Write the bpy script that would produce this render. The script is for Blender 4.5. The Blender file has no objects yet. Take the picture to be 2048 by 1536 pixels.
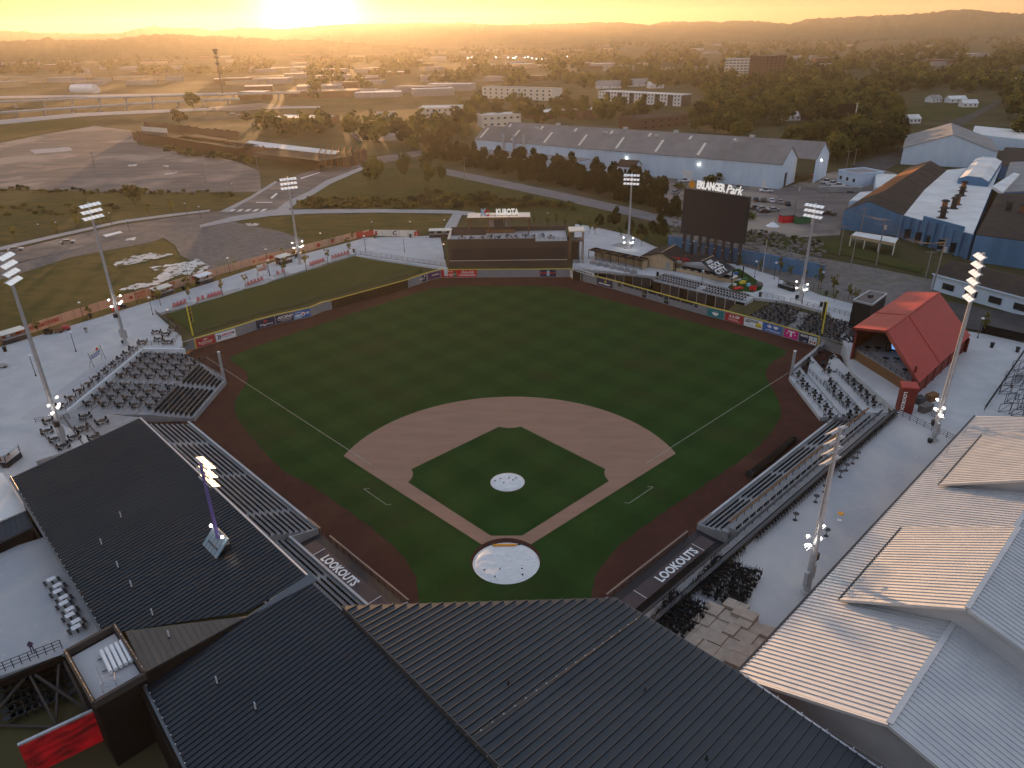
import bpy, bmesh, math, random
import numpy as np
from mathutils import Vector, Matrix, noise
from mathutils.geometry import tessellate_polygon
R = math.radians
random.seed(7); rng = np.random.default_rng(7)
S = bpy.context.scene
COL = S.collection
# ------------------------------------------------------------------ camera
CX, CY, CZ = 2.78, -79.14, 63.70
YAW, PITCH, ROLL, FOC = R(-1.128), R(25.709), R(-1.025), 1447.4
_f = Vector((math.sin(YAW)*math.cos(PITCH), math.cos(YAW)*math.cos(PITCH), -math.sin(PITCH)))
_r = Vector((math.cos(YAW), -math.sin(YAW), 0)); _u = _r.cross(_f)
_r, _u = math.cos(ROLL)*_r + math.sin(ROLL)*_u, -math.sin(ROLL)*_r + math.cos(ROLL)*_u
cam_data = bpy.data.cameras.new('camera'); cam = bpy.data.objects.new('camera', cam_data); COL.objects.link(cam)
cam.matrix_world = Matrix(((_r.x, _u.x, -_f.x, CX), (_r.y, _u.y, -_f.y, CY), (_r.z, _u.z, -_f.z, CZ), (0, 0, 0, 1)))
cam_data.sensor_fit = 'HORIZONTAL'; cam_data.sensor_width = 36.0; cam_data.lens = 36.0*FOC/2048
cam_data.clip_start = 0.5; cam_data.clip_end = 30000
S.camera = cam
def at(u, v, z=0.0):
    "surveyed point: the place on the level plane z that the photograph shows at (u, v)"
    d = _f + _r*((u-1024)/FOC) - _u*((v-768)/FOC)
    t = (z-CZ)/d.z
    return Vector((CX+d.x*t, CY+d.y*t, z))
def pts(L, z): return [at(u, v, z) for u, v in L]
# ------------------------------------------------------------------ sky, sun, exposure
SUN_EL, SUN_AZ = R(1.9), R(-14.6)          # azimuth from +Y, negative to the left
SUN_DIR = Vector((math.sin(SUN_AZ)*math.cos(SUN_EL), math.cos(SUN_AZ)*math.cos(SUN_EL), math.sin(SUN_EL)))
W = bpy.data.worlds.new('World'); S.world = W; W.use_nodes = True
nt = W.node_tree; nt.nodes.clear()
sky = nt.nodes.new('ShaderNodeTexSky'); sky.sky_type = 'NISHITA'; sky.sun_disc = False
sky.sun_elevation = SUN_EL; sky.sun_rotation = SUN_AZ; sky.air_density = 1.0; sky.dust_density = 0.25; sky.ozone_density = 1.0; sky.altitude = 200
bg = nt.nodes.new('ShaderNodeBackground'); bg.inputs['Strength'].default_value = 0.15
wo = nt.nodes.new('ShaderNodeOutputWorld')
# the sun's own glare in the sky: a small hot core with a soft aureole about the sun direction
tc = nt.nodes.new('ShaderNodeTexCoord'); vd = nt.nodes.new('ShaderNodeVectorMath'); vd.operation = 'DOT_PRODUCT'; vd.inputs[1].default_value = SUN_DIR
nrmv = nt.nodes.new('ShaderNodeVectorMath'); nrmv.operation = 'NORMALIZE'; nt.links.new(tc.outputs['Generated'], nrmv.inputs[0]); nt.links.new(nrmv.outputs[0], vd.inputs[0])
mxm = nt.nodes.new('ShaderNodeMath'); mxm.operation = 'MAXIMUM'; mxm.inputs[1].default_value = 0; nt.links.new(vd.outputs['Value'], mxm.inputs[0])
tot = None
for ex_, am_, col_ in ((900, .16, (1, .80, .45)), (60, .006, (1, .62, .25))):
    pw_ = nt.nodes.new('ShaderNodeMath'); pw_.operation = 'POWER'; pw_.inputs[1].default_value = ex_; nt.links.new(mxm.outputs[0], pw_.inputs[0])
    b_ = nt.nodes.new('ShaderNodeBackground'); b_.inputs[0].default_value = col_+(1,); ml_ = nt.nodes.new('ShaderNodeMath'); ml_.operation = 'MULTIPLY'; ml_.inputs[1].default_value = am_; nt.links.new(pw_.outputs[0], ml_.inputs[0]); nt.links.new(ml_.outputs[0], b_.inputs[1])
    if tot is None: tot = b_
    else: ad_ = nt.nodes.new('ShaderNodeAddShader'); nt.links.new(tot.outputs[0], ad_.inputs[0]); nt.links.new(b_.outputs[0], ad_.inputs[1]); tot = ad_
# thin dusk veil: the sky's brightness levels off evenly in every direction, its hue is kept
lum = nt.nodes.new('ShaderNodeRGBToBW'); nt.links.new(sky.outputs[0], lum.inputs[0])
def wm(op, a, b):
    n_ = nt.nodes.new('ShaderNodeMath'); n_.operation = op
    for i_, x_ in enumerate((a, b)):
        if isinstance(x_, (int, float)): n_.inputs[i_].default_value = x_
        else: nt.links.new(x_, n_.inputs[i_])
    return n_.outputs[0]
sunside = wm('MULTIPLY', wm('ADD', vd.outputs['Value'], 1.0), .5)          # 0 opposite the sun, 1 towards it
cap = wm('ADD', .165, wm('MULTIPLY', wm('POWER', sunside, 2.0), .01))
fcap = wm('POWER', wm('ADD', 1.0, wm('POWER', wm('DIVIDE', lum.outputs[0], cap), 2.0)), -.5)
vsc = nt.nodes.new('ShaderNodeVectorMath'); vsc.operation = 'SCALE'; hue = nt.nodes.new('ShaderNodeMix'); hue.data_type = 'RGBA'; nt.links.new(wm('SUBTRACT', .68, wm('MULTIPLY', sunside, .52)), hue.inputs[0]); nt.links.new(sky.outputs[0], hue.inputs[6])
tintv = nt.nodes.new('ShaderNodeVectorMath'); tintv.operation = 'MULTIPLY'; tintv.inputs[1].default_value = (.86, .98, 1.2); nt.links.new(lum.outputs[0], tintv.inputs[0]); nt.links.new(tintv.outputs[0], hue.inputs[7])
nt.links.new(hue.outputs[2], vsc.inputs[0]); nt.links.new(fcap, vsc.inputs['Scale'])
peach = nt.nodes.new('ShaderNodeVectorMath'); peach.operation = 'MULTIPLY'; peach.inputs[1].default_value = (1.0, .91, .95); nt.links.new(vsc.outputs[0], peach.inputs[0]); nt.links.new(peach.outputs[0], bg.inputs[0]); ad2 = nt.nodes.new('ShaderNodeAddShader'); nt.links.new(bg.outputs[0], ad2.inputs[0]); nt.links.new(tot.outputs[0], ad2.inputs[1]); nt.links.new(ad2.outputs[0], wo.inputs[0])
sl = bpy.data.lights.new('sun', 'SUN'); sl.energy = .52; sl.angle = R(0.5); sl.color = (1.0, 0.55, 0.24)
sun = bpy.data.objects.new('sun', sl); COL.objects.link(sun)
sun.rotation_euler = SUN_DIR.to_track_quat('Z', 'Y').to_euler()
sun.location = (0, 0, 300)
S.view_settings.view_transform = 'Standard'; S.view_settings.look = 'None'
S.view_settings.exposure = 4.5; S.view_settings.gamma = 1.0; S.view_settings.use_curve_mapping = False
S.cycles.use_denoising = True
S.cycles.max_bounces = 6; S.cycles.diffuse_bounces = 2; S.cycles.glossy_bounces = 2; S.cycles.transmission_bounces = 4; S.cycles.transparent_max_bounces = 8; S.cycles.volume_bounces = 0
S.cycles.sample_clamp_indirect = 6.0
# ------------------------------------------------------------------ materials
def nd(t, k, **kw):
    n = t.nodes.new(k)
    for a, b in kw.items():
        if a in n.inputs: n.inputs[a].default_value = b
        else: setattr(n, a, b)
    return n
def mat(name, c, rough=.7, metal=0., c2=None, scale=1., detail=4., bump=0., stretch=None, mixlo=.35, mixhi=.65, spec=None, emit=None, trans=0.):
    m = bpy.data.materials.new(name); m.use_nodes = True; t = m.node_tree
    b = t.nodes['Principled BSDF']
    c = tuple(c)+(1,)
    b.inputs['Base Color'].default_value = c; b.inputs['Roughness'].default_value = rough; b.inputs['Metallic'].default_value = metal
    if spec is None: spec = .04 if rough >= .75 else (.2 if rough >= .5 and metal < .2 else .5)
    if spec is not None: b.inputs['Specular IOR Level'].default_value = spec
    m.diffuse_color = c
    if emit: b.inputs['Emission Color'].default_value = tuple(emit[0])+(1,); b.inputs['Emission Strength'].default_value = emit[1]
    if c2 is not None or bump:
        g = nd(t, 'ShaderNodeNewGeometry'); src = g.outputs['Position']
        if stretch:
            mp = nd(t, 'ShaderNodeMapping'); mp.inputs['Scale'].default_value = stretch[:3]
            if len(stretch) > 3: mp.inputs['Rotation'].default_value = (0, 0, stretch[3])
            t.links.new(src, mp.inputs[0]); src = mp.outputs[0]
        n = nd(t, 'ShaderNodeTexNoise', Scale=scale, Detail=detail, Roughness=.6); t.links.new(src, n.inputs['Vector'])
        if c2 is not None:
            r = nd(t, 'ShaderNodeMapRange'); r.inputs['From Min'].default_value = mixlo; r.inputs['From Max'].default_value = mixhi
            t.links.new(n.outputs[0], r.inputs[0])
            mx = nd(t, 'ShaderNodeMix', data_type='RGBA'); mx.inputs[6].default_value = c; mx.inputs[7].default_value = tuple(c2)+(1,)
            t.links.new(r.outputs[0], mx.inputs[0]); t.links.new(mx.outputs[2], b.inputs['Base Color'])
        if bump:
            bp = nd(t, 'ShaderNodeBump', Strength=bump, Distance=.05); t.links.new(n.outputs[0], bp.inputs['Height']); t.links.new(bp.outputs[0], b.inputs['Normal'])
    if trans:
        out = t.nodes['Material Output']; tr = nd(t, 'ShaderNodeBsdfTranslucent'); tr.inputs[0].default_value = c
        mxs = nd(t, 'ShaderNodeMixShader'); mxs.inputs[0].default_value = trans
        if c2 is not None: t.links.new(mx.outputs[2], tr.inputs[0])
        t.links.new(b.outputs[0], mxs.inputs[1]); t.links.new(tr.outputs[0], mxs.inputs[2]); t.links.new(mxs.outputs[0], out.inputs[0])
    return m
def glow(name, c, s):
    m = bpy.data.materials.new(name); m.use_nodes = True; b = m.node_tree.nodes['Principled BSDF']
    b.inputs['Base Color'].default_value = (.8, .8, .8, 1); b.inputs['Emission Color'].default_value = tuple(c)+(1,); b.inputs['Emission Strength'].default_value = s
    return m
def two_noise(m, scale, col, lo, hi, detail=5):
    "a second, larger patch colour mixed over the base colour of a material"
    t = m.node_tree; b = t.nodes['Principled BSDF']; inp = b.inputs['Base Color']
    g = nd(t, 'ShaderNodeNewGeometry'); n = nd(t, 'ShaderNodeTexNoise', Scale=scale, Detail=detail, Roughness=.62); t.links.new(g.outputs['Position'], n.inputs['Vector'])
    r = nd(t, 'ShaderNodeMapRange'); r.inputs['From Min'].default_value = lo; r.inputs['From Max'].default_value = hi; t.links.new(n.outputs[0], r.inputs[0])
    mx = nd(t, 'ShaderNodeMix', data_type='RGBA'); mx.inputs[7].default_value = tuple(col)+(1,)
    if inp.is_linked: t.links.new(inp.links[0].from_socket, mx.inputs[6])
    else: mx.inputs[6].default_value = inp.default_value
    t.links.new(r.outputs[0], mx.inputs[0]); t.links.new(mx.outputs[2], inp)
    return m
M = {}
M['concrete'] = two_noise(mat('concrete', (0.525, 0.525, 0.5175), .8, c2=(0.435, 0.4425, 0.45), scale=.25, bump=.05), .06, (0.375, 0.39, 0.42), .5, .75)
M['deck_concrete'] = two_noise(mat('deck_concrete', (0.4495, 0.4422, 0.435), .55, c2=(0.348, 0.3625, 0.3915), scale=.18, stretch=(1, .5, 1, .785)), .9, (0.4785, 0.4567, 0.4205), .58, .75)
M['stand_concrete'] = mat('stand_concrete', (0.3125, 0.3125, 0.3125), .95, c2=(0.25, 0.25, 0.2562), scale=.8, spec=.15)
M['wall_pale'] = mat('wall_pale', (0.676, 0.702, 0.715), .8, c2=(0.598, 0.624, 0.65), scale=.4)
M['asphalt'] = two_noise(mat('asphalt', (.085, .08, .078), .85, c2=(.06, .058, .058), scale=.3), .03, (.12, .11, .10), .5, .7)
M['pale_asphalt'] = two_noise(mat('pale_asphalt', (0.196, 0.168, 0.1512), .85, c2=(0.126, 0.1148, 0.112), scale=.05, stretch=(1, 3, 1)), .018, (0.322, 0.266, 0.217), .5, .6)
M['gravel'] = two_noise(mat('gravel', (0.2, 0.1812, 0.1625), .95, c2=(0.1375, 0.125, 0.1187), scale=.6), .07, (0.125, 0.1313, 0.075), .55, .72)
M['sidewalk'] = mat('sidewalk', (0.405, 0.3915, 0.3847), .85, c2=(0.3375, 0.3307, 0.324), scale=.3)
M['marking'] = mat('marking', (0.825, 0.825, 0.792), .7, c2=(0.66, 0.66, 0.638), scale=3)
M['dirt_track'] = two_noise(mat('dirt_track', (.075, .032, .024), .95, c2=(.06, .027, .021), scale=.5, bump=.1), .06, (.10, .048, .033), .5, .75)
M['infield_dirt'] = two_noise(mat('infield_dirt', (0.3438, 0.2063, 0.1438), .95, c2=(0.2937, 0.175, 0.1212), scale=.35, bump=.05, stretch=(.4, 1.4, 1, .3)), 2.2, (0.2125, 0.1187, 0.08125), .66, .78)
M['tarp'] = mat('tarp', (0.775, 0.775, 0.75), .45, c2=(0.625, 0.625, 0.625), scale=1.2, stretch=(1, 3, 1))
M['black_metal'] = mat('black_metal', (.022, .022, .024), .45, .3)
M['dark_metal'] = mat('dark_metal', (.05, .05, .055), .5, .4)
M['seat_black'] = mat('seat_black', (.014, .015, .016), .85, spec=.12)
M['galv'] = mat('galv', (0.504, 0.516, 0.54), .45, .5, c2=(0.408, 0.42, 0.444), scale=2)
M['lamp_white'] = mat('lamp_white', (.72, .73, .75), .25, .2)
M['lit_white'] = glow('lit_white', (1, .93, .82), .9)
M['panel_sky_glow'] = glow('panel_sky_glow', (.95, .97, 1.0), .012)  # faint glow put in for bright sky mirrored by the floodlight panels
M['grass_wild'] = two_noise(two_noise(mat('grass_wild', (0.0575, 0.0598, 0.01955), .95, c2=(0.1092, 0.08625, 0.0276), scale=.12, detail=8, stretch=(1, 2.2, 1)), .9, (0.0345, 0.03795, 0.0138), .55, .8), .025, (0.1265, 0.09775, 0.0575), .55, .7)
M['grass_green'] = two_noise(mat('grass_green', (.042, .052, .016), .95, c2=(.062, .066, .02), scale=.2, detail=6), .03, (.085, .072, .024), .5, .72)
M['berm_grass'] = two_noise(mat('berm_grass', (.048, .064, .018), .95, c2=(.042, .055, .017), scale=.35, detail=6), .05, (.07, .07, .024), .52, .72)
M['yellow'] = mat('yellow', (.72, .58, .06), .5)
M['pad_grey'] = mat('pad_grey', (0.26, 0.2665, 0.286), .6, c2=(0.221, 0.2275, 0.2405), scale=1.5)
M['dark_brown'] = mat('dark_brown', (.024, .018, .015), .8, c2=(.018, .014, .012), scale=.6)
M['eye_frame'] = mat('eye_frame', (.062, .052, .046), .7)
M['roof_dark'] = two_noise(mat('roof_dark', (.030, .038, .047), .38, .55, c2=(.025, .032, .041), scale=.35), .12, (.040, .047, .053), .5, .8)
M['roof_dark2'] = two_noise(mat('roof_dark2', (.043, .051, .06), .42, .5, c2=(.036, .044, .052), scale=.3), .1, (.056, .062, .067), .5, .8)
M['roof_seam'] = mat('roof_seam', (.10, .115, .13), .4, .6)
M['roof_bronze'] = mat('roof_bronze', (.085, .078, .07), .5, .4, c2=(.07, .066, .06), scale=.5)
M['roof_light'] = mat('roof_light', (0.559, 0.559, 0.559), .45, .25, c2=(0.481, 0.494, 0.507), scale=.4)
M['roof_white'] = mat('roof_white', (0.744, 0.744, 0.72), .7, c2=(0.6, 0.588, 0.564), scale=.12)
M['roof_grey'] = mat('roof_grey', (0.312, 0.3, 0.294), .8, c2=(0.24, 0.234, 0.228), scale=.15)
M['roof_brown'] = two_noise(mat('roof_brown', (.07, .055, .045), .85, c2=(.05, .042, .036), scale=.4), .15, (.12, .08, .05), .6, .8)
M['rust'] = mat('rust', (.30, .12, .05), .85, c2=(.22, .10, .05), scale=.7)
M['red_roof'] = mat('red_roof', (0.396, 0.0462, 0.0352), .5, .1, c2=(0.341, 0.0418, 0.033), scale=.5)
M['red_paint'] = mat('red_paint', (.20, .036, .026), .6, c2=(.16, .03, .022), scale=.8)
M['red'] = mat('red', (.45, .035, .04), .45)
M['red_bright'] = mat('red_bright', (.62, .03, .035), .5)
M['blue'] = mat('blue', (.05, .14, .42), .5)
M['light_blue'] = mat('light_blue', (.28, .50, .68), .5)
M['navy'] = mat('navy', (.028, .035, .075), .5)
M['teal'] = mat('teal', (.02, .20, .22), .5)
M['magenta'] = mat('magenta', (.60, .02, .20), .5)
M['purple'] = mat('purple', (.10, .04, .12), .5)
M['white'] = mat('white', (.80, .80, .79), .5)
M['ink'] = mat('ink', (.03, .03, .035), .5)
M['green_paint'] = mat('green_paint', (.03, .14, .07), .5)
M['orange'] = mat('orange', (.72, .30, .03), .5)
M['peach'] = mat('peach', (.60, .43, .33), .7, c2=(.54, .37, .27), scale=.4, trans=.3)
M['peach_ink'] = mat('peach_ink', (.50, .10, .06), .7, trans=.3)
M['tan_box'] = mat('tan_box', (0.429, 0.351, 0.286), .8, c2=(0.351, 0.286, 0.234), scale=1.2)
M['wood'] = mat('wood', (.22, .12, .06), .75, c2=(.16, .085, .045), scale=3)
M['tan_wall'] = mat('tan_wall', (0.5, 0.375, 0.2375), .8, c2=(0.4125, 0.3125, 0.2), scale=.8, stretch=(3, 3, .6))
M['shingle'] = mat('shingle', (.05, .043, .04), .9, c2=(.035, .031, .03), scale=4)
M['blue_wall'] = mat('blue_wall', (0.115, 0.23, 0.3795), .75, c2=(0.08625, 0.1782, 0.299), scale=.25, stretch=(1, 1, .3))
M['pale_blue_wall'] = mat('pale_blue_wall', (0.624, 0.732, 0.84), .75, c2=(0.54, 0.648, 0.756), scale=.3, stretch=(1, 1, .3))
M['cream'] = mat('cream', (0.782, 0.713, 0.598), .8, c2=(0.69, 0.6325, 0.5405), scale=.3)
M['brick_wall'] = mat('brick_wall', (.15, .085, .062), .85, c2=(.12, .07, .052), scale=1)
M['grey_wall'] = mat('grey_wall', (.32, .32, .32), .8, c2=(.26, .26, .27), scale=.3)
M['white_wall'] = mat('white_wall', (0.792, 0.792, 0.78), .75, c2=(0.696, 0.696, 0.696), scale=.3)
M['glass'] = mat('glass', (.02, .025, .03), .12, 0)
M['bark'] = mat('bark', (.075, .055, .04), .9, c2=(.05, .038, .03), scale=6)
def leafm(n, c, c2, tr=.28): return mat(n, c, .75, c2=c2, scale=.35, detail=2, trans=tr)
M['leaf'] = leafm('leaf', (0.0528, 0.0682, 0.0198), (0.077, 0.0858, 0.0242))
M['leaf_light'] = leafm('leaf_light', (0.09775, 0.1092, 0.0276), (0.1265, 0.1265, 0.0322))
M['leaf_dark'] = leafm('leaf_dark', (.022, .032, .011), (.034, .043, .015), .1)
M['leaf_yellow'] = leafm('leaf_yellow', (.17, .15, .03), (.12, .12, .03), .45)
M['sand'] = two_noise(mat('sand', (0.715, 0.689, 0.65), .95, c2=(0.546, 0.507, 0.455), scale=.25, detail=8), .32, (0.091, 0.0754, 0.0325), .52, .56, 9)
M['sign_lit'] = glow('sign_lit', (1, .97, .9), .018)
M['led_red'] = None
# mown outfield: two sets of crossing mower lanes
def mown(name, a, b, k):
    m = mat(name, a, .95); t = m.node_tree; bs = t.nodes['Principled BSDF']
    g = nd(t, 'ShaderNodeNewGeometry'); col = None
    facs = []
    for ang in (R(45), R(-45)):
        mp = nd(t, 'ShaderNodeMapping'); mp.inputs['Rotation'].default_value = (0, 0, ang); t.links.new(g.outputs['Position'], mp.inputs[0])
        w = nd(t, 'ShaderNodeTexWave', Scale=k, Distortion=.35, Detail=1.0); w.inputs['Detail Scale'].default_value = .6; t.links.new(mp.outputs[0], w.inputs[0])
        r = nd(t, 'ShaderNodeMapRange'); r.inputs['From Min'].default_value = .3; r.inputs['From Max'].default_value = .7; t.links.new(w.outputs['Fac'], r.inputs[0]); facs.append(r.outputs[0])
    ad = nd(t, 'ShaderNodeMath', operation='ADD'); t.links.new(facs[0], ad.inputs[0]); t.links.new(facs[1], ad.inputs[1])
    ml = nd(t, 'ShaderNodeMath', operation='MULTIPLY'); ml.inputs[1].default_value = .5; t.links.new(ad.outputs[0], ml.inputs[0])
    mx = nd(t, 'ShaderNodeMix', data_type='RGBA'); mx.inputs[6].default_value = tuple(a)+(1,); mx.inputs[7].default_value = tuple(b)+(1,)
    t.links.new(ml.outputs[0], mx.inputs[0]); t.links.new(mx.outputs[2], bs.inputs['Base Color'])
    n = nd(t, 'ShaderNodeTexNoise', Scale=6., Detail=3.); t.links.new(g.outputs['Position'], n.inputs['Vector'])
    bp = nd(t, 'ShaderNodeBump', Strength=.3, Distance=.05); t.links.new(n.outputs[0], bp.inputs['Height']); t.links.new(bp.outputs[0], bs.inputs['Normal'])
    two_noise(m, .05, (.042, .046, .017), .52, .8); two_noise(m, .9, (.026, .042, .013), .5, .8)
    return m
M['field_grass'] = mown('field_grass', (.017, .048, .010), (.026, .064, .015), .036)
# ------------------------------------------------------------------ mesh builder
class MB:
    def __init__(s): s.v = []; s.f = []; s.mi = []; s.m = 0
    def add(s, vs, fs):
        o = len(s.v); s.v += [tuple(p) for p in vs]; s.f += [tuple(i+o for i in f) for f in fs]; s.mi += [s.m]*len(fs); return s
    def box(s, c, d, rz=0., M_=None):
        x, y, z = d[0]/2, d[1]/2, d[2]/2; ca, sa = math.cos(rz), math.sin(rz)
        vs = [Vector((c[0]+a*x*ca-b*y*sa, c[1]+a*x*sa+b*y*ca, c[2]+e*z)) for a in (-1, 1) for b in (-1, 1) for e in (-1, 1)]
        return s.add(vs, [(0, 1, 3, 2), (4, 6, 7, 5), (0, 4, 5, 1), (2, 3, 7, 6), (0, 2, 6, 4), (1, 5, 7, 3)])
    def bar(s, p, q, w, h=None):
        p = Vector(p); q = Vector(q); h = h or w; d = (q-p)
        if d.length < 1e-6: return s
        d.normalize(); up = Vector((0, 0, 1)) if abs(d.z) < .95 else Vector((0, 1, 0))
        a = d.cross(up).normalized()*(w/2); b = a.cross(d).normalized()*(h/2)
        vs = [e+i*a+j*b for e in (p, q) for i, j in ((-1, -1), (1, -1), (1, 1), (-1, 1))]
        return s.add(vs, [(0, 1, 2, 3), (7, 6, 5, 4), (0, 4, 5, 1), (1, 5, 6, 2), (2, 6, 7, 3), (3, 7, 4, 0)])
    def tube(s, p, q, r0, r1=None, n=8, cap=True):
        p = Vector(p); q = Vector(q); r1 = r0 if r1 is None else r1; d = (q-p).normalized()
        up = Vector((0, 0, 1)) if abs(d.z) < .95 else Vector((1, 0, 0)); a = d.cross(up).normalized(); b = a.cross(d)
        vs = []
        for e, r in ((p, r0), (q, r1)):
            for i in range(n): t = 2*math.pi*i/n; vs.append(e+a*(r*math.cos(t))+b*(r*math.sin(t)))
        fs = [(i, (i+1) % n, n+(i+1) % n, n+i) for i in range(n)]
        if cap: fs += [tuple(range(n))[::-1], tuple(range(n, 2*n))]
        return s.add(vs, fs)
    def path(s, P, w, n=5):
        for a, b in zip(P[:-1], P[1:]): s.tube(a, b, w, w, n, False)
        return s
    def poly(s, P): return s.add(P, [tuple(range(len(P)))])
    def sheet(s, P, z=None):
        P = [Vector((p[0], p[1], p[2] if z is None else z)) for p in P]
        tr = tessellate_polygon([P]); fs = []
        for t in tr:
            a, b, c = (P[i] for i in t)
            fs.append(t if (b-a).cross(c-a).z > 0 else (t[0], t[2], t[1]))
        return s.add(P, fs)
    def prism(s, P, z0, z1):
        P = [Vector((p[0], p[1], 0)) for p in P]; n = len(P)
        ar = sum(P[i].x*P[(i+1) % n].y-P[(i+1) % n].x*P[i].y for i in range(n))
        if ar < 0: P = P[::-1]
        s.sheet(P, z1)
        vs = [(p.x, p.y, z0) for p in P]+[(p.x, p.y, z1) for p in P]
        return s.add(vs, [(i, (i+1) % n, n+(i+1) % n, n+i) for i in range(n)])
    def slab(s, Q, th):
        "thick plate under a planar 3D polygon"
        Q = [Vector(q) for q in Q]; n = len(Q); nn = (Q[1]-Q[0]).cross(Q[2]-Q[0]).normalized()
        if nn.z < 0: Q = Q[::-1]; nn = -nn
        L = [q-nn*th for q in Q]
        s.add(Q+L, [tuple(range(n)), tuple(range(2*n-1, n-1, -1))]+[(i, n+i, n+(i+1) % n, (i+1) % n) for i in range(n)])
        return s
def mesh_from(name, mb, mats, off=(0, 0, 0), smooth=False):
    me = bpy.data.meshes.new(name); o = Vector(off)
    me.from_pydata([(v[0]-o.x, v[1]-o.y, v[2]-o.z) for v in mb.v], [], mb.f)
    if not isinstance(mats, (list, tuple)): mats = [mats]
    for m in mats: me.materials.append(M[m] if isinstance(m, str) else m)
    if len(mats) > 1: me.polygons.foreach_set('material_index', mb.mi)
    if smooth: me.polygons.foreach_set('use_smooth', [True]*len(me.polygons))
    me.update(); return me
def tag(o, label=None, cat=None, group=None, kind=None):
    for k, v in (('label', label), ('category', cat), ('group', group), ('kind', kind)):
        if v: o[k] = v
    return o
def obj(name, mb, mats, parent=None, label=None, cat=None, group=None, kind=None, base=None, smooth=False):
    if parent is not None:
        off = Vector(parent.location); pp = parent.parent
        while pp is not None: off += pp.location; pp = pp.parent
    elif base is not None: off = Vector(base)
    else:
        a = np.array(mb.v); off = Vector(((a[:, 0].min()+a[:, 0].max())/2, (a[:, 1].min()+a[:, 1].max())/2, a[:, 2].min()))
    me = mesh_from(name, mb, mats, off, smooth)
    o = bpy.data.objects.new(name, me); COL.objects.link(o)
    if parent is not None: o.parent = parent
    else: o.location = off
    return tag(o, label, cat, group, kind)
def thing(name, label, cat, loc=(0, 0, 0), group=None, rz=0.):
    o = bpy.data.objects.new(name, None); COL.objects.link(o); o.location = loc; o.rotation_euler = (0, 0, rz); o.empty_display_size = .2
    return tag(o, label, cat, group)
KIDS = {}
def kids(o):
    return [c for c in o.children]
def dup(root, loc, rz=0., label=None, group=None, sc=None):
    r = root.copy(); COL.objects.link(r); r.location = loc; r.rotation_euler = (0, 0, rz)
    if sc is not None: r.scale = (sc, sc, sc) if not isinstance(sc, (tuple, list)) else sc
    if label: r['label'] = label
    if group: r['group'] = group
    if root.name not in KIDS: KIDS[root.name] = [(c, list(c.children)) for c in root.children]
    for c, gs in KIDS[root.name]:
        d = c.copy(); COL.objects.link(d); d.parent = r
        for g in gs: e = g.copy(); COL.objects.link(e); e.parent = d
    return r
def lerp(a, b, t): return a+(b-a)*t
def ring(c, r, n, a0=0., a1=2*math.pi, close=True):
    k = n if close else n-1
    return [Vector((c[0]+r*math.cos(a0+(a1-a0)*i/k), c[1]+r*math.sin(a0+(a1-a0)*i/k), 0)) for i in range(n)]
# ------------------------------------------------------------------ lettering (all strings turned into meshes once, before the scene fills up)
STR = ['ERLANGER', 'Park', 'KUBOTA', 'LOOKOUTS', 'Coca-Cola', 'ASCEND', 'Pilgrims', 'ARROW', 'Budweiser', 'Cempa', 'LUB', 'T', 'of Tennessee', 'SEE', 'ROCK', 'CITY', 'ROCK CITY', 'BARN',
       'CHATTANOOGA TENNESSEE', 'FOUNDRY', 'DISTRICT', 'C', 'LOOKOUT', 'FLAVOR', 'Drink in', 'the Lookouts', 'K', 'FIRST HORIZON', 'BUD LIGHT', 'EXPERIENCE', 'TENNESSEE', 'SRI', '4D', 'Transport', 'Taste the', 'DAY']
_fo = {}
for s_ in STR:
    cu = bpy.data.curves.new('t', 'FONT'); cu.body = s_; cu.resolution_u = 2; cu.extrude = 0; cu.offset = .03 if s_.isupper() else .015
    o_ = bpy.data.objects.new('t', cu); COL.objects.link(o_); _fo[s_] = o_
bpy.context.view_layer.update(); _dg = bpy.context.evaluated_depsgraph_get()
TXT = {}
for s_, o_ in _fo.items():
    me_ = bpy.data.meshes.new_from_object(o_.evaluated_get(_dg))
    v_ = np.array([tuple(v.co[:2]) for v in me_.vertices]); lo_ = v_.min(0); hi_ = v_.max(0)
    TXT[s_] = (((v_-lo_)/(hi_-lo_)).tolist(), [tuple(p.vertices) for p in me_.polygons]); bpy.data.meshes.remove(me_)
for o_ in list(_fo.values()): cu = o_.data; bpy.data.objects.remove(o_); bpy.data.curves.remove(cu)
def letters(s, org, xv, yv, m, parent, depth=0., name='lettering', shear=0.):
    "the string fills the parallelogram org, xv (width), yv (height); depth makes it stand proud along the normal"
    org = Vector(org); xv = Vector(xv); yv = Vector(yv); n = xv.cross(yv).normalized(); vs, fs = TXT[s]; mb = MB()
    P = [org+xv*(x+shear*y)+yv*y for x, y in vs]
    if depth > 0:
        mb.add([p+n*depth for p in P], fs)
        ed = {}
        for f in fs:
            for i in range(len(f)):
                a, b = f[i], f[(i+1) % len(f)]
                if (b, a) in ed: ed.pop((b, a))
                else: ed[(a, b)] = 1
        o = len(mb.v); mb.add(P, [])
        for a, b in ed: mb.f.append((b, a, o+a, o+b)); mb.mi.append(0)
        mb.f = [f if True else f for f in mb.f]
    else: mb.add(P, fs)
    return obj(name, mb, m, parent)
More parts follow.
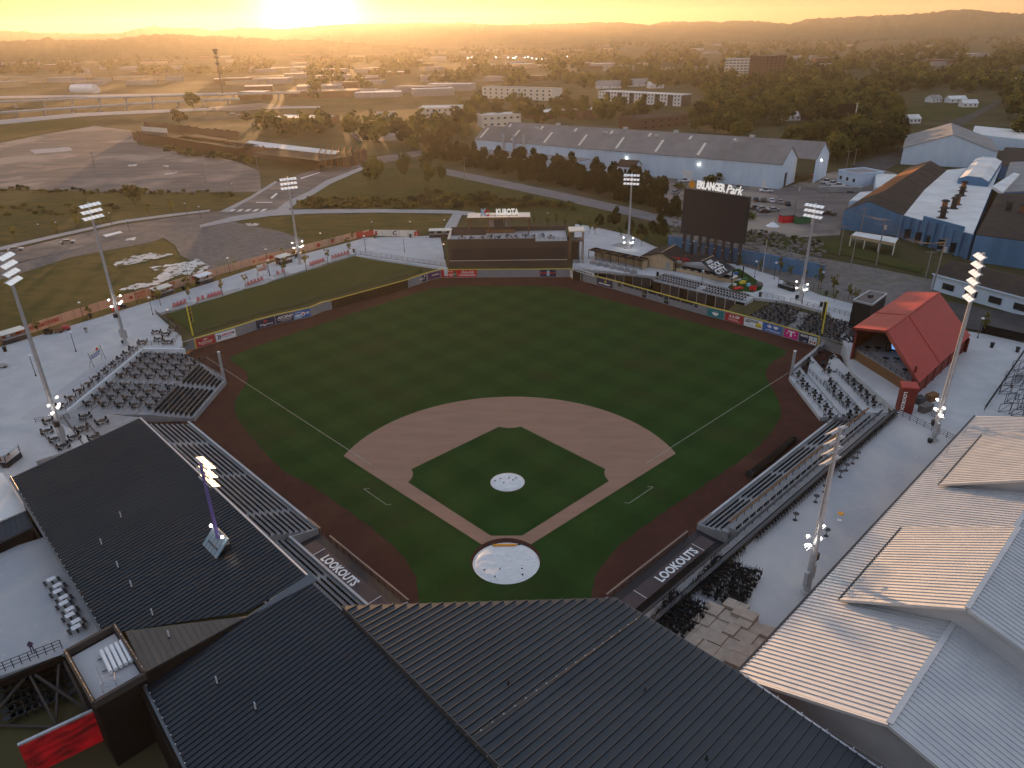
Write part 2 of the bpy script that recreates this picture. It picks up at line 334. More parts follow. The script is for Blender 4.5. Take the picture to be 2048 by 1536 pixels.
# ================================================================== SETTING: terrain, field, roads
M['path_grey'] = mat('path_grey', (.22, .21, .21), .9, c2=(.18, .175, .175), scale=.2)
TZ = 2.3; PZ = 3.0                       # outside ground, plaza level (the playing field is z = 0)
q = math.sqrt(.5)
def F3(s, o, z=0.): return Vector((-q*s-q*o, q*s-q*o, z))      # along the third-base line, outward
def F1(s, o, z=0.): return Vector((q*s+q*o, q*s-q*o, z))       # along the first-base line, outward
LFW = [(394, 697), (474, 673), (515, 659), (553, 649), (623, 633), (648, 622), (665, 618.5), (817, 576), (822, 574), (856, 562), (881, 555.5)]
CFW = [(881, 555.5), (1139, 554)]
RFW = [(1139, 554), (1163, 562), (1225, 578), (1414, 632), (1450, 641), (1523, 661), (1634, 694)]
lfw = [at(u, v) for u, v in LFW]; cfw = [at(u, v) for u, v in CFW]; rfw = [at(u, v) for u, v in RFW]
hole = [F3(-24, 23), F3(69, 23), Vector((-80.9, 33, 0)), Vector((-80.9, 66.3, 0)), Vector((-72.8, 66.2, 0)), Vector((-73.2, 72, 0))]+[p+(p-Vector((0, 60, 0))).normalized()*.25 for p in lfw+cfw[1:]]+[at(1146, 539, 3), at(1312, 552, 3), at(1331, 547, 3), at(1491, 585, 3)]+[p+(p-Vector((0, 60, 0))).normalized()*.25 for p in rfw[4:]]+[at(1700, 690, 3), at(1712, 745, 3), at(1778, 802, 3), F1(69, 24), F1(66, 23), F1(-24, 23)]
BIG = 14000
mb = MB(); mb_t = []
outer = [Vector((-BIG, -600, 0)), Vector((BIG, -600, 0)), Vector((BIG, BIG, 0)), Vector((-BIG, BIG, 0))]
hp = [Vector((p.x, p.y, 0)) for p in hole]
tr = tessellate_polygon([outer, hp]); allp = outer+hp
mb.add([(p.x, p.y, TZ) for p in allp], [])
for t in tr:
    a, b, c = (allp[i] for i in t)
    mb.f.append(t if (b-a).cross(c-a).z > 0 else (t[0], t[2], t[1])); mb.mi.append(0)
mt = mat('terrain_ground', (.06, .056, .024), .95, c2=(.095, .08, .042), scale=.012, detail=9)
two_noise(mt, .05, (.04, .043, .015), .5, .75); two_noise(mt, .006, (.125, .105, .08), .55, .7)
M['terrain'] = mt
obj('terrain', mb, 'terrain', kind='structure', base=(0, 0, TZ))
def sheet(name, P, z, m, kind='structure'):
    return obj(name, MB().sheet(P, z), m, kind=kind)
# field pit: warning track dirt, grass, infield
sheet('warning_track', hole, 0., 'dirt_track')
wall_in = 4.6
def inset(P, d): return [p-(p-Vector((0, 55, 0))).normalized()*d for p in P]
arcpts = [at(u, v) for u, v in [(880, 573), (1015, 571), (1130, 573), (1170, 588), (1240, 606), (1430, 656), (1530, 684), (1575, 700)]]
grass = [at(u, v) for u, v in [(455, 716), (520, 690), (600, 662), (700, 628), (800, 596), (840, 583)]]+arcpts+[at(u, v) for u, v in
         [(1568, 712), (1542, 725), (1531, 742), (1534, 760), (1546, 780), (1560, 808), (1562, 830), (1552, 856), (1497, 912)]]+[F1(34, 10.2), F1(8, 9.6)]+ \
        [Vector((15.5*math.sin(a), -1.0-13.5*math.cos(a), 0)) for a in np.linspace(.75, -.75, 14)]+[F3(8, 9.6), F3(34, 10.0)]+[at(u, v) for u, v in [(565, 943), (505, 880), (470, 830), (468, 806), (480, 785), (494, 768), (497, 752), (488, 738), (462, 722)]]
def soften(P, it=2, jit=.12):
    for _ in range(it):
        Q = []
        for i in range(len(P)): a, b = P[i], P[(i+1) % len(P)]; Q += [a*.75+b*.25, a*.25+b*.75]
        P = Q
    out = []; rs = random.Random(4)
    for i in range(len(P)):
        a, b = P[i], P[(i+1) % len(P)]; k = max(1, int((b-a).length/1.2))
        for j in range(k): p = a.lerp(b, j/k); out.append(Vector((p.x+rs.uniform(-jit, jit), p.y+rs.uniform(-jit, jit), 0)))
    return out
sheet('grass_field', soften(grass), .012, 'field_grass')
# infield skin: the 95 ft arc and the base paths
skin = []
a0 = math.atan2(25.6-18.44, 27.9); 
for i in range(41):
    a = lerp(a0, math.pi-a0, i/40); skin.append(Vector((28.96*math.cos(a), 18.44+28.96*math.sin(a), 0)))
skin += [Vector((-2.2, .35, 0)), Vector((2.2, .35, 0))]
skin = skin[:41]+[F3(1.6, 1.15), Vector((0, -1.2, 0)), F1(1.6, 1.15)]
sheet('infield_dirt', skin, .022, 'infield_dirt')
def s1(x, y): return Vector((x, y, 0))
inn = []
dd = 23.6; of = 1.05
def L1(s, o): return F1(s, o)
inn += [F1(4.2, -of), F1(dd, -of)]
for i in range(1, 9): # round first base
    a = lerp(math.pi+.26, math.pi*1.5-.26, 0 if False else i/9.)
    c = F1(27.43, 0); ang = lerp(R(225)-.28, R(135)+.28, i/9); inn.append(c+3.96*Vector((math.cos(ang), math.sin(ang), 0)))
c2 = Vector((0, 38.79, 0))
for i in range(0, 9): ang = lerp(R(315)-.27, R(225)+.27, i/8); inn.append(c2+3.96*Vector((math.cos(ang), math.sin(ang), 0)))
for i in range(0, 9): c = F3(27.43, 0); ang = lerp(R(45)-.28, R(-45)+.28, i/8); inn.append(c+3.96*Vector((math.cos(ang), math.sin(ang), 0)))
inn += [F3(4.2, -of)]
sheet('infield_grass', inn, .032, 'field_grass')
sheet('home_plate_dirt', [p+Vector((0, -1.6, 0)) for p in ring((0, 0), 4.75, 40)], .042, 'dirt_track')
sheet('mound_dirt', [p+Vector((-.1, 17.3, 0)) for p in ring((0, 0), 2.75, 32)], .042, 'infield_dirt')
def strip(P, w, z, m, name):
    mb = MB()
    for a, b in zip(P[:-1], P[1:]):
        a = Vector(a); b = Vector(b); d = (b-a).normalized(); n = Vector((-d.y, d.x, 0))*w/2
        mb.poly([Vector((p.x, p.y, z)) for p in (a-n, b-n, b+n, a+n)])
    return obj(name, mb, m, kind='structure')
M['chalk'] = mat('chalk', (.42, .42, .38), .9, c2=(.25, .26, .2), scale=1.5)
strip([F3(32, 0), F3(97, 0)], .11, .026, 'chalk', 'foul_line'); strip([F1(32, 0), F1(92, 0)], .11, .026, 'chalk', 'foul_line')
for Fn in (F3, F1): strip([Fn(26.5, 4.2), Fn(27.1, 4.9), Fn(21, 4.9), Fn(20.6, 4.3)], .1, .026, 'chalk', 'coach_box_line')
# tarps: crumpled sheets over plate and mound
def tarp(name, c, rx, ry, h, label, sd):
    mb = MB(); n, k = 44, 12; rs = random.Random(sd)
    folds = [(rs.uniform(0, math.pi), rs.uniform(-.8, .8), rs.uniform(.05, .13)) for _ in range(16)]
    mb.add([(c[0], c[1], h+.05)], [])
    for j in range(1, k+1):
        for i in range(n):
            a = 2*math.pi*i/n; r = j/k; x, y = r*math.cos(a), r*math.sin(a)
            z = h*(1-r**4)+.07
            for th, off, w in folds:
                d = x*math.cos(th)+y*math.sin(th)-off; z += .045*math.exp(-(d/w*3.)**2)
            z += .03*noise.noise(Vector((x*4, y*4, sd)))
            if j == k: z = .05
            mb.add([(c[0]+x*rx*(1+.012*math.sin(7*a+sd)), c[1]+y*ry, z)], [])
    for i in range(n): mb.f.append((0, 1+i, 1+(i+1) % n)); mb.mi.append(0)
    for j in range(k-1):
        for i in range(n): a = 1+j*n+i; b = 1+j*n+(i+1) % n; mb.f.append((a, a+n, b+n, b)); mb.mi.append(0)
    t = thing(name, label, 'tarp', (c[0], c[1], .03)); obj('sheet', mb, 'tarp', t, smooth=True)
    rim = MB(); P = [Vector((c[0]+rx*1.01*math.cos(2*math.pi*i/48), c[1]+ry*1.01*math.sin(2*math.pi*i/48), .07)) for i in range(49)]; rim.path(P, .05); obj('weighted_hem', rim, 'white', t)
    for k2 in range(6): sb = MB(); a = rs.uniform(0, 6.28); r = rs.uniform(.3, .8); sb.box((c[0]+rx*r*math.cos(a), c[1]+ry*r*math.sin(a), h*(1-r**4)+.16), (.25, .12, .1), a); obj('sandbag', sb, 'ink', t)
    return t
t = tarp('home_plate_tarp', (.06, -2.2), 4.4, 4.15, .12, 'large crumpled white tarp covering the dirt around home plate', 3)
bm2 = MB(); bm2.box((-.2, 1.35, .2), (3.3, .34, .2)); obj('weight_tube', bm2, 'orange', t)
b3 = MB(); P = [Vector((-4.0+8.0*i/16-.1, 2.25-.9*math.sin(math.pi*i/16), .1)) for i in range(17)]; b3.path(P[3:14], .09, 6); obj('rolled_edge', b3, 'ink', t)
tarp('mound_tarp', (-.1, 17.25), 2.62, 2.5, .26, 'small round white tarp covering the pitcher mound', 9)
# plaza slabs ------------------------------------------------------
plazaL = [F3(68, 31), Vector((-81.1, 33.5, 0)), Vector((-81.1, 66.6, 0)), Vector((-73.0, 66.4, 0)), at(365, 690, PZ), at(362, 672, PZ), at(312, 628, PZ), at(345, 618, PZ), at(500, 573, PZ), at(697, 513, PZ), at(712, 507, PZ), at(893, 532, PZ)]+ \
         [at(880, 470, PZ), at(832, 473, PZ), at(730, 475, PZ), at(700, 484, PZ), at(560, 520, PZ), at(400, 572, PZ), at(200, 634, PZ), at(60, 676, PZ), at(-60, 712, PZ), F3(95, 75), F3(40, 75), F3(33, 40), F3(68, 40)]
def plaza(name, P, m='concrete', z=PZ): return obj(name, MB().prism(P, -.6, z), m, kind='structure')
plaza('plaza_pavement', plazaL)
plazaR = [at(u, v, PZ) for u, v in [(1146, 543), (1150, 448), (1180, 452), (1260, 470), (1300, 489), (1340, 505), (1400, 517), (1480, 530), (1560, 556), (1640, 590), (1720, 612), (1790, 640), (2110, 700), (2110, 880), (1870, 880), (1800, 838)]]+[F1(72, 25), F1(66, 14.5), F1(77.5, 3.5), at(1650, 672, PZ), at(1500, 640, PZ), at(1300, 580, PZ)]
plazaR2 = [at(u, v, PZ) for u, v in [(1145, 536), (1150, 448), (1180, 452), (1260, 470), (1300, 489), (1340, 505), (1400, 517), (1480, 530), (1560, 556), (1640, 590), (1720, 612), (1790, 640), (2110, 690), (2110, 880), (1820, 850), (1770, 800), (1705, 745), (1690, 690), (1660, 625), (1570, 602), (1512, 596), (1490, 584), (1330, 546), (1310, 552)]]
plaza('plaza_pavement', plazaR2)
PS = 4.6
deck1 = [F1(-14, 24.3), F1(72, 24.3), F1(72, 40), F1(-14, 40)]
plaza('terrace_pavement', deck1, 'deck_concrete', 3.5)
# berm lawn behind left field: from the wall top up to the plaza edge
bf = [at(u, v, 2.42) for u, v in [(386, 671), (470, 646), (548, 624), (620, 606), (662, 594), (818, 551), (845, 545)]]
bb = [at(u, v, 2.95) for u, v in [(335, 628), (420, 600), (510, 573), (590, 549), (650, 531), (708, 512), (845, 538)]]
mbg = MB()
for i in range(6): mbg.poly([bf[i], bf[i+1], bb[i+1], bb[i]])
obj('berm_lawn', mbg, 'berm_grass', kind='structure')
# concrete ledges where the red chairs stand
for L in ([(338, 622), (378, 612), (392, 607), (386, 603), (345, 612)], [(398, 606), (440, 594), (486, 580), (478, 576), (430, 588), (395, 600)], [(490, 578), (530, 568), (548, 560), (538, 556), (488, 569)], [(548, 556), (580, 548), (575, 543), (545, 551)], [(610, 538), (660, 525), (655, 520), (612, 531)], [(662, 524), (704, 510), (700, 506), (660, 518)]):
    obj('chair_ledge', MB().prism(pts(L, 3), 2.2, 3.06), 'sidewalk', kind='structure')
# outdoor sheets: everything lies on the terrain at TZ, a few centimetres apart
GN = [0]
def ground(name, L, k, m):
    GN[0] += 1; z = TZ+.05*k+.0008*GN[0]; return sheet(name, pts(L, z), z, m)
ground('meadow', [(-200, 760), (-200, 560), (0, 536), (190, 487), (330, 452), (470, 432), (620, 430), (905, 430), (940, 470), (820, 476), (725, 482), (400, 575), (0, 700)], 1, 'grass_wild')
ground('gravel_patch', [(318, 470), (380, 452), (470, 445), (560, 462), (610, 480), (590, 505), (470, 535), (420, 545), (400, 530), (360, 510), (350, 490)], 2, 'gravel')
ground('gravel_patch', [(330, 445), (420, 432), (480, 432), (470, 452), (380, 465), (310, 478)], 2, 'gravel')
ground('dirt_patch', [(0, 536), (190, 487), (330, 452), (380, 456), (300, 485), (140, 515), (0, 560)], 2, 'gravel')
def blob(L, sd, amp=3.):
    out = []; n = len(L); rs = random.Random(sd)
    for i in range(n):
        a = Vector(L[i]); b = Vector(L[(i+1) % n]); k = 6
        for j in range(k):
            p = a.lerp(b, j/k); out.append((p.x+rs.uniform(-1, 1)*amp*1.6, p.y+rs.uniform(-1, 1)*amp*.55))
    return out
for i, L in enumerate(([(225, 528), (262, 512), (300, 506), (345, 508), (318, 516), (270, 526), (232, 535)], [(300, 534), (350, 528), (395, 516), (418, 532), (400, 546), (350, 552), (320, 568), (270, 578), (236, 580), (262, 570), (305, 562), (322, 548)], [(250, 478), (272, 474), (270, 480), (252, 482)], [(490, 447), (520, 446), (515, 451), (495, 451)])):
    ground('sand_patch', blob(L, i, 2.2 if i < 2 else .8), 3, 'sand')
# street on the left and the boulevard
ground('street', [(-150, 535), (0, 506), (120, 477), (240, 450), (330, 437), (455, 420), (545, 418), (545, 430), (470, 436), (330, 455), (190, 488), (0, 534), (-150, 575)], 3, 'pale_asphalt')
ground('sidewalk', [(-150, 528), (0, 494), (120, 467), (240, 441), (330, 429), (420, 419), (420, 423), (330, 434), (240, 446), (120, 473), (0, 501), (-150, 536)], 4, 'sidewalk')
ground('boulevard', [(455, 424), (500, 398), (560, 362), (625, 340), (700, 322), (755, 313), (900, 292), (905, 299), (745, 330), (690, 346), (640, 368), (590, 395), (545, 424)], 4, 'pale_asphalt')
ground('sidewalk', [(440, 423), (500, 393), (550, 362), (556, 364), (505, 396), (455, 424)], 5, 'sidewalk')
ground('sidewalk', [(545, 424), (575, 402), (618, 382), (650, 362), (735, 329), (745, 331), (662, 367), (632, 386), (600, 402), (575, 420)], 5, 'sidewalk')
ground('footpath', [(470, 432), (545, 420), (620, 418.5), (760, 418), (900, 420), (950, 424), (950, 432), (900, 427), (760, 425), (620, 427), (540, 432), (470, 442), (400, 455), (400, 450)], 5, 'sidewalk')
ground('footpath', [(905, 428), (925, 428), (905, 470), (880, 470)], 6, 'sidewalk')
ground('greenway_path', [(862, 334), (895, 338), (1000, 359), (1120, 384), (1250, 413), (1330, 432), (1400, 452), (1400, 463), (1320, 446), (1240, 427), (1110, 397), (990, 371), (885, 348)], 5, 'path_grey')
for k in range(5):
    a = .18+.16*k; u0 = lerp(462, 540, k/5.)
    ground('crosswalk_bar', [(u0+2, 419-1.0*k*.2), (u0+10, 418-.2*k), (u0+4, 422), (u0-5, 423.5)], 7, 'marking')
for L in ([(512, 404), (545, 404), (544, 405.4), (511, 405.4)], [(205, 470), (240, 462), (246, 465), (212, 474)], [(540, 396), (552, 386), (556, 387), (545, 397)], [(600, 356), (640, 344), (641, 345), (602, 358)]): ground('lane_marking', L, 7, 'marking')
ground('lawn', [(565, 418), (640, 378), (700, 352), (760, 336), (870, 337), (985, 372), (1110, 398), (1240, 430), (1250, 446), (1150, 445), (1000, 425), (800, 417)], 3, 'grass_green')
ground('lawn', [(1160, 450), (1250, 446), (1340, 452), (1345, 500), (1250, 470), (1150, 450)], 3, 'grass_green')
ground('planting_strip', [(-150, 425), (0, 378), (250, 388), (470, 388), (520, 382), (470, 410), (330, 428), (160, 452), (0, 488), (-150, 525)], 2, 'grass_wild')
ground('storage_yard', [(-300, 345), (0, 286), (90, 268), (190, 252), (270, 262), (275, 290), (400, 306), (480, 325), (520, 343), (522, 384), (250, 386), (0, 377), (-300, 420)], 4, 'pale_asphalt')
ground('yard_puddle', blob([(255, 330), (275, 328), (272, 332), (258, 333)], 4, .5), 6, 'sand'); ground('yard_puddle', blob([(325, 347), (356, 343), (350, 347), (330, 349)], 5, .5), 6, 'sand'); ground('yard_puddle', blob([(325, 331), (338, 331), (336, 334), (327, 333)], 6, .3), 6, 'sand')
ground('yard_stain', blob([(60, 300), (140, 294), (145, 301), (70, 308)], 7, 1), 5, 'sidewalk')
ground('parking_lot', [(1235, 352), (1300, 352), (1560, 378), (1660, 345), (1740, 330), (1800, 350), (1690, 420), (1680, 470), (1590, 475), (1480, 462), (1320, 420), (1260, 392)], 3, 'pale_asphalt')
ground('lawn', [(1500, 478), (1590, 476), (1690, 486), (1850, 535), (1840, 546), (1700, 512), (1600, 496), (1500, 486)], 4, 'grass_green')
ground('gravel_lot', [(1490, 500), (1560, 502), (1700, 526), (1880, 562), (1870, 640), (1780, 650), (1640, 590), (1560, 556), (1480, 530)], 3, 'gravel')
ground('back_road', [(1700, 330), (1800, 300), (1830, 270), (1930, 232), (1992, 200), (2005, 202), (1950, 236), (1860, 282), (1830, 310), (1760, 345)], 3, 'asphalt')
ground('lawn', [(1790, 215), (1990, 205), (1930, 232), (1800, 240)], 3, 'grass_green')
ground('open_lot', [(690, 262), (840, 258), (880, 262), (850, 285), (720, 282)], 3, 'pale_asphalt')
ground('lawn', [(870, 305), (960, 290), (960, 312), (880, 330)], 3, 'grass_green')
ground('alley', [(1850, 640), (2100, 690), (2100, 640), (1880, 600)], 4, 'asphalt')
ground('highway', [(-300, 262), (0, 240), (150, 226), (330, 219), (480, 213), (640, 212), (640, 216), (480, 218), (330, 225), (160, 233), (0, 249), (-300, 275)], 6, 'sidewalk')
ground('highway', [(-200, 196), (0, 192), (350, 187), (800, 178), (800, 181), (350, 191), (0, 197), (-200, 202)], 6, 'sidewalk')
ground('grass_slope', [(-300, 285), (0, 243), (150, 228), (190, 248), (90, 266), (0, 284), (-300, 340)], 5, 'grass_green')
ground('open_lot', [(420, 214), (520, 206), (580, 212), (480, 222), (420, 221)], 7, 'pale_asphalt')
# ================================================================== ROOFS AND STANDS
def clip2(P, ax, lim, keep_less):
    out = []; n = len(P)
    for i in range(n):
        a, b = P[i], P[(i+1) % n]; da = (lim-a[ax])*(1 if keep_less else -1); db = (lim-b[ax])*(1 if keep_less else -1)
        if da >= 0: out.append(a)
        if (da >= 0) != (db >= 0):
            t = da/(da-db); out.append((a[0]+(b[0]-a[0])*t, a[1]+(b[1]-a[1])*t))
    return out
def rib_roof(parent, Q, rib, pitch, m, th=.08, rw=.07, rh=.09, name='roof_panel'):
    "standing-seam sheets: one part per sheet, each with its folded seam along one edge"
    Q = [Vector(p) for p in Q]; n = (Q[1]-Q[0]).cross(Q[2]-Q[0]).normalized()
    if n.z < 0: n = -n
    u = Vector(rib); u = (u-n*u.dot(n)).normalized(); w = n.cross(u); o = Q[0]
    P = [((p-o).dot(u), (p-o).dot(w)) for p in Q]; b0 = min(p[1] for p in P); b1 = max(p[1] for p in P); k = int(math.ceil((b1-b0)/pitch)); k = max(1, k)
    for i in range(k):
        lo, hi = b0+(b1-b0)*i/k, b0+(b1-b0)*(i+1)/k
        c = clip2(clip2(P, 1, hi-.012, True), 1, lo, False)
        if len(c) < 3: continue
        mb = MB(); mb.slab([o+u*x+w*y for x, y in c], th)
        mid = clip2(clip2(P, 1, hi-.012, True), 1, hi-.012-rw, False)
        if len(mid) >= 3:
            xs = [x for x, y in mid]; x0, x1 = min(xs), max(xs); y = hi-.012-rw/2
            mb.bar(o+u*x0+w*y+n*(rh/2), o+u*x1+w*y+n*(rh/2), rw, rh)
        obj(name, mb, m, parent)
ribd = Vector((-q, -q, 0))
# --- grandstand roof, third-base wing
z12 = 12.
A1, A2 = at(278, 836, z12), at(612, 1152, z12); A3, A4 = at(22, 955, 9.5), at(205, 1262, 9.5)
Apan = [A1, A2, at(497, 1230, 10.6), at(248, 1262, 9.7), A4, A3]
ra = thing('grandstand_roof', 'long dark ribbed metal roof over the third base stand with a light tower rising through it', 'roof', (A1+A3)/2)
def plane_fix(P):
    n = (P[1]-P[0]).cross(P[-1]-P[0]).normalized()
    return [p if i in (0, 1, len(P)-1) else Vector((p.x, p.y, P[0].z-((p.x-P[0].x)*n.x+(p.y-P[0].y)*n.y)/n.z)) for i, p in enumerate(P)]
Apan = plane_fix(Apan); A4 = Apan[4]
rib_roof(ra, Apan, ribd, .60, 'roof_dark')
eb = MB(); eb.bar(A1+Vector((.12, .12, -.12)), A2+Vector((.12, .12, -.12)), .22, .38); obj('eave_trim', eb, 'galv', ra)
eb = MB(); eb.bar(A3+Vector((-.1, -.1, -.1)), A4+Vector((-.1, -.1, -.1)), .22, .3); obj('gutter', eb, 'roof_seam', ra)
wl = MB(); wl.slab([A3+Vector((.6, .2, -.4)), A4+Vector((.6, .2, -.4)), A4+Vector((.6, .2, -8)), A3+Vector((.6, .2, -8))], .3); obj('rear_wall', wl, 'dark_brown', ra)
wl = MB(); wl.slab([A1+Vector((-1.5, -1.9, -.5)), A3+Vector((1.2, .6, -.4)), A3+Vector((1.2, .6, -7)), A1+Vector((-4, -4.4, -9))], .3); obj('end_wall', wl, 'dark_brown', ra)
cp = MB()
for i in range(7):
    p = A1.lerp(A2, (i+.5)/7)+Vector((-q*3.2, -q*3.2, -.7)); cp.tube((p.x, p.y, 1.5), p, .16, n=8)
obj('column', cp, 'dark_metal', ra, kind='stuff')
# seam walk between the wings
B1, B2 = at(685, 1213, z12), at(1016, 1552, z12)
sm = MB(); sm.slab([A2+Vector((.3, .3, .12)), at(497, 1230, 10.85), at(484, 1240, 10.85), B1.lerp(A2, .78)+Vector((.3, .3, .12))], .12)
B4, B3 = at(290, 1368, 9.4), at(386, 1560, 9.4)
Bpan = plane_fix([A2+Vector((0, 0, -.15)), B2+Vector((0, 0, -.15)), B3, B4]); 
n_ = (Bpan[1]-Bpan[0]).cross(Bpan[3]-Bpan[0]).normalized()
rb = thing('grandstand_roof', 'very dark ribbed metal roof filling the bottom left foreground, with thin white vent pipes', 'roof', (Bpan[0]+Bpan[2])/2)
rib_roof(rb, Bpan, ribd, .60, 'roof_dark')
obj('walkway_flashing', sm, 'roof_seam', rb)
eb = MB(); eb.bar(Bpan[3]+Vector((-.1, -.1, 0)), Bpan[2]+Vector((-.1, -.1, 0)), .25, .35); obj('gutter', eb, 'roof_seam', rb)
wl = MB(); wl.slab([Bpan[3]+Vector((-.2, -.2, -.2)), Bpan[2]+Vector((-.2, -.2, -.2)), Bpan[2]+Vector((-.2, -.2, -7.5)), Bpan[3]+Vector((-.2, -.2, -7.5))], .3); obj('rear_wall', wl, 'dark_brown', rb)
# string of white bulbs along the gutter and the seam
def bulb_string(name, P, step, label, parent=None):
    t = thing(name, label, 'string lights', P[0]); w = MB(); w.path(P, .025, 4); obj('cable', w, 'black_metal', t); k = 0; bm_ = MB()
    for a, b in zip(P[:-1], P[1:]):
        n = max(1, int((b-a).length/step))
        for i in range(n): p = a.lerp(b, (i+.5)/n); bm_ = MB(); bm_.tube(p+Vector((0, 0, .02)), p+Vector((0, 0, .12)), .03, .055, 6); obj('bulb', bm_, 'lamp_white', t)
    return t
up = Vector((0, 0, .25))
bulb_string('string_lights', [Bpan[3]+up, Bpan[2]+up], 1.1, 'string of small white bulbs along the rear gutter of the darkest roof')
bulb_string('string_lights', [A3+up, A4+up], 1.4, 'string of small white bulbs along the rear gutter of the roof with the light tower')
bulb_string('string_lights', [B1+up+Vector((-.3, 0, 0)), B2+up+Vector((-.3, 0, 0))], 1.3, 'string of bulbs along the fascia between the two foreground roofs')
# wedge and stair tower roof
wz = plane_fix([at(248, 1262, 10.1), at(494, 1234, 11.0), at(290, 1345, 10.6)])
wz = [at(250, 1262, 10.0), at(496, 1232, 10.95), at(290, 1345, 10.9)]
rw_ = thing('tower_roof', 'small triangular bronze ribbed roof wedged between two dark roofs', 'roof', wz[0])
rib_roof(rw_, [wz[0], wz[2], wz[1]], wz[2]-wz[0], .62, 'roof_bronze', rw=.05, rh=.06)
wl = MB(); wl.slab([wz[2]+Vector((0, 0, -.12)), wz[1]+Vector((0, 0, -.12)), wz[1]+Vector((0, 0, -.5)), wz[2]+Vector((0, 0, -3.2))], .15); obj('side_wall', wl, 'dark_brown', rw_)
tz = 10.9
TW = [at(130, 1302, tz), at(228, 1249, tz), at(290, 1345, tz), at(187, 1404, tz)]
tt = thing('stair_tower', 'square parapet roof with pale membrane at the left of the dark roofs', 'tower', (TW[0]+TW[2])/2-Vector((0, 0, 8)))
cen = sum(TW, Vector())/4
def inpoly(P, d):
    c = sum(P, Vector())/len(P); return [p+(c-p).normalized()*d for p in P]
wl = MB(); wl.prism(inpoly(TW, .05), 2, tz-.75); obj('wall', wl, 'dark_brown', tt)
sf = MB(); sf.prism(inpoly(TW, .55), tz-.74, tz-.68); obj('roof_membrane', sf, 'pale_roof' if 'pale_roof' in M else 'deck_concrete', tt)
for i in range(4):
    pw = MB(); a, b = TW[i], TW[(i+1) % 4]; d = (b-a).normalized()*.0; pw.bar(a+Vector((0, 0, -.35)), b+Vector((0, 0, -.35)), .35, .75); obj('parapet', pw, 'eye_frame', tt)
for i in (1, 3):
    P = [TW[i].lerp(TW[(i+1) % 4], k/6)+Vector((0, 0, .12+.06*math.sin(k*2.3))) for k in range(7)]
    bulb_string('string_lights', P, .9, ['', 'string of bulbs on the tower parapet edge beside the bronze wedge', '', 'string of bulbs on the tower parapet edge nearest the red screen'][i])
hv = thing('skylight_panel', 'corrugated white panel on stands lying on the tower roof', 'panel', at(232, 1312, tz-.68))
hb = MB(); c = at(232, 1312, tz-.3)
for k in range(5): o = -.9+.45*k; hb.tube(c+Vector((o*.72, o*.7, 0))+Vector((-1.15, 1.3, 0)), c+Vector((o*.72, o*.7, 0))+Vector((1.15, -1.3, 0)), .2, n=8)
obj('corrugated_sheet', hb, 'lamp_white', hv)
for k in (-1, 1): hb = MB(); hb.bar(c+Vector((-1.1+k*.6, -1.-k*.7, -.25)), c+Vector((1.1+k*.6, 1.-k*.7, -.25)), .07); obj('support', hb, 'dark_metal', hv)
rl = thing('roof_ladder', 'thin metal hatch railing at the near corner of the tower roof', 'ladder', at(212, 1368, tz-.68))
c = at(207, 1372, tz-.68); rm = MB()
for dx, dy in ((0, 0), (1, .55), (.45, -.8), (1.45, -.25)): rm.tube(c+Vector((dx, dy, 0)), c+Vector((dx, dy, 1.1)), .03, n=5)
for hh in (.6, 1.1): rm.path([c+Vector((0, 0, hh)), c+Vector((1, .55, hh)), c+Vector((1.45, -.25, hh)), c+Vector((.45, -.8, hh)), c+Vector((0, 0, hh))], .03)
rm.path([c+Vector((0, 0, 1.1)), c+Vector((-.3, .3, 2.2))], .04); obj('rail', rm, 'galv', rl)
# --- roof over home plate
C1, C2 = at(686, 1212, 12.5), at(1018, 1548, 12.5)
C3 = at(1230, 1196, 11.4); C5 = at(1488, 1352, 10.75); C4 = at(1790, 1560, 10.75)
nC = (C2-C1).cross(C5-C1)
def zc(p): return Vector((p.x, p.y, C1.z-((p.x-C1.x)*nC.x+(p.y-C1.y)*nC.y)/nC.z))
def atc(u, v):
    z = 11.5
    for _ in range(8): p = at(u, v, z); z = zc(p).z
    return at(u, v, z)
Cp = [C1, C2, atc(1790, 1560), atc(1488, 1352), atc(1230, 1196)]
rc = thing('grandstand_roof', 'slate grey ribbed roof behind home plate with orange lit edge, widest in the foreground', 'roof', (C1+C4)/2)
rib_roof(rc, Cp, Vector((q, q, 0)), .78, 'roof_dark2', rw=.10, rh=.12)
fa = MB(); fa.slab([C1+Vector((-.02, -.02, .06)), C2+Vector((-.02, -.02, .06)), C2+Vector((-.02, -.02, -.9)), C1+Vector((-.02, -.02, -.9))], .12); obj('fascia', fa, 'roof_bronze', rc)
fa = MB(); fa.bar(Cp[3]+Vector((.1, 0, -.12)), Cp[2]+Vector((.1, 0, -.12)), .2, .3); obj('gutter', fa, 'galv', rc)
fa = MB(); fa.bar(Cp[0]+Vector((0, .08, -.22)), Cp[4]+Vector((0, .08, -.22)), .1, .34); obj('eave_trim', fa, 'roof_bronze', rc)
fa = MB(); fa.bar(Cp[4]+Vector((.05, .05, -.15)), Cp[3]+Vector((.05, .05, -.15)), .1, .3); obj('eave_trim', fa, 'roof_seam', rc)
wl = MB(); wl.prism([Cp[0]+Vector((1, -5, 0)), Cp[4]+Vector((-1.5, -5, 0)), Cp[3]+Vector((-4, -3, 0)), Cp[2]+Vector((-4, 0, 0)), Cp[1]+Vector((3, 0, 0))], 0, 10.2); obj('wall', wl, 'dark_brown', rc)
bulb_string('string_lights', [atc(950, 1474)+Vector((0, 0, .2)), atc(1280, 1237)+Vector((0, 0, .2))], 1.25, 'string of bulbs crossing the slate grey roof behind home plate')
bulb_string('string_lights', [Cp[3]+up, Cp[2]+up], 2.2, 'string of bulbs along the right gutter of the slate grey roof')
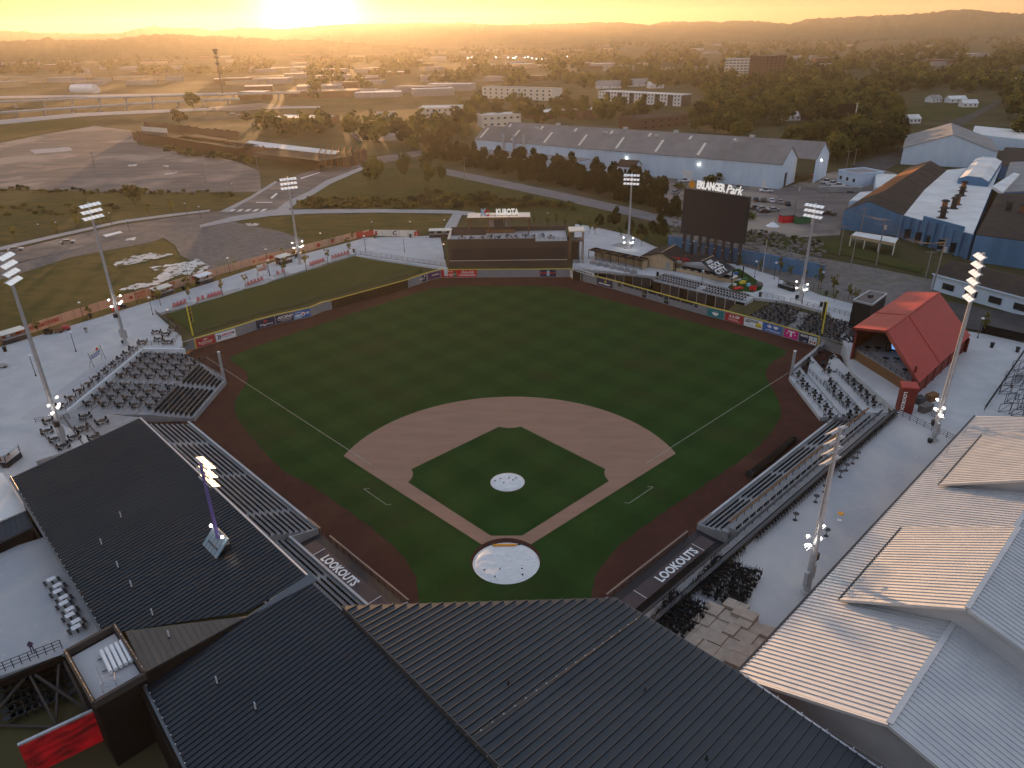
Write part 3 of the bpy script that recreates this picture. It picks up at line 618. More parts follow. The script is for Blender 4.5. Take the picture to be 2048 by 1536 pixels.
# thin vent pipes
def vent(u, v, z, h=.9, m='lamp_white', label=''):
    p = at(u, v, z); t = thing('vent_pipe', label, 'vent', p); b = MB(); b.tube(p, p+Vector((0, 0, h)), .07, n=8); obj('pipe', b, m, t)
    b = MB(); b.tube(p, p+Vector((0, 0, .12)), .17, .12, 8); obj('flashing', b, 'black_metal', t)
def onA(u, v, P):
    n = (P[1]-P[0]).cross(P[-1]-P[0]).normalized(); d = (_f+_r*((u-1024)/FOC)-_u*((v-768)/FOC)); o = Vector((CX, CY, CZ)); t = (P[0]-o).dot(n)/d.dot(n); return o+d*t
pos = ['beside the light tower side of the roof', 'nearest the rear gutter', 'in the middle of the row', 'second from the bronze wedge', 'closest to the bronze wedge']
for i, (u, v) in enumerate([(243, 1036), (204, 1090), (237, 1136), (264, 1175), (306, 1232)]):
    p = onA(u, v, Apan); vent(u, v, p.z, .95, label='white vent pipe on the third base roof, '+pos[i])
for i, (u, v) in enumerate([(435, 1368), (512, 1420)]):
    p = onA(u, v, Bpan); vent(u, v, p.z, .95, label='white vent pipe on the darkest roof, '+['the one nearer the bronze wedge', 'the one nearer the bottom edge'][i])
p = onA(339, 1275, wz); vent(339, 1275, p.z, .9, label='white vent pipe on the bronze wedge roof')
for i, (u, v) in enumerate([(1017, 1368), (1290, 1382), (1413, 1518)]):
    p = onA(u, v, Cp[:2]+[Cp[3]]); vent(u, v, p.z, .5, 'black_metal', label='black vent stub on the slate grey roof, '+['left of the bulb string', 'right of the bulb string', 'lowest in the picture'][i])
# --- first-base building: light ribbed roof with raised shed dormers
E1, E2 = F1(-9, 36.5, 8.7), F1(67.5, 36.5, 8.7); G1, G2 = F1(-9, 49.5, 13.2), F1(67.5, 49.5, 13.2)
e_s0 = -4.6
E1, G1 = F1(e_s0, 36.5, 8.7), F1(e_s0+.2, 49.5, 13.2)
r1 = thing('club_roof', 'large pale ribbed metal roof along first base, its field side warm in the sun', 'roof', (E1+G2)/2)
rib_roof(r1, [E1, E2, G2, G1], E1-G1, .62, 'roof_light', rw=.12, rh=.085)
Hb1, Hb2 = F1(e_s0+.2, 63, 9.2), F1(67.5, 63, 9.2)
rib_roof(r1, [G1, G2, Hb2, Hb1], G1-Hb1, .62, 'roof_light', rw=.12, rh=.085)
rg = MB(); rg.bar(G1+Vector((0, 0, .1)), G2+Vector((0, 0, .1)), .5, .14); obj('ridge_cap', rg, 'roof_light', r1)
gt = MB(); gt.bar(E1+Vector((-.12, .12, -.05)), E2+Vector((-.12, .12, -.05)), .18, .26); obj('gutter', gt, 'dark_metal', r1)
bw = MB(); bw.prism([F1(e_s0+1, 38), F1(66.5, 38), F1(66.5, 62), F1(e_s0+1, 62)], 2.4, 8.4); obj('wall', bw, 'grey_wall', r1)
gw = MB(); gw.slab([E1+Vector((.8, .6, -.4)), G1+Vector((.6, .6, -.4)), Hb1+Vector((.6, .6, -.4)), F1(e_s0+.9, 62.5, 7.9), F1(e_s0+.9, 37, 7.9)], .2); obj('gable_wall', gw, 'grey_wall', r1)
rk = MB(); rk.bar(E1+Vector((-.1, -.1, -.05)), G1+Vector((-.1, -.1, -.05)), .2, .3); rk.bar(G1+Vector((-.1, -.1, -.05)), Hb1+Vector((-.1, -.1, -.05)), .2, .3); obj('rake_trim', rk, 'roof_light', r1)
def dormer(s0, s1, lab):
    o0, o1 = 39.6, 50.2; z0 = 8.7+4.5*(o0-36.5)/13+.45; z1 = 15.9
    P = [F1(s0, o0, z0), F1(s1, o0, z0), F1(s1, o1, z1), F1(s0, o1, z1)]
    t = thing('dormer_roof', lab, 'roof', P[0]); rib_roof(t, P, P[0]-P[3], .62, 'roof_light', rw=.12, rh=.085)
    o2 = 63.; P2 = [P[3], P[2], F1(s1, o2, 11.9), F1(s0, o2, 11.9)]; rib_roof(t, P2, P2[0]-P2[3], .62, 'roof_light', rw=.12, rh=.085)
    rr = MB(); rr.bar(P[3]+Vector((0, 0, .1)), P[2]+Vector((0, 0, .1)), .45, .14); obj('ridge_cap', rr, 'roof_light', t)
    for s in (s0, s1):
        sg = 1 if s == s0 else -1
        w = MB(); k = .9*sg; w.slab([F1(s+k, o0+1.2, 9.6), F1(s+k, o1, 13.0), F1(s+k, 62, 8.8), F1(s+k, 62, 12.1), F1(s+k, o1, z1-.12), F1(s+k, o0+1.2, z0+.25)], .15); obj('side_wall', w, 'roof_light', t)
        tr_ = MB(); tr_.bar(F1(s, o0, z0-.08), F1(s, o1, z1-.08), .16, .3); tr_.bar(F1(s, o1, z1-.08), F1(s, o2, 11.82), .16, .3); obj('fascia', tr_, 'roof_light', t)
    g = MB(); g.bar(P[0]+Vector((-.1, .1, -.05)), P[1]+Vector((-.1, .1, -.05)), .15, .2); obj('gutter', g, 'dark_metal', t)
dormer(10.5, 27.5, 'nearer raised shed dormer on the pale first base roof')
dormer(40.5, 58.5, 'farther raised shed dormer on the pale first base roof, above the snow rail')
# snow rails and braces at the far eave
for i, s in enumerate((46, 52, 60)):
    t = thing('roof_brace', 'bent pipe brace standing on the pale roof eave, '+['nearest of three', 'middle of three', 'farthest of three'][i], 'brace', F1(s, 37.4, 9.0), 'pipe braces on the pale roof')
    b = MB(); b.path([F1(s, 37, 8.9), F1(s+.2, 37.2, 10.2), F1(s+1.5, 39.5, 10.1), F1(s+1.7, 39.8, 9.8)], .05); b.path([F1(s-1.2, 37, 8.9), F1(s+.2, 37.2, 10.2)], .05); obj('pipe', b, 'galv', t)
# bottom-right: pier passage between roofs, skylight dome
sk = thing('roof_dome', 'white rounded vent dome at the bottom right corner of the pale roof', 'vent', F1(6, 60.5, 9.9))
b = MB()
for k in range(4): b.tube(F1(6, 60.5, 9.9+.28*k), F1(6, 60.5, 10.18+.28*k), 1.0*math.cos(k*.36), 1.0*math.cos((k+1)*.36), 16)
obj('dome', b, 'lamp_white', sk)
pb = MB(); pb.prism([F1(-20, 30), F1(-5.3, 30), F1(-5.3, 62), F1(-20, 62)], 1, 3.4); obj('passage_floor', pb, 'deck_concrete', kind='structure')
vm = thing('entry_wall', 'brown brick wall of the passage between the slate roof and the pale roof', 'wall', F1(-6.5, 45, 3.4))
b = MB(); b.slab([F1(-6.2, 38, 8), F1(-6.2, 60, 8), F1(-6.2, 60, 3.4), F1(-6.2, 38, 3.4)], .3); obj('wall', b, 'brick_wall', vm)
b = MB(); b.slab([F1(-6.6, 48, 6.4), F1(-6.6, 53, 6.4), F1(-6.6, 53, 3.4), F1(-6.6, 48, 3.4)], .1); obj('opening', b, 'ink', vm)
b = MB(); b.slab([F1(-7.5, 44, 5.9), F1(-7.5, 62, 5.9), F1(-9.5, 62, 5.6), F1(-9.5, 44, 5.6)], .15); obj('canopy', b, 'dark_metal', vm)
# ================================================================== stands (stepped concrete) and seats
seat_places = []                         # (position, facing)
def stand(name, Fn, s0, s1, o0, rows, z0, depth=.85, rise=.34, label='', sgn=1, back=0.):
    t = thing(name, label, 'stand', Fn((s0+s1)/2, o0))
    for r in range(rows):
        b = MB(); a = o0+.35+r*depth; e = a+depth+(back if r == rows-1 else 0)
        b.prism([Fn(s0, a), Fn(s1, a), Fn(s1, e), Fn(s0, e)], -.3, z0+rise*r); obj('tread', b, 'stand_concrete', t)
    w = MB(); w.prism([Fn(s0, o0), Fn(s1, o0), Fn(s1, o0+.34), Fn(s0, o0+.34)], -.3, z0+.45); obj('front_wall', w, 'concrete', t)
    return t
fac3 = math.atan2(q, q); fac1 = math.atan2(q, -q)      # direction the seats look at (towards the field)
def seats_in(Fn, s0, s1, o0, rows, z0, fac, aisles, depth=.85, rise=.34, skip=0):
    for r in range(skip, rows):
        s = s0+.4
        while s < s1-.3:
            if not any(a-.6 < s < a+.6 for a in aisles): seat_places.append((Fn(s, o0+.35+(r+.62)*depth, z0+rise*r), fac))
            s += .54
ai3 = [57.6, 43.2, 29.2]
stand('lower_stand', F3, 22.6, 67.6, 15.6, 9, .55, label='lower seating bank along third base with four blocks of black seats', back=5)
seats_in(F3, 22.6, 67.6, 15.6, 8, .55, fac3, ai3)
stand('lower_stand', F3, -3, 22.4, 19.9, 6, 1.35, label='narrow seating bank above the left dugout', back=4)
seats_in(F3, -3, 22.4, 19.9, 4, 1.35, fac3, [11.6])
stand('lower_stand', F1, 22.6, 66.0, 15.6, 5, .55, label='lower seating bank along first base with dark seat rows', back=.2)
ai1 = [54.0, 42.5, 32.5]
seats_in(F1, 22.8, 65.8, 15.6, 4, .55, fac1, ai1)
# counters above the first base seats
for i, (oo, zz, nm) in enumerate(((20.0, 2.9, 'lower'), (22.3, 3.3, 'upper'))):
    sA = 23.2 if i == 0 else -4
    t = thing('drink_rail', nm+' counter row running the length of the first base side', 'counter', F1(30, oo))
    b = MB(); b.prism([F1(sA, oo), F1(70, oo), F1(70, oo+2.0), F1(sA, oo+2.0)], -.3, zz-.5+.3*i); obj('tread', b, 'stand_concrete', t)
    b = MB(); b.prism([F1(sA, oo-.05), F1(70, oo-.05), F1(70, oo+.25), F1(sA, oo+.25)], zz+.35, zz+.43); obj('counter_top', b, 'wood' if i == 0 else 'black_metal', t)
    b = MB()
    for k in range(36):
        if -3.5+k*2.05 < sA: continue
        b.bar(F1(-3.5+k*2.05, oo+.1, zz-.6), F1(-3.5+k*2.05, oo+.1, zz+.36), .07)
    obj('bracket', b, 'black_metal', t, kind='stuff')
    for k in range(110): 
        if (i == 1 or k % 3) and -2+k*.64 > sA: seat_places.append((F1(-2+k*.64, oo+1.0, zz-.5+.3*i), fac1))
# stadium seat: pan and back with side frame, one mesh
def seat_mb():
    b = MB(); b.box((0, -.1, .34), (.44, .16, .05)); b.add([(-.23, -.16, .30), (.23, -.16, .30), (.23, -.22, .68), (-.23, -.22, .68), (-.23, -.20, .30), (.23, -.20, .30), (.23, -.26, .66), (-.23, -.26, .66)], [(0, 1, 2, 3), (5, 4, 7, 6), (3, 2, 6, 7), (0, 3, 7, 4), (1, 5, 6, 2)])
    for x in (-.25, .25): b.box((x, -.12, .22), (.035, .18, .42))
    return b
sme = mesh_from('stadium_seat', seat_mb(), 'seat_black')
camv = Vector((CX, CY, CZ))
# rows hidden under the roof are not visible: keep what the picture can see
seat_places.sort(key=lambda s: (s[0]-camv).length)
for i, (p, f) in enumerate(seat_places[:300]):
    o = bpy.data.objects.new('stadium_seat', sme); COL.objects.link(o); o.location = p; o.rotation_euler = (0, 0, f-math.pi/2)
    dg3 = (-p.x+p.y) > (p.x+p.y)
    tag(o, 'black fold-up stadium seat in the nearest rows of the %s side' % ('third base' if dg3 else 'first base'), 'seat', 'black seats in the stands, %s side' % ('third base' if dg3 else 'first base'))
def merge_copies(name, vs, fs, places, m, kind='stuff', label=None):
    V = np.array(vs, dtype=np.float64); F = fs; nv = len(V); allv = []; 
    for p, f, sc in places:
        c, s = math.cos(f), math.sin(f); allv.append(np.stack([V[:, 0]*c-V[:, 1]*s, V[:, 0]*s+V[:, 1]*c, V[:, 2]], 1)*sc+np.array(p))
    A = np.concatenate(allv); me = bpy.data.meshes.new(name); n = len(places)
    lt = np.array([len(f) for f in F]); li = np.array([i for f in F for i in f])
    me.vertices.add(len(A)); me.vertices.foreach_set('co', A.astype(np.float32).ravel())
    L = (np.tile(li, (n, 1))+np.arange(n)[:, None]*nv).ravel(); me.loops.add(len(L)); me.loops.foreach_set('vertex_index', L.astype(np.int32))
    T = np.tile(lt, n); me.polygons.add(len(T)); me.polygons.foreach_set('loop_start', np.concatenate([[0], np.cumsum(T)[:-1]]).astype(np.int32))
    me.materials.append(M[m] if isinstance(m, str) else m); me.update(calc_edges=True); me.validate()
    o = bpy.data.objects.new(name, me); COL.objects.link(o); o['kind'] = kind
    if label: o['label'] = label
    return o
sb = seat_mb()
merge_copies('stadium_seats', sb.v, sb.f, [(p, f-math.pi/2, 1.) for p, f in seat_places[300:]], 'seat_black')
# ================================================================== dugouts
def dugout(Fn, s0, s1, lab, flip):
    t = thing('dugout', lab, 'dugout', Fn((s0+s1)/2, 17.5))
    b = MB(); b.prism([Fn(s0, 15.75), Fn(s1, 15.75), Fn(s1, 20.2), Fn(s0, 20.2)], -.25, .03); obj('floor', b, 'ink', t)
    b = MB(); b.slab([Fn(s0+.2, 17.8, 1.42), Fn(s1-2.6, 17.8, 1.42), Fn(s1-2.6, 19.85, 1.36), Fn(s0+.2, 19.85, 1.36)], .3); obj('roof', b, 'dug_roof', t)
    for i in range(3):
        s = lerp(s0+.2, s1-2.6, (.14, .5, .86)[i])
        if i == 1: continue
        b = MB(); b.bar(Fn(s, 17.83, 1.425), Fn(s, 19.8, 1.37), .07, .03); obj('seam_strip', b, 'white', t)
    a, c = Fn(s0, 15.7), Fn(s1-2.8, 15.7)
    b = MB(); b.bar(a+Vector((0, 0, 1.12)), c+Vector((0, 0, 1.12)), .22, .16); obj('padded_rail', b, 'pad_tan', t)
    b = MB(); b.bar(a+Vector((0, 0, .6)), c+Vector((0, 0, .6)), .05); b.bar(a+Vector((0, 0, .15)), c+Vector((0, 0, .15)), .05); obj('lower_rail', b, 'black_metal', t)
    for k in range(12):
        b = MB(); p = a.lerp(c, k/11); b.bar(p, p+Vector((0, 0, 1.1)), .08); obj('post', b, 'black_metal', t)
    b = MB(); b.bar(Fn(s0+1.5, 17.6, .45), Fn(s1-4, 17.6, .45), .4, .07); obj('bench', b, 'wood', t)
    for s in (s0-.1, s1+.1): b = MB(); b.slab([Fn(s, 15.8, .9), Fn(s, 20, 1.7), Fn(s, 20, -.2), Fn(s, 15.8, -.2)], .25); obj('end_wall', b, 'stand_concrete', t)
    b = MB(); st = Fn(s1-1.4, 15.7)
    a2, c2 = Fn(s1-.2, 15.7), Fn(s1+3.2, 15.7)
    b.bar(a2+Vector((0, 0, 1.05)), c2+Vector((0, 0, 1.05)), .2, .14)
    for k in range(4): p = a2.lerp(c2, k/3); b.bar(p, p+Vector((0, 0, 1.05)), .07)
    obj('gate_rail', b, 'pad_tan', t)
    # lettering on the roof
    e = (Fn(1, 0)-Fn(0, 0)); n = (Fn(0, 1, .116)-Fn(0, 0)).normalized()
    return t
M['dug_roof'] = mat('dug_roof', (.085, .062, .064), .7, c2=(.072, .054, .056), scale=.7); M['pad_tan'] = mat('pad_tan', (.26, .19, .15), .6)
d3 = dugout(F3, 1.0, 22.0, 'left dugout with dull maroon roof lettered in white', 1)
d1 = dugout(F1, 2.2, 22.8, 'right dugout with dull maroon roof lettered in white', -1)
nrm3 = (F3(0, 19.85, 1.36)-F3(0, 17.8, 1.42)).normalized(); nrm1 = (F1(0, 19.85, 1.36)-F1(0, 17.8, 1.42)).normalized()
letters('LOOKOUTS', F3(15.4, 18.15, 1.425)+nrm3*1.35, (F3(0, 0)-F3(1, 0))*7.6, -nrm3*1.35, 'white', d3, .02)
letters('LOOKOUTS', F1(8.6, 18.15, 1.425)+nrm1*1.35, (F1(1, 0)-F1(0, 0))*8.4, -nrm1*1.35, 'white', d1, .02)
# rolled field tarp on its drum
t = thing('tarp_roll', 'long dark rolled field cover lying at the front of the first base stand', 'tarp roll', F1(47.5, 14.2)); b = MB(); b.tube(F1(40, 14.3, .62), F1(55, 13.9, .62), .6, n=14); obj('roll', b, 'dark_brown', t)
for s in (39.9, 55.1): b = MB(); b.tube(F1(s-.05, 14.1, .62), F1(s+.05, 14.1, .62), .7, n=14); obj('drum_end', b, 'dark_metal', t)
# ================================================================== OUTFIELD WALLS AND ADVERTISING BOARDS
def outn(a, b):
    d = (b-a).normalized(); n = Vector((-d.y, d.x, 0)); return n if n.dot((a+b)/2-Vector((0, 55, 0))) > 0 else -n
def wall_run(name, P, label, h=2.42, skip=(), step=2.4, m='pad_grey', cap='yellow'):
    t = thing(name, label, 'wall', P[0])
    for i in range(len(P)-1):
        a, b = P[i], P[i+1]; n = outn(a, b); L = (b-a).length; k = max(1, round(L/step)); mm = m
        if i in skip: mm = skip[i]
        for j in range(k):
            p, r_ = a.lerp(b, j/k), a.lerp(b, (j+1)/k); e = (r_-p).normalized()*.012; mb = MB()
            mb.prism([p+e, r_-e, r_-e+n*.25, p+e+n*.25], -.1, h); obj('wall_pad', mb, mm, t)
        mb = MB(); mb.bar(a+n*.1+Vector((0, 0, h+.05)), b+n*.1+Vector((0, 0, h+.05)), .26, .13); obj('top_stripe', mb, cap, t)
    return t
wl_ = wall_run('left_field_wall', lfw, 'padded left field wall with a yellow top stripe and a dark open section', skip={6: 'dark_brown'})
wc_ = wall_run('center_field_wall', cfw, 'straight padded wall below the dark building in centre field')
wr_ = wall_run('right_field_wall', rfw, 'long padded right field wall with yellow top stripe and window openings')
def board(u0, v0, u1, v1, m, label, z0=.18, z1=2.2, off=.03):
    a, b = at(u0, v0), at(u1, v1); n = -outn(a, b); A = a+n*.012+Vector((0, 0, z0)); X = b-a; Y = Vector((0, 0, z1-z0))
    t = thing('advertising_board', label, 'billboard', A, 'advertising boards on the outfield wall')
    mb = MB(); mb.prism([a+n*.012, b+n*.012, b+n*.05, a+n*.05], z0, z1); obj('panel', mb, m, t)
    O = a+n*.056+Vector((0, 0, z0))
    def tx(s, x0, x1, y0, y1, m2, shear=0.): letters(s, O+X*x0+Y*y0, X*(x1-x0), Y*(y1-y0), m2, t, .015, shear=shear)
    def sh(P, m2, nm='emblem', d=.0): mb = MB(); mb.add([O+X*x+Y*y+n*d for x, y in P], [tuple(range(len(P)))]); obj(nm, mb, m2, t)
    def bar(x0, x1, y0, y1, m2): sh([(x0, y0), (x1, y0), (x1, y1), (x0, y1)], m2, 'stripe')
    def disc(x, y, rx, ry, m2, d=0., nm='emblem'): sh([(x+rx*math.cos(k*.3927), y+ry*math.sin(k*.3927)) for k in range(16)], m2, nm, d)
    return tx, sh, bar, disc
tx, sh, bar, disc = board(394, 697, 432, 686, 'red', 'red board with cream script and crown, at the left foul corner')
tx('Budweiser', .14, .88, .32, .58, 'cream'); sh([(.42, .66), (.58, .66), (.62, .84), (.54, .76), (.5, .88), (.46, .76), (.38, .84)], 'cream'); bar(.22, .8, .2, .25, 'cream')
tx, sh, bar, disc = board(433.5, 685.6, 473, 674, 'white', 'white board with red ARROW lettering between blue arrows')
tx('ARROW', .26, .8, .48, .76, 'red_bright', .12); tx('Transport', .28, .74, .26, .42, 'blue', .1)
sh([(.06, .2), (.12, .2), (.2, .5), (.12, .8), (.06, .8), (.13, .5)], 'navy'); sh([(.16, .2), (.21, .2), (.28, .5), (.21, .8), (.16, .8), (.22, .5)], 'navy'); sh([(.8, .55), (.88, .55), (.88, .45), (.96, .62), (.88, .8), (.88, .68), (.8, .68)], 'navy')
tx, sh, bar, disc = board(514, 659.5, 551, 649.5, 'navy', 'dark navy board with white serif lettering and a small red figure')
tx('Pilgrims', .2, .88, .12, .42, 'white'); disc(.5, .72, .1, .14, 'red')
tx, sh, bar, disc = board(553, 649, 588, 641, 'navy', 'navy board with bold white ASCEND lettering')
tx('ASCEND', .06, .94, .5, .86, 'white', .08); bar(.1, .9, .36, .4, 'white'); bar(.2, .9, .24, .27, 'cream'); bar(.3, .85, .14, .17, 'cream')
tx, sh, bar, disc = board(589.5, 640.6, 622, 633.3, 'blue', 'bright blue board with white letters and a round emblem')
bar(.02, .44, .05, .6, 'light_blue'); tx('SRI', .1, .38, .3, .56, 'white'); disc(.56, .5, .12, .26, 'white'); disc(.56, .45, .06, .14, 'red', .002); tx('4D', .72, .94, .4, .7, 'white'); bar(.08, .5, .76, .82, 'white')
tx, sh, bar, disc = board(829, 571.2, 853, 563, 'pad_blue' if 'pad_blue' in M else 'navy', 'slate blue board with white lettering near the left bend of the wall')
tx('Cempa', .1, .86, .38, .66, 'white'); disc(.88, .82, .06, .1, 'cream')
tx, sh, bar, disc = board(856.5, 561.8, 880, 555.8, 'purple', 'purple board with small pale lettering beside the red drink board')
tx('EXPERIENCE', .34, .92, .5, .66, 'white')
tx, sh, bar, disc = board(883, 555.4, 954, 555, 'red_bright', 'wide red soft drink board with white script on the centre field wall', z1=2.35)
tx('Coca-Cola', .55, .9, .5, .9, 'white', .1); bar(.5, .96, .3, .35, 'white'); bar(.5, .96, .18, .23, 'white'); tx('Taste the', .17, .34, .3, .48, 'white'); tx('DAY', .24, .33, .14, .28, 'white')
sh([(.34, .05), (.43, .05), (.43, .55), (.40, .7), (.4, .92), (.37, .92), (.37, .7), (.34, .55)], 'green_paint'); bar(.34, .43, .3, .5, 'white')
for x in (.12, .21, .29): disc(x, .8, .018, .08, 'white')
tx, sh, bar, disc = board(1080, 554.3, 1112, 554.1, 'navy', 'black rounded board with red words either side of a pale blue block')
tx('BUD LIGHT', .04, .96, .38, .68, 'red_bright'); bar(.42, .6, .14, .9, 'light_blue'); sh([(.48, .25), (.54, .25), (.54, .75), (.48, .75)], 'white', d=.002)
tx, sh, bar, disc = board(1141, 554.6, 1163, 562, 'white', 'white board with a faint pink and blue script at the right bend of the wall')
disc(.4, .6, .32, .25, 'peach'); disc(.4, .6, .26, .19, 'white', .002); bar(.2, .85, .2, .28, 'light_blue')
tx, sh, bar, disc = board(1166, 562.6, 1191, 569, 'light_blue', 'pale blue board with a small dark sail emblem')
sh([(.44, .35), (.58, .35), (.5, .8)], 'navy'); bar(.05, .95, .04, .14, 'white')
tx, sh, bar, disc = board(1193, 569.6, 1225, 578, 'navy', 'navy board with a small gold emblem and thin white script')
sh([(.5, .55), (.62, .6), (.6, .85), (.5, .8)], 'yellow'); bar(.2, .8, .3, .36, 'white'); tx('FIRST HORIZON', .15, .85, .2, .42, 'white')
tx, sh, bar, disc = board(1414, 632, 1446, 640.2, 'teal', 'teal board with a white shell emblem')
sh([(.3, .62), (.7, .62), (.66, .35), (.5, .2), (.34, .35)], 'white'); sh([(.33, .72), (.5, .82), (.69, .72), (.5, .76)], 'light_blue')
tx, sh, bar, disc = board(1450, 641.2, 1485, 651, 'red', 'brick red board with bold slanted white letters')
tx('LUB', .2, .75, .55, .85, 'white', .15); bar(.16, .7, .34, .38, 'white'); bar(.16, .84, .2, .24, 'white')
tx, sh, bar, disc = board(1487.5, 651.8, 1523, 661, 'white', 'white board with navy headline and a yellow burger')
bar(.06, .8, .8, .9, 'navy'); bar(.06, .76, .64, .74, 'navy'); bar(.06, .3, .5, .6, 'navy'); disc(.8, .42, .17, .28, 'yellow'); bar(.63, .97, .2, .32, 'wood'); bar(.12, .55, .2, .28, 'light_blue')
tx, sh, bar, disc = board(1525, 661.6, 1562, 672.6, 'blue', 'royal blue board with white cross and shield emblems')
sh([(.3, .5), (.38, .5), (.38, .6), (.46, .6), (.46, .75), (.38, .75), (.38, .88), (.3, .88), (.3, .75), (.22, .75), (.22, .6), (.3, .6)], 'white'); sh([(.56, .85), (.8, .85), (.8, .65), (.68, .48), (.56, .65)], 'white'); tx('of Tennessee', .12, .9, .14, .36, 'white', .1)
tx, sh, bar, disc = board(1566, 673.6, 1594, 682, 'magenta', 'hot pink board with a big white letter T')
tx('T', .28, .78, .2, .85, 'white'); bar(.2, .3, .45, .55, 'white'); bar(.76, .86, .45, .55, 'white')
tx, sh, bar, disc = board(1597, 683, 1633, 693.8, 'navy', 'near black board with pale headline and two white card panels, at the right foul corner')
bar(.06, .5, .8, .88, 'white'); bar(.06, .48, .66, .74, 'white'); bar(.24, .42, .14, .2, 'white')
for x in (.54, .77): bar(x, x+.2, .06, .92, 'white'); bar(x+.03, x+.17, .56, .78, 'light_blue'); disc(x+.1, .3, .06, .16, 'peach_ink', .002)
# window openings in the right field wall
a, b = rfw[2], rfw[3]; n = -outn(a, b)
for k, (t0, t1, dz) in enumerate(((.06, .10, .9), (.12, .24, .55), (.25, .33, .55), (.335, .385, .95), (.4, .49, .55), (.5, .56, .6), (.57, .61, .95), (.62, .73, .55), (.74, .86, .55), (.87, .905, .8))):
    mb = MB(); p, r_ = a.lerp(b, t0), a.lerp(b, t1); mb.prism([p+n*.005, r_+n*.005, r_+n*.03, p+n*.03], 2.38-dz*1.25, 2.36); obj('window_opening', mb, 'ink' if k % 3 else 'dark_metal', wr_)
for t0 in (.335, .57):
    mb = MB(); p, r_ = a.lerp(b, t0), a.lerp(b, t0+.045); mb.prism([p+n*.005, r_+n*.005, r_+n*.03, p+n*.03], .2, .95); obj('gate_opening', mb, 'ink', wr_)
# yellow foul frames and poles
def foul_pole(base, h, lab, d):
    t = thing('foul_pole', lab, 'foul pole', base); mb = MB(); mb.tube(base, base+Vector((0, 0, h)), .17, .15, 10); obj('pole', mb, 'yellow', t)
    mb = MB(); e = d*.75; 
    for z in (h*.45, h*.6, h*.75, h*.88, h*.985): mb.bar(base+Vector((0, 0, z)), base+e+Vector((0, 0, z)), .05)
    mb.bar(base+e+Vector((0, 0, h*.45)), base+e+Vector((0, 0, h*.985)), .06); obj('screen_frame', mb, 'yellow', t)
    mb = MB(); mb.slab([base+d*.12+Vector((0, 0, h*.46)), base+d*.7+Vector((0, 0, h*.46)), base+d*.7+Vector((0, 0, h*.97)), base+d*.12+Vector((0, 0, h*.97))], .03); obj('banner', mb, 'ink', t)
foul_pole(at(386, 671, 2.45), 7.2, 'yellow left field foul pole with a black banner', Vector((.7, .7, 0)))
foul_pole(at(1643, 671, 2.45), 8.0, 'yellow right field foul pole with a black banner', Vector((-.7, .7, 0)))
for p, m_ in ((lfw[0], 1), (rfw[-1], -1)):
    t = thing('corner_post', 'yellow painted edge of the outfield wall at the %s foul corner' % ('left' if m_ > 0 else 'right'), 'post', p); mb = MB(); mb.box(p+Vector((-.1*m_, -.08, 1.2)), (.22, .22, 2.5)); obj('post', mb, 'yellow', t)
for (u, v), lab in (((448, 757), 'left'), ((1581, 757), 'right')):
    p = at(u, v, 0); t = thing('net_pole', 'plain grey round net pole standing alone at the %s field bullpen corner' % lab, 'pole', p); mb = MB(); mb.tube(p, p+Vector((0, 0, 6)), .3, .28, 12); obj('pole', mb, 'galv', t); mb = MB(); mb.tube(p+Vector((0, 0, 6)), p+Vector((0, 0, 6.12)), .33, .3, 12); obj('cap', mb, 'lamp_white', t)
    # side walls of the corners
t = thing('corner_wall', 'grey padded wall from the left foul corner to the terrace', 'wall', lfw[0])
c0, c1, c2_ = lfw[0], at(362, 712), at(452, 763); mb = MB(); mb.prism([c0, c0+Vector((-6.2, -6.2, 0)), c0+Vector((-6.4, -5.7, 0)), c0+Vector((-.1, .5, 0))], 0, 2.4); obj('wall', mb, 'pad_grey', t)
# ================================================================== railings
def railing(P, label, h=1.07, step=1.5, m='black_metal', rails=3, w=.05, name='railing'):
    t = thing(name, label, 'railing', P[0]); mb = MB(); mp = MB()
    for a, b in zip(P[:-1], P[1:]):
        for k in range(rails): z = Vector((0, 0, h*(1-k/rails))); mb.bar(a+z, b+z, w)
        n = max(1, round((b-a).length/step))
        for i in range(n+1): p = a.lerp(b, i/n); mp.bar(p, p+Vector((0, 0, h)), w*1.2)
    obj('rail', mb, m, t, kind='stuff' if len(P)*rails > 6 else None); obj('post', mp, m, t, kind='stuff'); return t
railing([p+Vector((0, 0, 0)) for p in pts([(386, 668), (470, 643), (548, 621), (620, 603), (662, 591), (818, 548)], 2.45)], 'low dark railing along the top of the left field wall in front of the lawn', h=.8, step=2.2, m='dark_metal')
railing(pts([(712, 507), (893, 533)], 3.0), 'dark railing on the concrete ramp beside the lawn, left of the dark building', 1.1, 2.0)
w = thing('retaining_wall', 'pale concrete retaining wall under the ramp railing beside the lawn', 'wall', at(712, 507, 2.9)); mb = MB(); a, b = at(712, 510, 3), at(895, 536, 3); mb.slab([a, b, b+Vector((0, 0, -2.4)), a+Vector((0, 0, -.3))], .3); mb.bar(a+Vector((0, 0, .04)), b+Vector((0, 0, .04)), .4, .16); obj('wall', mb, 'wall_pale', w)
railing(pts([(312, 628), (362, 664)], 3.0), 'railing at the lawn corner of the left plaza, thick topped', 1.0, 1.6, 'dark_metal', w=.09)
railing(pts([(362, 668), (347, 690), (275, 692)], 3.0), 'black railing around the plaza tables by the left foul corner', 1.1, 1.5)
railing(pts([(1148, 540), (1305, 563)], 3.0), 'black railing in front of the cabana lounge', 1.1, 1.6)
railing(pts([(1305, 563), (1400, 586)], 3.0), 'black railing in front of the right field seat rows, left half', 1.1, 1.6)
railing(pts([(1400, 586), (1492, 609)], 3.0), 'black railing in front of the right field seat rows, right half', 1.1, 1.6)
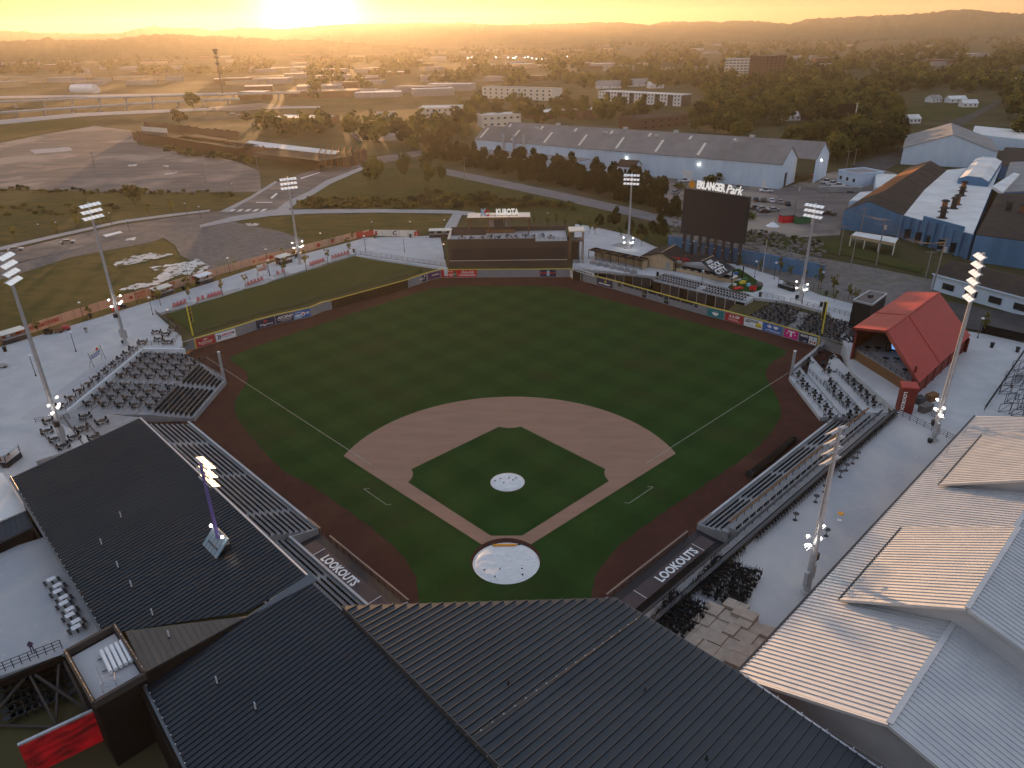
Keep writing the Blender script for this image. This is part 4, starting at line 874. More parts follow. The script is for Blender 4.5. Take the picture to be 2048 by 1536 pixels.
railing(pts([(1522, 592), (1568, 603)], 3.0), 'black railing behind the narrow right field terrace block', 1.1, 1.5)
railing(pts([(1580, 604), (1650, 621)], 3.0), 'black railing behind the wide right field terrace block', 1.1, 1.5)
railing(pts([(1657, 622), (1700, 634)], 3.0), 'black railing behind the terrace block next to the dark tower', 1.1, 1.5)
rr_ = thing('corner_rail', 'grey rail and low wall along the right foul corner', 'railing', at(1654, 690, 0)); a, b = at(1652, 692, 0), at(1580, 752, 0); mb = MB(); mb.slab([a, b, b+Vector((0, 0, 1.3)), a+Vector((0, 0, 1.3))], .3); obj('wall', mb, 'stand_concrete', rr_); mb = MB(); mb.bar(a+Vector((0, 0, 1.7)), b+Vector((0, 0, 1.7)), .16); mb.bar(a+Vector((0, 0, 1.3)), b+Vector((0, 0, 1.3)), .34, .1); obj('rail', mb, 'galv', rr_)
# ================================================================== centre field building (batter's eye) with roof bar
FLx, FRx, FY, BY = -19.4, 15.9, 128.6, 141.8
be = thing('dark_building', 'long dark brown building behind the centre field wall with a roof terrace', 'building', (-1.7, 135, 2.3))
mb = MB(); mb.prism([(FLx, FY+.5), (FRx, FY+.5), (FRx, BY), (FLx, BY)], 2.3, 9.55); obj('wall', mb, 'eye_frame', be)
mb = MB(); mb.prism([(FLx, FY), (FRx, FY), (FRx, FY+.5), (FLx, FY+.5)], 2.2, 4.1); obj('base_band', mb, 'eye_frame2', be) if 'eye_frame2' in M else obj('base_band', mb, 'eye_frame', be)
mb = MB(); mb.bar((FLx+.3, FY-.06, 4.15), (FRx-.3, FY-.06, 4.15), .12, .12); obj('sill', mb, 'cream', be)
mb = MB(); mb.prism([(FLx, FY), (FRx, FY), (FRx, FY+.5), (FLx, FY+.5)], 7.75, 9.6); obj('upper_band', mb, 'eye_frame', be)
mb = MB(); mb.prism([(FLx, FY), (6.2, FY), (6.2, FY+.35), (FLx, FY+.35)], 9.6, 10.5); obj('parapet', mb, 'eye_frame', be)
for x0, x1 in ((FLx, FLx+.9), (FRx-.9, FRx)): mb = MB(); mb.prism([(x0, FY), (x1, FY), (x1, FY+.5), (x0, FY+.5)], 4.1, 7.75); obj('pier', mb, 'eye_frame', be)
mb = MB(); mb.prism([(FLx+.9, FY+.3), (FRx-.9, FY+.3), (FRx-.9, FY+.5), (FLx+.9, FY+.5)], 4.1, 7.75); obj('screen_panel', mb, 'ink', be)
mb = MB(); mb.prism([(FLx+.1, FY+.4), (FRx-.1, FY+.4), (FRx-.1, BY-.3), (FLx+.1, BY-.3)], 9.56, 9.62); obj('deck_floor', mb, 'deck_concrete', be)
mb = MB(); mb.prism([(FLx, FY+.4), (FLx+.3, FY+.4), (FLx+.3, BY), (FLx, BY)], 9.6, 10.7); obj('parapet', mb, 'cream', be)
mb = MB(); mb.prism([(FLx, BY-.3), (FRx, BY-.3), (FRx, BY), (FLx, BY)], 9.6, 11.0); obj('parapet', mb, 'eye_frame', be)
mb = MB(); mb.prism([(FRx-.3, FY+.4), (FRx, FY+.4), (FRx, BY), (FRx-.3, BY)], 9.6, 10.6); obj('parapet', mb, 'eye_frame', be)
mb = MB(); mb.prism([(FLx+.5, BY-5), (-8.5, BY-5), (-8.5, BY-4.7), (FLx+.5, BY-4.7)], 9.62, 11.2); obj('screen_wall', mb, 'eye_frame', be)
railing([Vector((6.3, FY+.2, 9.6)), Vector((FRx-.2, FY+.2, 9.6))], 'black railing at the front right corner of the dark building roof terrace', 1.1, 1.4)
pv_ = thing('pavilion', 'flat cream roofed pavilion on posts behind the dark building terrace, letters on its roof', 'pavilion', (-4.7, 139, 9.6))
px0, px1, py0, py1, pz = -14.2, 4.9, 138.6, 145.2, 14.0
mb = MB(); mb.prism([(px0, py0), (px1, py0), (px1, py1), (px0, py1)], pz, pz+.45); obj('roof', mb, 'cream', pv_)
mb = MB(); mb.prism([(px0+.05, py0-.08), (px1-.05, py0-.08), (px1-.05, py0), (px0+.05, py0)], pz-.1, pz+.5); obj('fascia', mb, 'wood', pv_)
for x in (px0+.5, px0+6.4, px1-6.4, px1-.5):
    for y in (py0+.4, py1-.4): mb = MB(); mb.box((x, y, (pz+9.6)/2), (.35, .35, pz-9.6)); obj('post', mb, 'wood', pv_)
mb = MB(); mb.box((-4.6, 140.2, 11.8), (2.6, 2.2, 4.4)); obj('core_wall', mb, 'eye_frame', pv_)
for x in (-7., -2.): mb = MB(); mb.box((x, 140.5, 12.2), (1.6, .15, 2.2)); obj('menu_board', mb, 'grey_wall', pv_)
mb = MB(); mb.box((-4.6, 139.2, 10.15), (9.5, .8, 1.1)); obj('bar_counter', mb, 'wood', pv_)
ks = thing('roof_letters', 'white and red sign letters standing on the pavilion roof', 'sign', (-6, py0+1, pz+.45))
mb = MB()
for x in np.linspace(-10, .8, 6): mb.bar((x, py0+.6, pz-.6), (x, py0+.6, pz+1.4), .12)
mb.bar((-10, py0+.6, pz+.9), (1.2, py0+.6, pz+.9), .12); obj('frame', mb, 'wood', ks)
letters('KUBOTA', (-5.4, py0+.5, pz+1.0), (6.8, 0, 0), (0, 0, 2.0), 'sign_lit', ks, .15)
letters('K', (-9.9, py0+.5, pz+.9), (1.8, 0, 0), (0, 0, 2.2), 'light_blue', ks, .15)
mb = MB(); mb.add([(-8.1+1.0*math.cos(a)*r, py0+.45, pz+1.8+.95*math.sin(a)*r) for r in (1., .55) for a in np.linspace(.6, 5.7, 12)], [(i, i+1, 13+i, 12+i) for i in range(11)]); obj('emblem', mb, 'red_bright', ks)
# stair tower on the right of the dark building
st = thing('stair_tower', 'slim open stair tower with a cream flat roof right of the dark building', 'tower', (18.4, 130.5, 3))
tx0, tx1, ty0, ty1 = 16.3, 20.2, 128.6, 133.0
mb = MB(); mb.prism([(tx0-.3, ty0-.3), (tx1+.3, ty0-.3), (tx1+.3, ty1+.3), (tx0-.3, ty1+.3)], 12.3, 12.7); obj('roof', mb, 'cream', st)
for x in (tx0, tx1):
    for y in (ty0, ty1): mb = MB(); mb.box((x, y, 7.65), (.25, .25, 9.3)); obj('post', mb, 'wood', st)
mb = MB(); mb.prism([(tx0, ty0), (tx1, ty0), (tx1, ty1), (tx0, ty1)], 9.4, 9.6); obj('landing', mb, 'eye_frame', st)
mb = MB(); mb.box(((tx0+tx1)/2, ty1-.5, 6.2), (2.2, .3, 6.4)); obj('shaft_wall', mb, 'eye_frame', st)
mb = MB()
for k in range(18): mb.box(((tx0+tx1)/2+.6, ty0+.3+k*.2, 3.2+k*.36), (1.4, .3, .06))
obj('stair_flight', mb, 'dark_metal', st, kind='stuff')
# ================================================================== scoreboard
sb_ = thing('scoreboard', 'huge dark video scoreboard on eight steel posts with lettering along its top', 'scoreboard', at(1420, 525, 3))
L0, R0 = at(1361, 465, 9.4), at(1485, 489, 9.4); dx = (R0-L0); ex = dx.normalized(); bn = Vector((ex.y, -ex.x, 0)); bz = 13.2; 
bn = bn if bn.y < 0 else -bn
mb = MB(); mb.prism([L0, R0, R0-bn*1.6, L0-bn*1.6], 9.4, 9.4+bz); obj('cabinet', mb, 'black_metal', sb_)
mb = MB(); a, b = L0+ex*.5+bn*.05, R0-ex*.5+bn*.05; mb.prism([a, b, b-bn*.05, a-bn*.05], 9.9, 9.4+bz-.5); obj('screen', mb, 'ink', sb_)
for k in range(8):
    p = L0+dx*(.05+.9*k/7)-bn*.8; mb = MB(); mb.box(p.xy.to_3d()+Vector((0, 0, 6.2)), (.75, .75, 6.6), math.atan2(ex.y, ex.x)); obj('post', mb, 'dark_metal', sb_)
mb = MB()
for k in range(8):
    p = L0+dx*(.05+.9*k/7)-bn*.3; mb.box(p.xy.to_3d()+Vector((0, 0, 6.5)), (.25, .2, .18))
obj('post_bracket', mb, 'cream', sb_, kind='stuff')
tz_ = 9.4+bz
letters('ERLANGER', L0+dx*.20+Vector((0, 0, tz_-9.4+.35))-bn*.2, dx*.44, (0, 0, 2.3), 'sign_lit', sb_, .25)
letters('Park', L0+dx*.66+Vector((0, 0, tz_-9.4+.2))-bn*.2, dx*.24, (0, 0, 2.4), 'sign_lit', sb_, .25, shear=.12)
mb = MB(); c = L0+dx*.12+Vector((0, 0, tz_-9.4+1.3)); mb.add([c+ex*(1.1*math.cos(a))+Vector((0, 0, 1.1*math.sin(a))) for a in np.linspace(0, 6.28, 13)[:-1]], [tuple(range(12))]); obj('emblem', mb, 'orange', sb_)
mb = MB(); mb.bar(L0+dx*.05+Vector((0, 0, tz_-9.4+.2))-bn*.3, L0+dx*.95+Vector((0, 0, tz_-9.4+.2))-bn*.3, .12); obj('letter_rail', mb, 'dark_metal', sb_)
# ================================================================== barn bar with painted roof, cabanas
bb_ = thing('barn_bar', 'tan sided bar with dark shingle roof and red sign beside the scoreboard', 'building', at(1330, 530, 3))
w0, w1, w2 = at(1284, 532, 3), at(1345, 542, 3), at(1318, 522, 3)
ex2 = (w1-w0).normalized(); dp = Vector((-ex2.y, ex2.x, 0)); dp = dp if dp.y > 0 else -dp; wd = (w1-w0).length; dpt = 9.
mb = MB(); mb.prism([w0, w1, w1+dp*dpt, w0+dp*dpt], 3, 6.1); obj('wall', mb, 'tan_wall', bb_)
mid0, mid1 = w0+ex2*wd*.62, w0+ex2*wd*.62+dp*dpt
mb = MB(); mb.add([w0+Vector((0, 0, 3.1)), w1+Vector((0, 0, 3.1)), mid0+Vector((0, 0, 4.7))], [(0, 1, 2)]); obj('gable', mb, 'tan_wall', bb_)
mb = MB(); mb.slab([w0-ex2*.5-dp*.5+Vector((0, 0, 3.0)), mid0-dp*.5+Vector((0, 0, 4.9)), mid1+dp*.5+Vector((0, 0, 4.9)), w0-ex2*.5+dp*(dpt+.5)+Vector((0, 0, 3.0))], .2); obj('roof', mb, 'shingle', bb_)
mb = MB(); mb.slab([mid0-dp*.5+Vector((0, 0, 4.9)), w1+ex2*.6-dp*.5+Vector((0, 0, 3.0)), w1+ex2*.6+dp*(dpt+.5)+Vector((0, 0, 3.0)), mid1+dp*.5+Vector((0, 0, 4.9))], .2); obj('roof', mb, 'shingle', bb_)
mb = MB(); mb.bar(mid0-dp*.5+Vector((0, 0, 4.95)), mid1+dp*.5+Vector((0, 0, 4.95)), .3, .1); obj('ridge_cap', mb, 'tan_wall', bb_)
mb = MB(); p = w0+ex2*wd*.78-dp*.04; mb.slab([p+Vector((0, 0, 0.1)), p+ex2*1.1+Vector((0, 0, 0.1)), p+ex2*1.1+Vector((0, 0, 2.3)), p+Vector((0, 0, 2.3))], .05); obj('door', mb, 'grey_wall', bb_)
# open bar wing to the right
b0, b1 = w1+dp*.3, at(1462, 566, 3); ex3 = (b1-b0).normalized(); dp3 = Vector((-ex3.y, ex3.x, 0)); dp3 = dp3 if dp3.y > 0 else -dp3; L3 = (b1-b0).length
mb = MB(); mb.prism([b0+ex3*.5, b1, b1+dp3*3.5, b1+dp3*3.5-ex3*.3, b1+dp3*.4-ex3*.3, b0+dp3*.4+ex3*.5], 3, 4.05); obj('counter_front', mb, 'tan_wall', bb_)
mb = MB(); mb.prism([b0+ex3*.5-dp3*.1, b1+ex3*.1-dp3*.1, b1+ex3*.1+dp3*3.6, b1-ex3*.5+dp3*3.6, b1-ex3*.5+dp3*.5, b0+ex3*.5+dp3*.5], 4.05, 4.13); obj('counter_top', mb, 'ink', bb_)
mb = MB(); mb.prism([b1-ex3*.55+dp3*.1, b1+ex3*.12+dp3*.1, b1+ex3*.12+dp3*3.5, b1-ex3*.55+dp3*3.5], 4.135, 4.18); obj('counter_end', mb, 'white', bb_)
for k in range(6):
    mb = MB(); p = b0+ex3*(2+L3*.13*k); mb.prism([p, p+ex3*1.0, p+ex3*1.0+dp3*.3, p+dp3*.3], 4.135, 4.2); obj('bar_mat', mb, 'white', bb_)
mb = MB(); mb.prism([b0, b1-ex3*.2, b1-ex3*.2+dp3*6, b0+dp3*6], 3, 3.04); obj('floor', mb, 'dark_brown', bb_)
for p in (b0+ex3*.8, b0+ex3*L3*.5+dp3*6.4, b1+dp3*.2, b1+dp3*6.6): mb = MB(); mb.box(p+Vector((0, 0, 1.6)), (.25, .25, 3.2)); obj('post', mb, 'dark_brown', bb_)
r0, r1_ = b0+ex3*(L3*.42)+dp3*3.0, b1+ex3*.4+dp3*2.2
RP = [at(1411, 537, 6.6), at(1442, 552, 5.6), at(1473, 537, 5.6), at(1428, 513, 7.0)]
RP[2] = RP[1]+(RP[3]-RP[0])*1.0
mb = MB(); mb.slab([at(1404, 524, 7.2), at(1396, 541, 6.1), at(1440, 557, 6.0), at(1470, 541, 6.0), at(1425, 511, 7.2)][0:0] or [at(1402, 522, 7.0), at(1440, 556, 5.4), at(1471, 536, 5.4), at(1427, 511, 7.0)], .2); obj('painted_roof', mb, 'ink', bb_)
mb = MB(); mb.slab([at(1345, 516, 6.4), at(1358, 525, 5.5), at(1404, 524, 6.8), at(1427, 511, 6.9), at(1400, 508, 6.2)], .2); obj('roof', mb, 'shingle', bb_)
mb = MB(); mb.bar(at(1402, 522, 7.08), at(1427, 511, 7.08), .25, .12); obj('ridge_cap', mb, 'tan_wall', bb_)
q0, qx, qy = at(1440, 556, 5.43), None, None
U = at(1402, 522, 7.04); V_ = at(1427, 511, 7.04); Wp = at(1471, 536, 5.44); D_ = (q0-U); E_ = (V_-U)
def rp(x, y): return U+D_*x+E_*y+Vector((0, 0, .05))
for s_, x0, x1, y0, y1 in (('SEE', .12, .26, .18, .62), ('ROCK', .30, .56, .1, .92), ('CITY', .60, .86, .1, .9)):
    o_ = rp(x1, y0); letters(s_, o_, rp(x1, y1)-o_, rp(x0, y0)-o_, 'white', bb_, .01)
sg = at(1343, 521, 5.6); letters('ROCK CITY', sg+Vector((0, 0, -.1)), at(1379, 525, 5.5)-sg, (0, 0, 1.3), 'red_bright', bb_, .1)
sg2 = at(1349, 525.5, 5.2); letters('BARN', sg2, at(1363, 527, 5.2)-sg2, (0, 0, .8), 'white', bb_, .1)
# cabana pergola
cb = thing('cabana_row', 'long brown wood framed cabana pergola with seven bays on the right plaza', 'pergola', at(1230, 530, 3))
p0, p1 = at(1177, 517, 3), at(1283, 540, 3); e = (p1-p0)/7; dn = Vector((-e.y, e.x, 0)).normalized(); dn = dn if dn.y > 0 else -dn
for k in range(8):
    for d in (0, 3.2): mb = MB(); mb.box(p0+e*k+dn*d+Vector((0, 0, 1.3)), (.16, .16, 2.6)); obj('post', mb, 'dark_brown', cb)
    mb = MB(); mb.bar(p0+e*k+Vector((0, 0, 2.65)), p0+e*k+dn*3.2+Vector((0, 0, 2.65)), .16); obj('beam', mb, 'wood', cb)
for d in (0, 3.2): mb = MB(); mb.bar(p0+dn*d+Vector((0, 0, 2.62)), p1+dn*d+Vector((0, 0, 2.62)), .16, .2); obj('beam', mb, 'dark_brown', cb)
for k in range(7):
    mb = MB(); a = p0+e*k+dn*.15; b = p0+e*(k+1)+dn*.15; mb.slab([a+Vector((0, 0, 2.56)), b+Vector((0, 0, 2.56)), b+dn*2.9+Vector((0, 0, 2.56)), a+dn*2.9+Vector((0, 0, 2.56))], .05); obj('canopy', mb, 'dark_brown', cb)
    mb = MB(); a = p0+e*k+dn*3.15; b = p0+e*(k+1)+dn*3.15; mb.slab([a, b, b+Vector((0, 0, 1.9)), a+Vector((0, 0, 1.9))], .06); obj('back_panel', mb, 'tan_wall', cb)
fx = [MB().box(p1+dn*1.6+Vector((0, 0, 1.2)), (.08, 3., 2.2), math.atan2(e.y, e.x))]; obj('end_panel', fx[0], 'tan_wall', cb)
# big white strip sign on the right field railing
t = thing('strip_sign', 'long white strip sign with black letters on the railing by the cabanas', 'sign', at(1144, 535, 2.9)); a, b = at(1145, 541, 2.7), at(1188, 553, 2.7); mb = MB(); mb.slab([a, b, b+Vector((0, 0, .95)), a+Vector((0, 0, .95))], .06); obj('panel', mb, 'white', t); n_ = -outn(a, b); letters('EXPERIENCE', a+n_*.08+(b-a)*.06+Vector((0, 0, .22)), (b-a)*.88, (0, 0, .5), 'ink', t)
w = thing('plaza_wall', 'brown plank wall with columns below the right field seat rows', 'wall', at(1300, 565, 0)); mb = MB(); P_ = [at(1146, 539, 3), at(1305, 561, 3), at(1491, 607, 3)]
P_ = [at(1146, 540, 3), at(1303, 556, 3), at(1308, 562, 3), at(1492, 606, 3)]
for a, b in zip(P_[:-1], P_[1:]):
    n = max(1, round((b-a).length/2.6)); on = -outn(a, b)*.12
    for i in range(n):
        c, d = a.lerp(b, i/n), a.lerp(b, (i+1)/n-.01); mb = MB(); mb.slab([Vector((c.x, c.y, 0))+on, Vector((d.x, d.y, 0))+on, Vector((d.x, d.y, 2.85))+on, Vector((c.x, c.y, 2.85))+on], .1); obj('wall_panel', mb, 'eye_frame' if i % 3 else 'dark_brown', w)
# right field seat rows on the plaza edge
for r in range(2):
    a, b = at(1318, 557-4*0, 3), at(1492, 601, 3); n = outn(a, b)
t = thing('plaza_bleacher', 'three stepped rows behind the right field railing for black seats', 'stand', at(1400, 585, 3)); a, b = at(1309, 561.5, 3), at(1491, 606, 3); n = outn(a, b); d = (b-a)
rf_seats = []
for r in range(3):
    mb = MB(); z = 2.95+.18*r; mb.prism([a+n*(r*1.35), b+n*(r*1.35), b+n*(r*1.35+1.33), a+n*(r*1.35+1.33)], 0, z+.1); obj('tread', mb, 'concrete', t)
    k = 0; L = d.length
    while k*.84 < L-1:
        s = .5+k*.84; k += 1
        if abs(s-L*.5) < 1.1: continue
        p = a+d*(s/L)+n*(r*1.35+.55); rf_seats.append((Vector((p.x, p.y, z+.1)), math.atan2(-n.y, -n.x), 1.))
merge_copies('stadium_seats', sb.v, sb.f, [(p, f-math.pi/2, 1.) for p, f, _ in rf_seats], 'seat_black')
# ================================================================== terraces with tables
chair_places = []; table_places = []
def tiers(name, label, rects, m='stand_concrete'):
    t = thing(name, label, 'terrace', rects[0][0][0])
    for P, z in rects: mb = MB(); mb.prism(P, -.4, z); obj('tread', mb, m, t)
    return t
def table_at(p, n=4, rot=0., r=.95, kind=0):
    table_places.append((p, rot, kind))
    for k in range(n):
        a = rot+math.pi/4+2*math.pi*k/n+random.uniform(-.12, .12); d = Vector((math.cos(a), math.sin(a), 0))
        chair_places.append((p+d*r*random.uniform(.92, 1.1), a+math.pi, 'x'))
# left field party terrace (steps run along y, climb away from the field)
tl = [(-58.7, .75)]
XF, XW = -58.9, -81.0
def xfront(y): return -58.9 if y <= 54.5 else lerp(-58.9, -71.5, (y-54.5)/11.2)
R_ = []
edges = [-58.9-.92*i for i in range(9)]+[-66.3-2.9*i for i in range(1, 6)]
for i in range(len(edges)-1):
    x0, x1 = edges[i], edges[i+1]; z = .55+.13*min(i, 8)+(.16*(i-8) if i > 8 else 0)
    yt = min(65.6, 54.5+max(0, (-58.9-x0))*.889+.4); yb = 38.6-(.25*(-58.9-x0))*.2
    R_.append(([Vector((x0, yb, 0)), Vector((x0, yt, 0)), Vector((x1, min(65.6, yt+(x0-x1)*.889), 0)), Vector((x1, yb-.1, 0))], z))
tiers('party_terrace', 'stepped terrace in the left corner with bench rows below and table rows above', R_)
zc_ = {i: R_[i][1] for i in range(len(R_))}
rowsL = []
for i in range(8):
    x = (edges[i]+edges[i+1])/2-.1; yt = R_[i][0][1].y-.8; y = 39.4
    while y < yt:
        if not 50.0 < y < 51.6: rowsL.append((Vector((x, y, zc_[i])), 0.0, 1.))
        y += .56
merge_copies('stadium_seats', sb.v, sb.f, [(p, -math.pi/2, 1.) for p, f, _ in rowsL], 'seat_black')
for j in range(8, len(edges)-1):
    x = (edges[j]+edges[j+1])/2; yt = R_[j][0][2].y-1.2
    for y in [40.8, 43.6, 46.4, 49.0, 53.3, 56.1, 58.9, 61.7, 64.]:
        if y < yt: table_at(Vector((x+.1, y, zc_[j])), 3, random.uniform(-.1, .1), .85)
    railing([Vector((edges[j]-.1, 39.6, zc_[j])), Vector((edges[j]-.1, 49.9, zc_[j]))], 'black railing on left terrace table row %s, near half' % ('one', 'two', 'three', 'four', 'five')[j-8], .9, 2.6, rails=2)
    railing([Vector((edges[j]-.1, 52.0, zc_[j])), Vector((edges[j]-.1, min(64.6, yt+.6), zc_[j]))], 'black railing on left terrace table row %s, far half' % ('one', 'two', 'three', 'four', 'five')[j-8], .9, 2.6, rails=2)
w = thing('terrace_wall', 'white retaining wall around the back of the left terrace', 'wall', (XW, 50, 0))
mb = MB(); mb.prism([(XW+.2, 37), (XW+.2, 66.2), (XW-.2, 66.2), (XW-.2, 37)], 0, 3.25); obj('wall', mb, 'wall_pale', w)
mb = MB(); mb.prism([(XW, 65.9), (-71.4, 65.4), (-71.4, 65.9), (XW, 66.5)], 0, 3.25); obj('wall', mb, 'wall_pale', w)
mb = MB(); mb.prism([(-58.6, 38.4), (-58.6, 54.6), (-71.4, 66.), (-71.6, 65.7), (-58.9, 54.4), (-58.9, 38.4)], -.2, 1.0); obj('wall', mb, 'stand_concrete', w)
railing([Vector((-58.75, 54.4, 1.0)), Vector((-71.4, 65.7, 1.0))], 'thin grey rail on the low wall in front of the left terrace', .8, 2.4, 'galv', 2)
# upper promenade behind the white wall
mb = MB(); mb.prism([(XW-.2, 34), (XW-.2, 68.5), (-87, 73), (-88, 34)], 0, PZ+.004); obj('promenade', mb, 'deck_concrete', kind='structure')
railing([Vector((XW-.5, 37.5, PZ)), Vector((XW-.5, 66.8, PZ))], 'black railing on top of the white terrace wall', 1.1, 1.6)
for k in range(10): table_at(Vector((XW-1.9, 38.6+k*3.0, PZ)), 3, .2*k, .85, 0)
for u, v in [(286, 688), (314, 668), (318, 683), (333, 672), (336, 688), (346, 662)]: table_at(at(u, v, PZ), 4, .3, .95)
for u, v in [(100, 848), (96, 868), (112, 884), (128, 898), (165, 862), (205, 848), (172, 838), (150, 880), (190, 880)]: table_at(at(u, v, PZ-.1), 4, .7, .95)
mb = MB(); mb.prism(pts([(66, 838), (150, 820), (285, 836), (278, 860), (150, 930), (110, 925)], 2.9), .2, 2.92); obj('lower_landing', mb, 'stand_concrete', kind='structure')
for a, b, l in (((72, 846), (140, 838), 'first'), ((82, 868), (118, 905), 'second'), ((128, 838), (172, 900), 'third'), ((168, 842), (200, 880), 'fourth')):
    railing(pts([a, b], 2.92), 'black railing among tables behind the dark roof corner, %s from the left' % l, 1.0, 1.5)
# right field corner terraces
rc_front = [at(1577, 753, .3), at(1612, 787, .3), at(1640, 836, .3)]
f0, f1, f2 = F1(77.6, 1.7), F1(71.6, 7.6), F1(65.4, 13.8)
out_d = (F1(1, 1)-F1(0, 0)).normalized(); up_d = Vector((1, 0, 0))
T3 = []
for i, (o, z) in enumerate(((0, .75), (3.9, 1.15), (7.8, 1.6), (12.5, 2.2))):
    o2 = (3.9, 7.8, 12.5, 19)[i]
    T3.append(([f0+Vector((o, .8*i, 0)), f2+Vector((o, 0, 0)), f2+Vector((o2, 0, 0)), f0+Vector((o2, .8*(i+1)+(6 if i == 0 else 8), 0))], z))
tiers('corner_terrace', 'pale stepped terrace in the right field corner with round black tables', [(P, z) for P, z in T3], 'concrete')
for u, v in [(1638, 706), (1616, 727), (1596, 753), (1604, 768), (1614, 779), (1628, 792), (1639, 805), (1651, 820), (1660, 835)]: table_at(at(u, v, .8), 4, .4, .95)
for u, v in [(1663, 718), (1646, 731), (1657, 746), (1660, 769), (1667, 783), (1680, 797), (1695, 811), (1712, 826)]: table_at(at(u, v, 1.2), 4, .4, .95)
for u, v in [(1695, 757), (1706, 769), (1720, 782), (1734, 796), (1747, 811), (1698, 836)]: table_at(at(u, v, 1.65), 4, .4, .95)
railing(pts([(1604, 733), (1640, 767), (1692, 822)], 1.15), 'black railing between lower and middle rows of the right corner terrace', 1.0, 1.5)
railing(pts([(1672, 746), (1690, 764), (1735, 812)], 1.6), 'black railing in front of the upper table row of the right corner terrace', 1.0, 1.4)
railing(pts([(1640, 846), (1700, 853)], .9), 'black railing where the right corner terrace meets the seat rows', 1.0, 1.2)
railing(pts([(1575, 756), (1577, 752)], .8), 'short rail end by the right net pole', 1.0, 1.2)
# right field table terrace behind the wall
RT = []
for r in range(6):
    a0_ = at(1494, 653.2, 0); a1_ = rfw[-1]+(rfw[-1]-rfw[-2]).normalized()*11; a0_ = Vector((a0_.x, a0_.y, 2.4)); a1_ = Vector((a1_.x, a1_.y, 2.4)); n = Vector((-(a1_-a0_).y, (a1_-a0_).x, 0)).normalized(); n = n if n.y > 0 else -n
    RT.append(([a0_+n*(.3+r*1.75), a1_+n*(.3+r*1.75), a1_+n*(.3+r*1.75+1.75), a0_+n*(.3+r*1.75+1.75)], 2.4+.11*r))
tiers('table_terrace', 'broad terrace behind the right field wall packed with dark tables and chairs', RT)
for r in range(6):
    P, z = RT[r]; a, b = P[0], P[1]; L = (b-a).length; s = 1.0; n = (P[3]-P[0]).normalized()
    while s < L-.8:
        fr = s/L
        if not (.36-.02*r < fr < .42-.02*r or .79 < fr < .83):
            p = a+(b-a)*fr+n*.9; table_at(Vector((p.x, p.y, z)), 3, random.uniform(0, 6), .8)
        s += 1.95
    railing([Vector((a.x, a.y, z))+n*.05+(b-a)*.01, Vector((b.x, b.y, z))+n*.05], 'black railing of right field terrace row %s counted from the wall' % ('one', 'two', 'three', 'four', 'five', 'six')[r], .75, 2.2, rails=2)
# roof bar of the dark building
for k in range(11):
    table_at(Vector((-15+2.6*k+random.uniform(-.4, .4), 132.2+random.uniform(-1, 2.6), 9.62)), 3, random.uniform(0, 3), .85)
# people-free furniture shapes ------------------------------------------------
tme = {}
def table_mb():
    b = MB(); b.tube((0, 0, .70), (0, 0, .75), .62, n=12); b.tube((0, 0, .03), (0, 0, .7), .05, n=6); b.tube((0, 0, 0), (0, 0, .04), .26, n=8); return b
def chair_mb():
    b = MB(); b.box((0, 0, .45), (.44, .44, .04)); b.add([(-.22, .20, .47), (.22, .20, .47), (.22, .28, .92), (-.22, .28, .92), (-.22, .17, .47), (.22, .17, .47), (.22, .25, .92), (-.22, .25, .92)], [(3, 2, 1, 0), (4, 5, 6, 7), (2, 3, 7, 6), (0, 4, 7, 3), (5, 1, 2, 6)])
    for x in (-.19, .19):
        for y in (-.19, .19): b.bar((x, y, 0), (x, y, .45), .045)
    return b
M['table_top'] = mat('table_top', (.024, .024, .026), .75, spec=.2); tmb = table_mb(); tmm = mesh_from('terrace_table', tmb, 'table_top'); cmb = chair_mb(); cmm = mesh_from('chair', cmb, 'seat_black')
def where(p):
    if p.z > 9: return 'on the roof terrace of the dark building'
    if p.x < -50: return 'on the left field terrace' if p.x > -81 else 'on the plaza above the left terrace'
    if p.y > 66: return 'on the terrace behind the right field wall'
    return 'on the right corner terrace'
table_places.sort(key=lambda s: (s[0]-camv).length); chair_places.sort(key=lambda s: (s[0]-camv).length)
for p, a, k in table_places[:300]:
    o = bpy.data.objects.new('terrace_table', tmm); COL.objects.link(o); o.location = p; o.rotation_euler = (0, 0, a); tag(o, 'round dark pedestal table '+where(p), 'table', 'round tables '+where(p))
for p, a, k in chair_places[:300]:
    o = bpy.data.objects.new('chair', cmm); COL.objects.link(o); o.location = p; o.rotation_euler = (0, 0, a+math.pi/2); tag(o, 'black chair drawn up to a round table '+where(p), 'chair', 'black chairs '+where(p))
if chair_places[300:]: merge_copies('terrace_chairs', cmb.v, cmb.f, [(p, a+math.pi/2, 1.) for p, a, k in chair_places[300:]], 'seat_black')
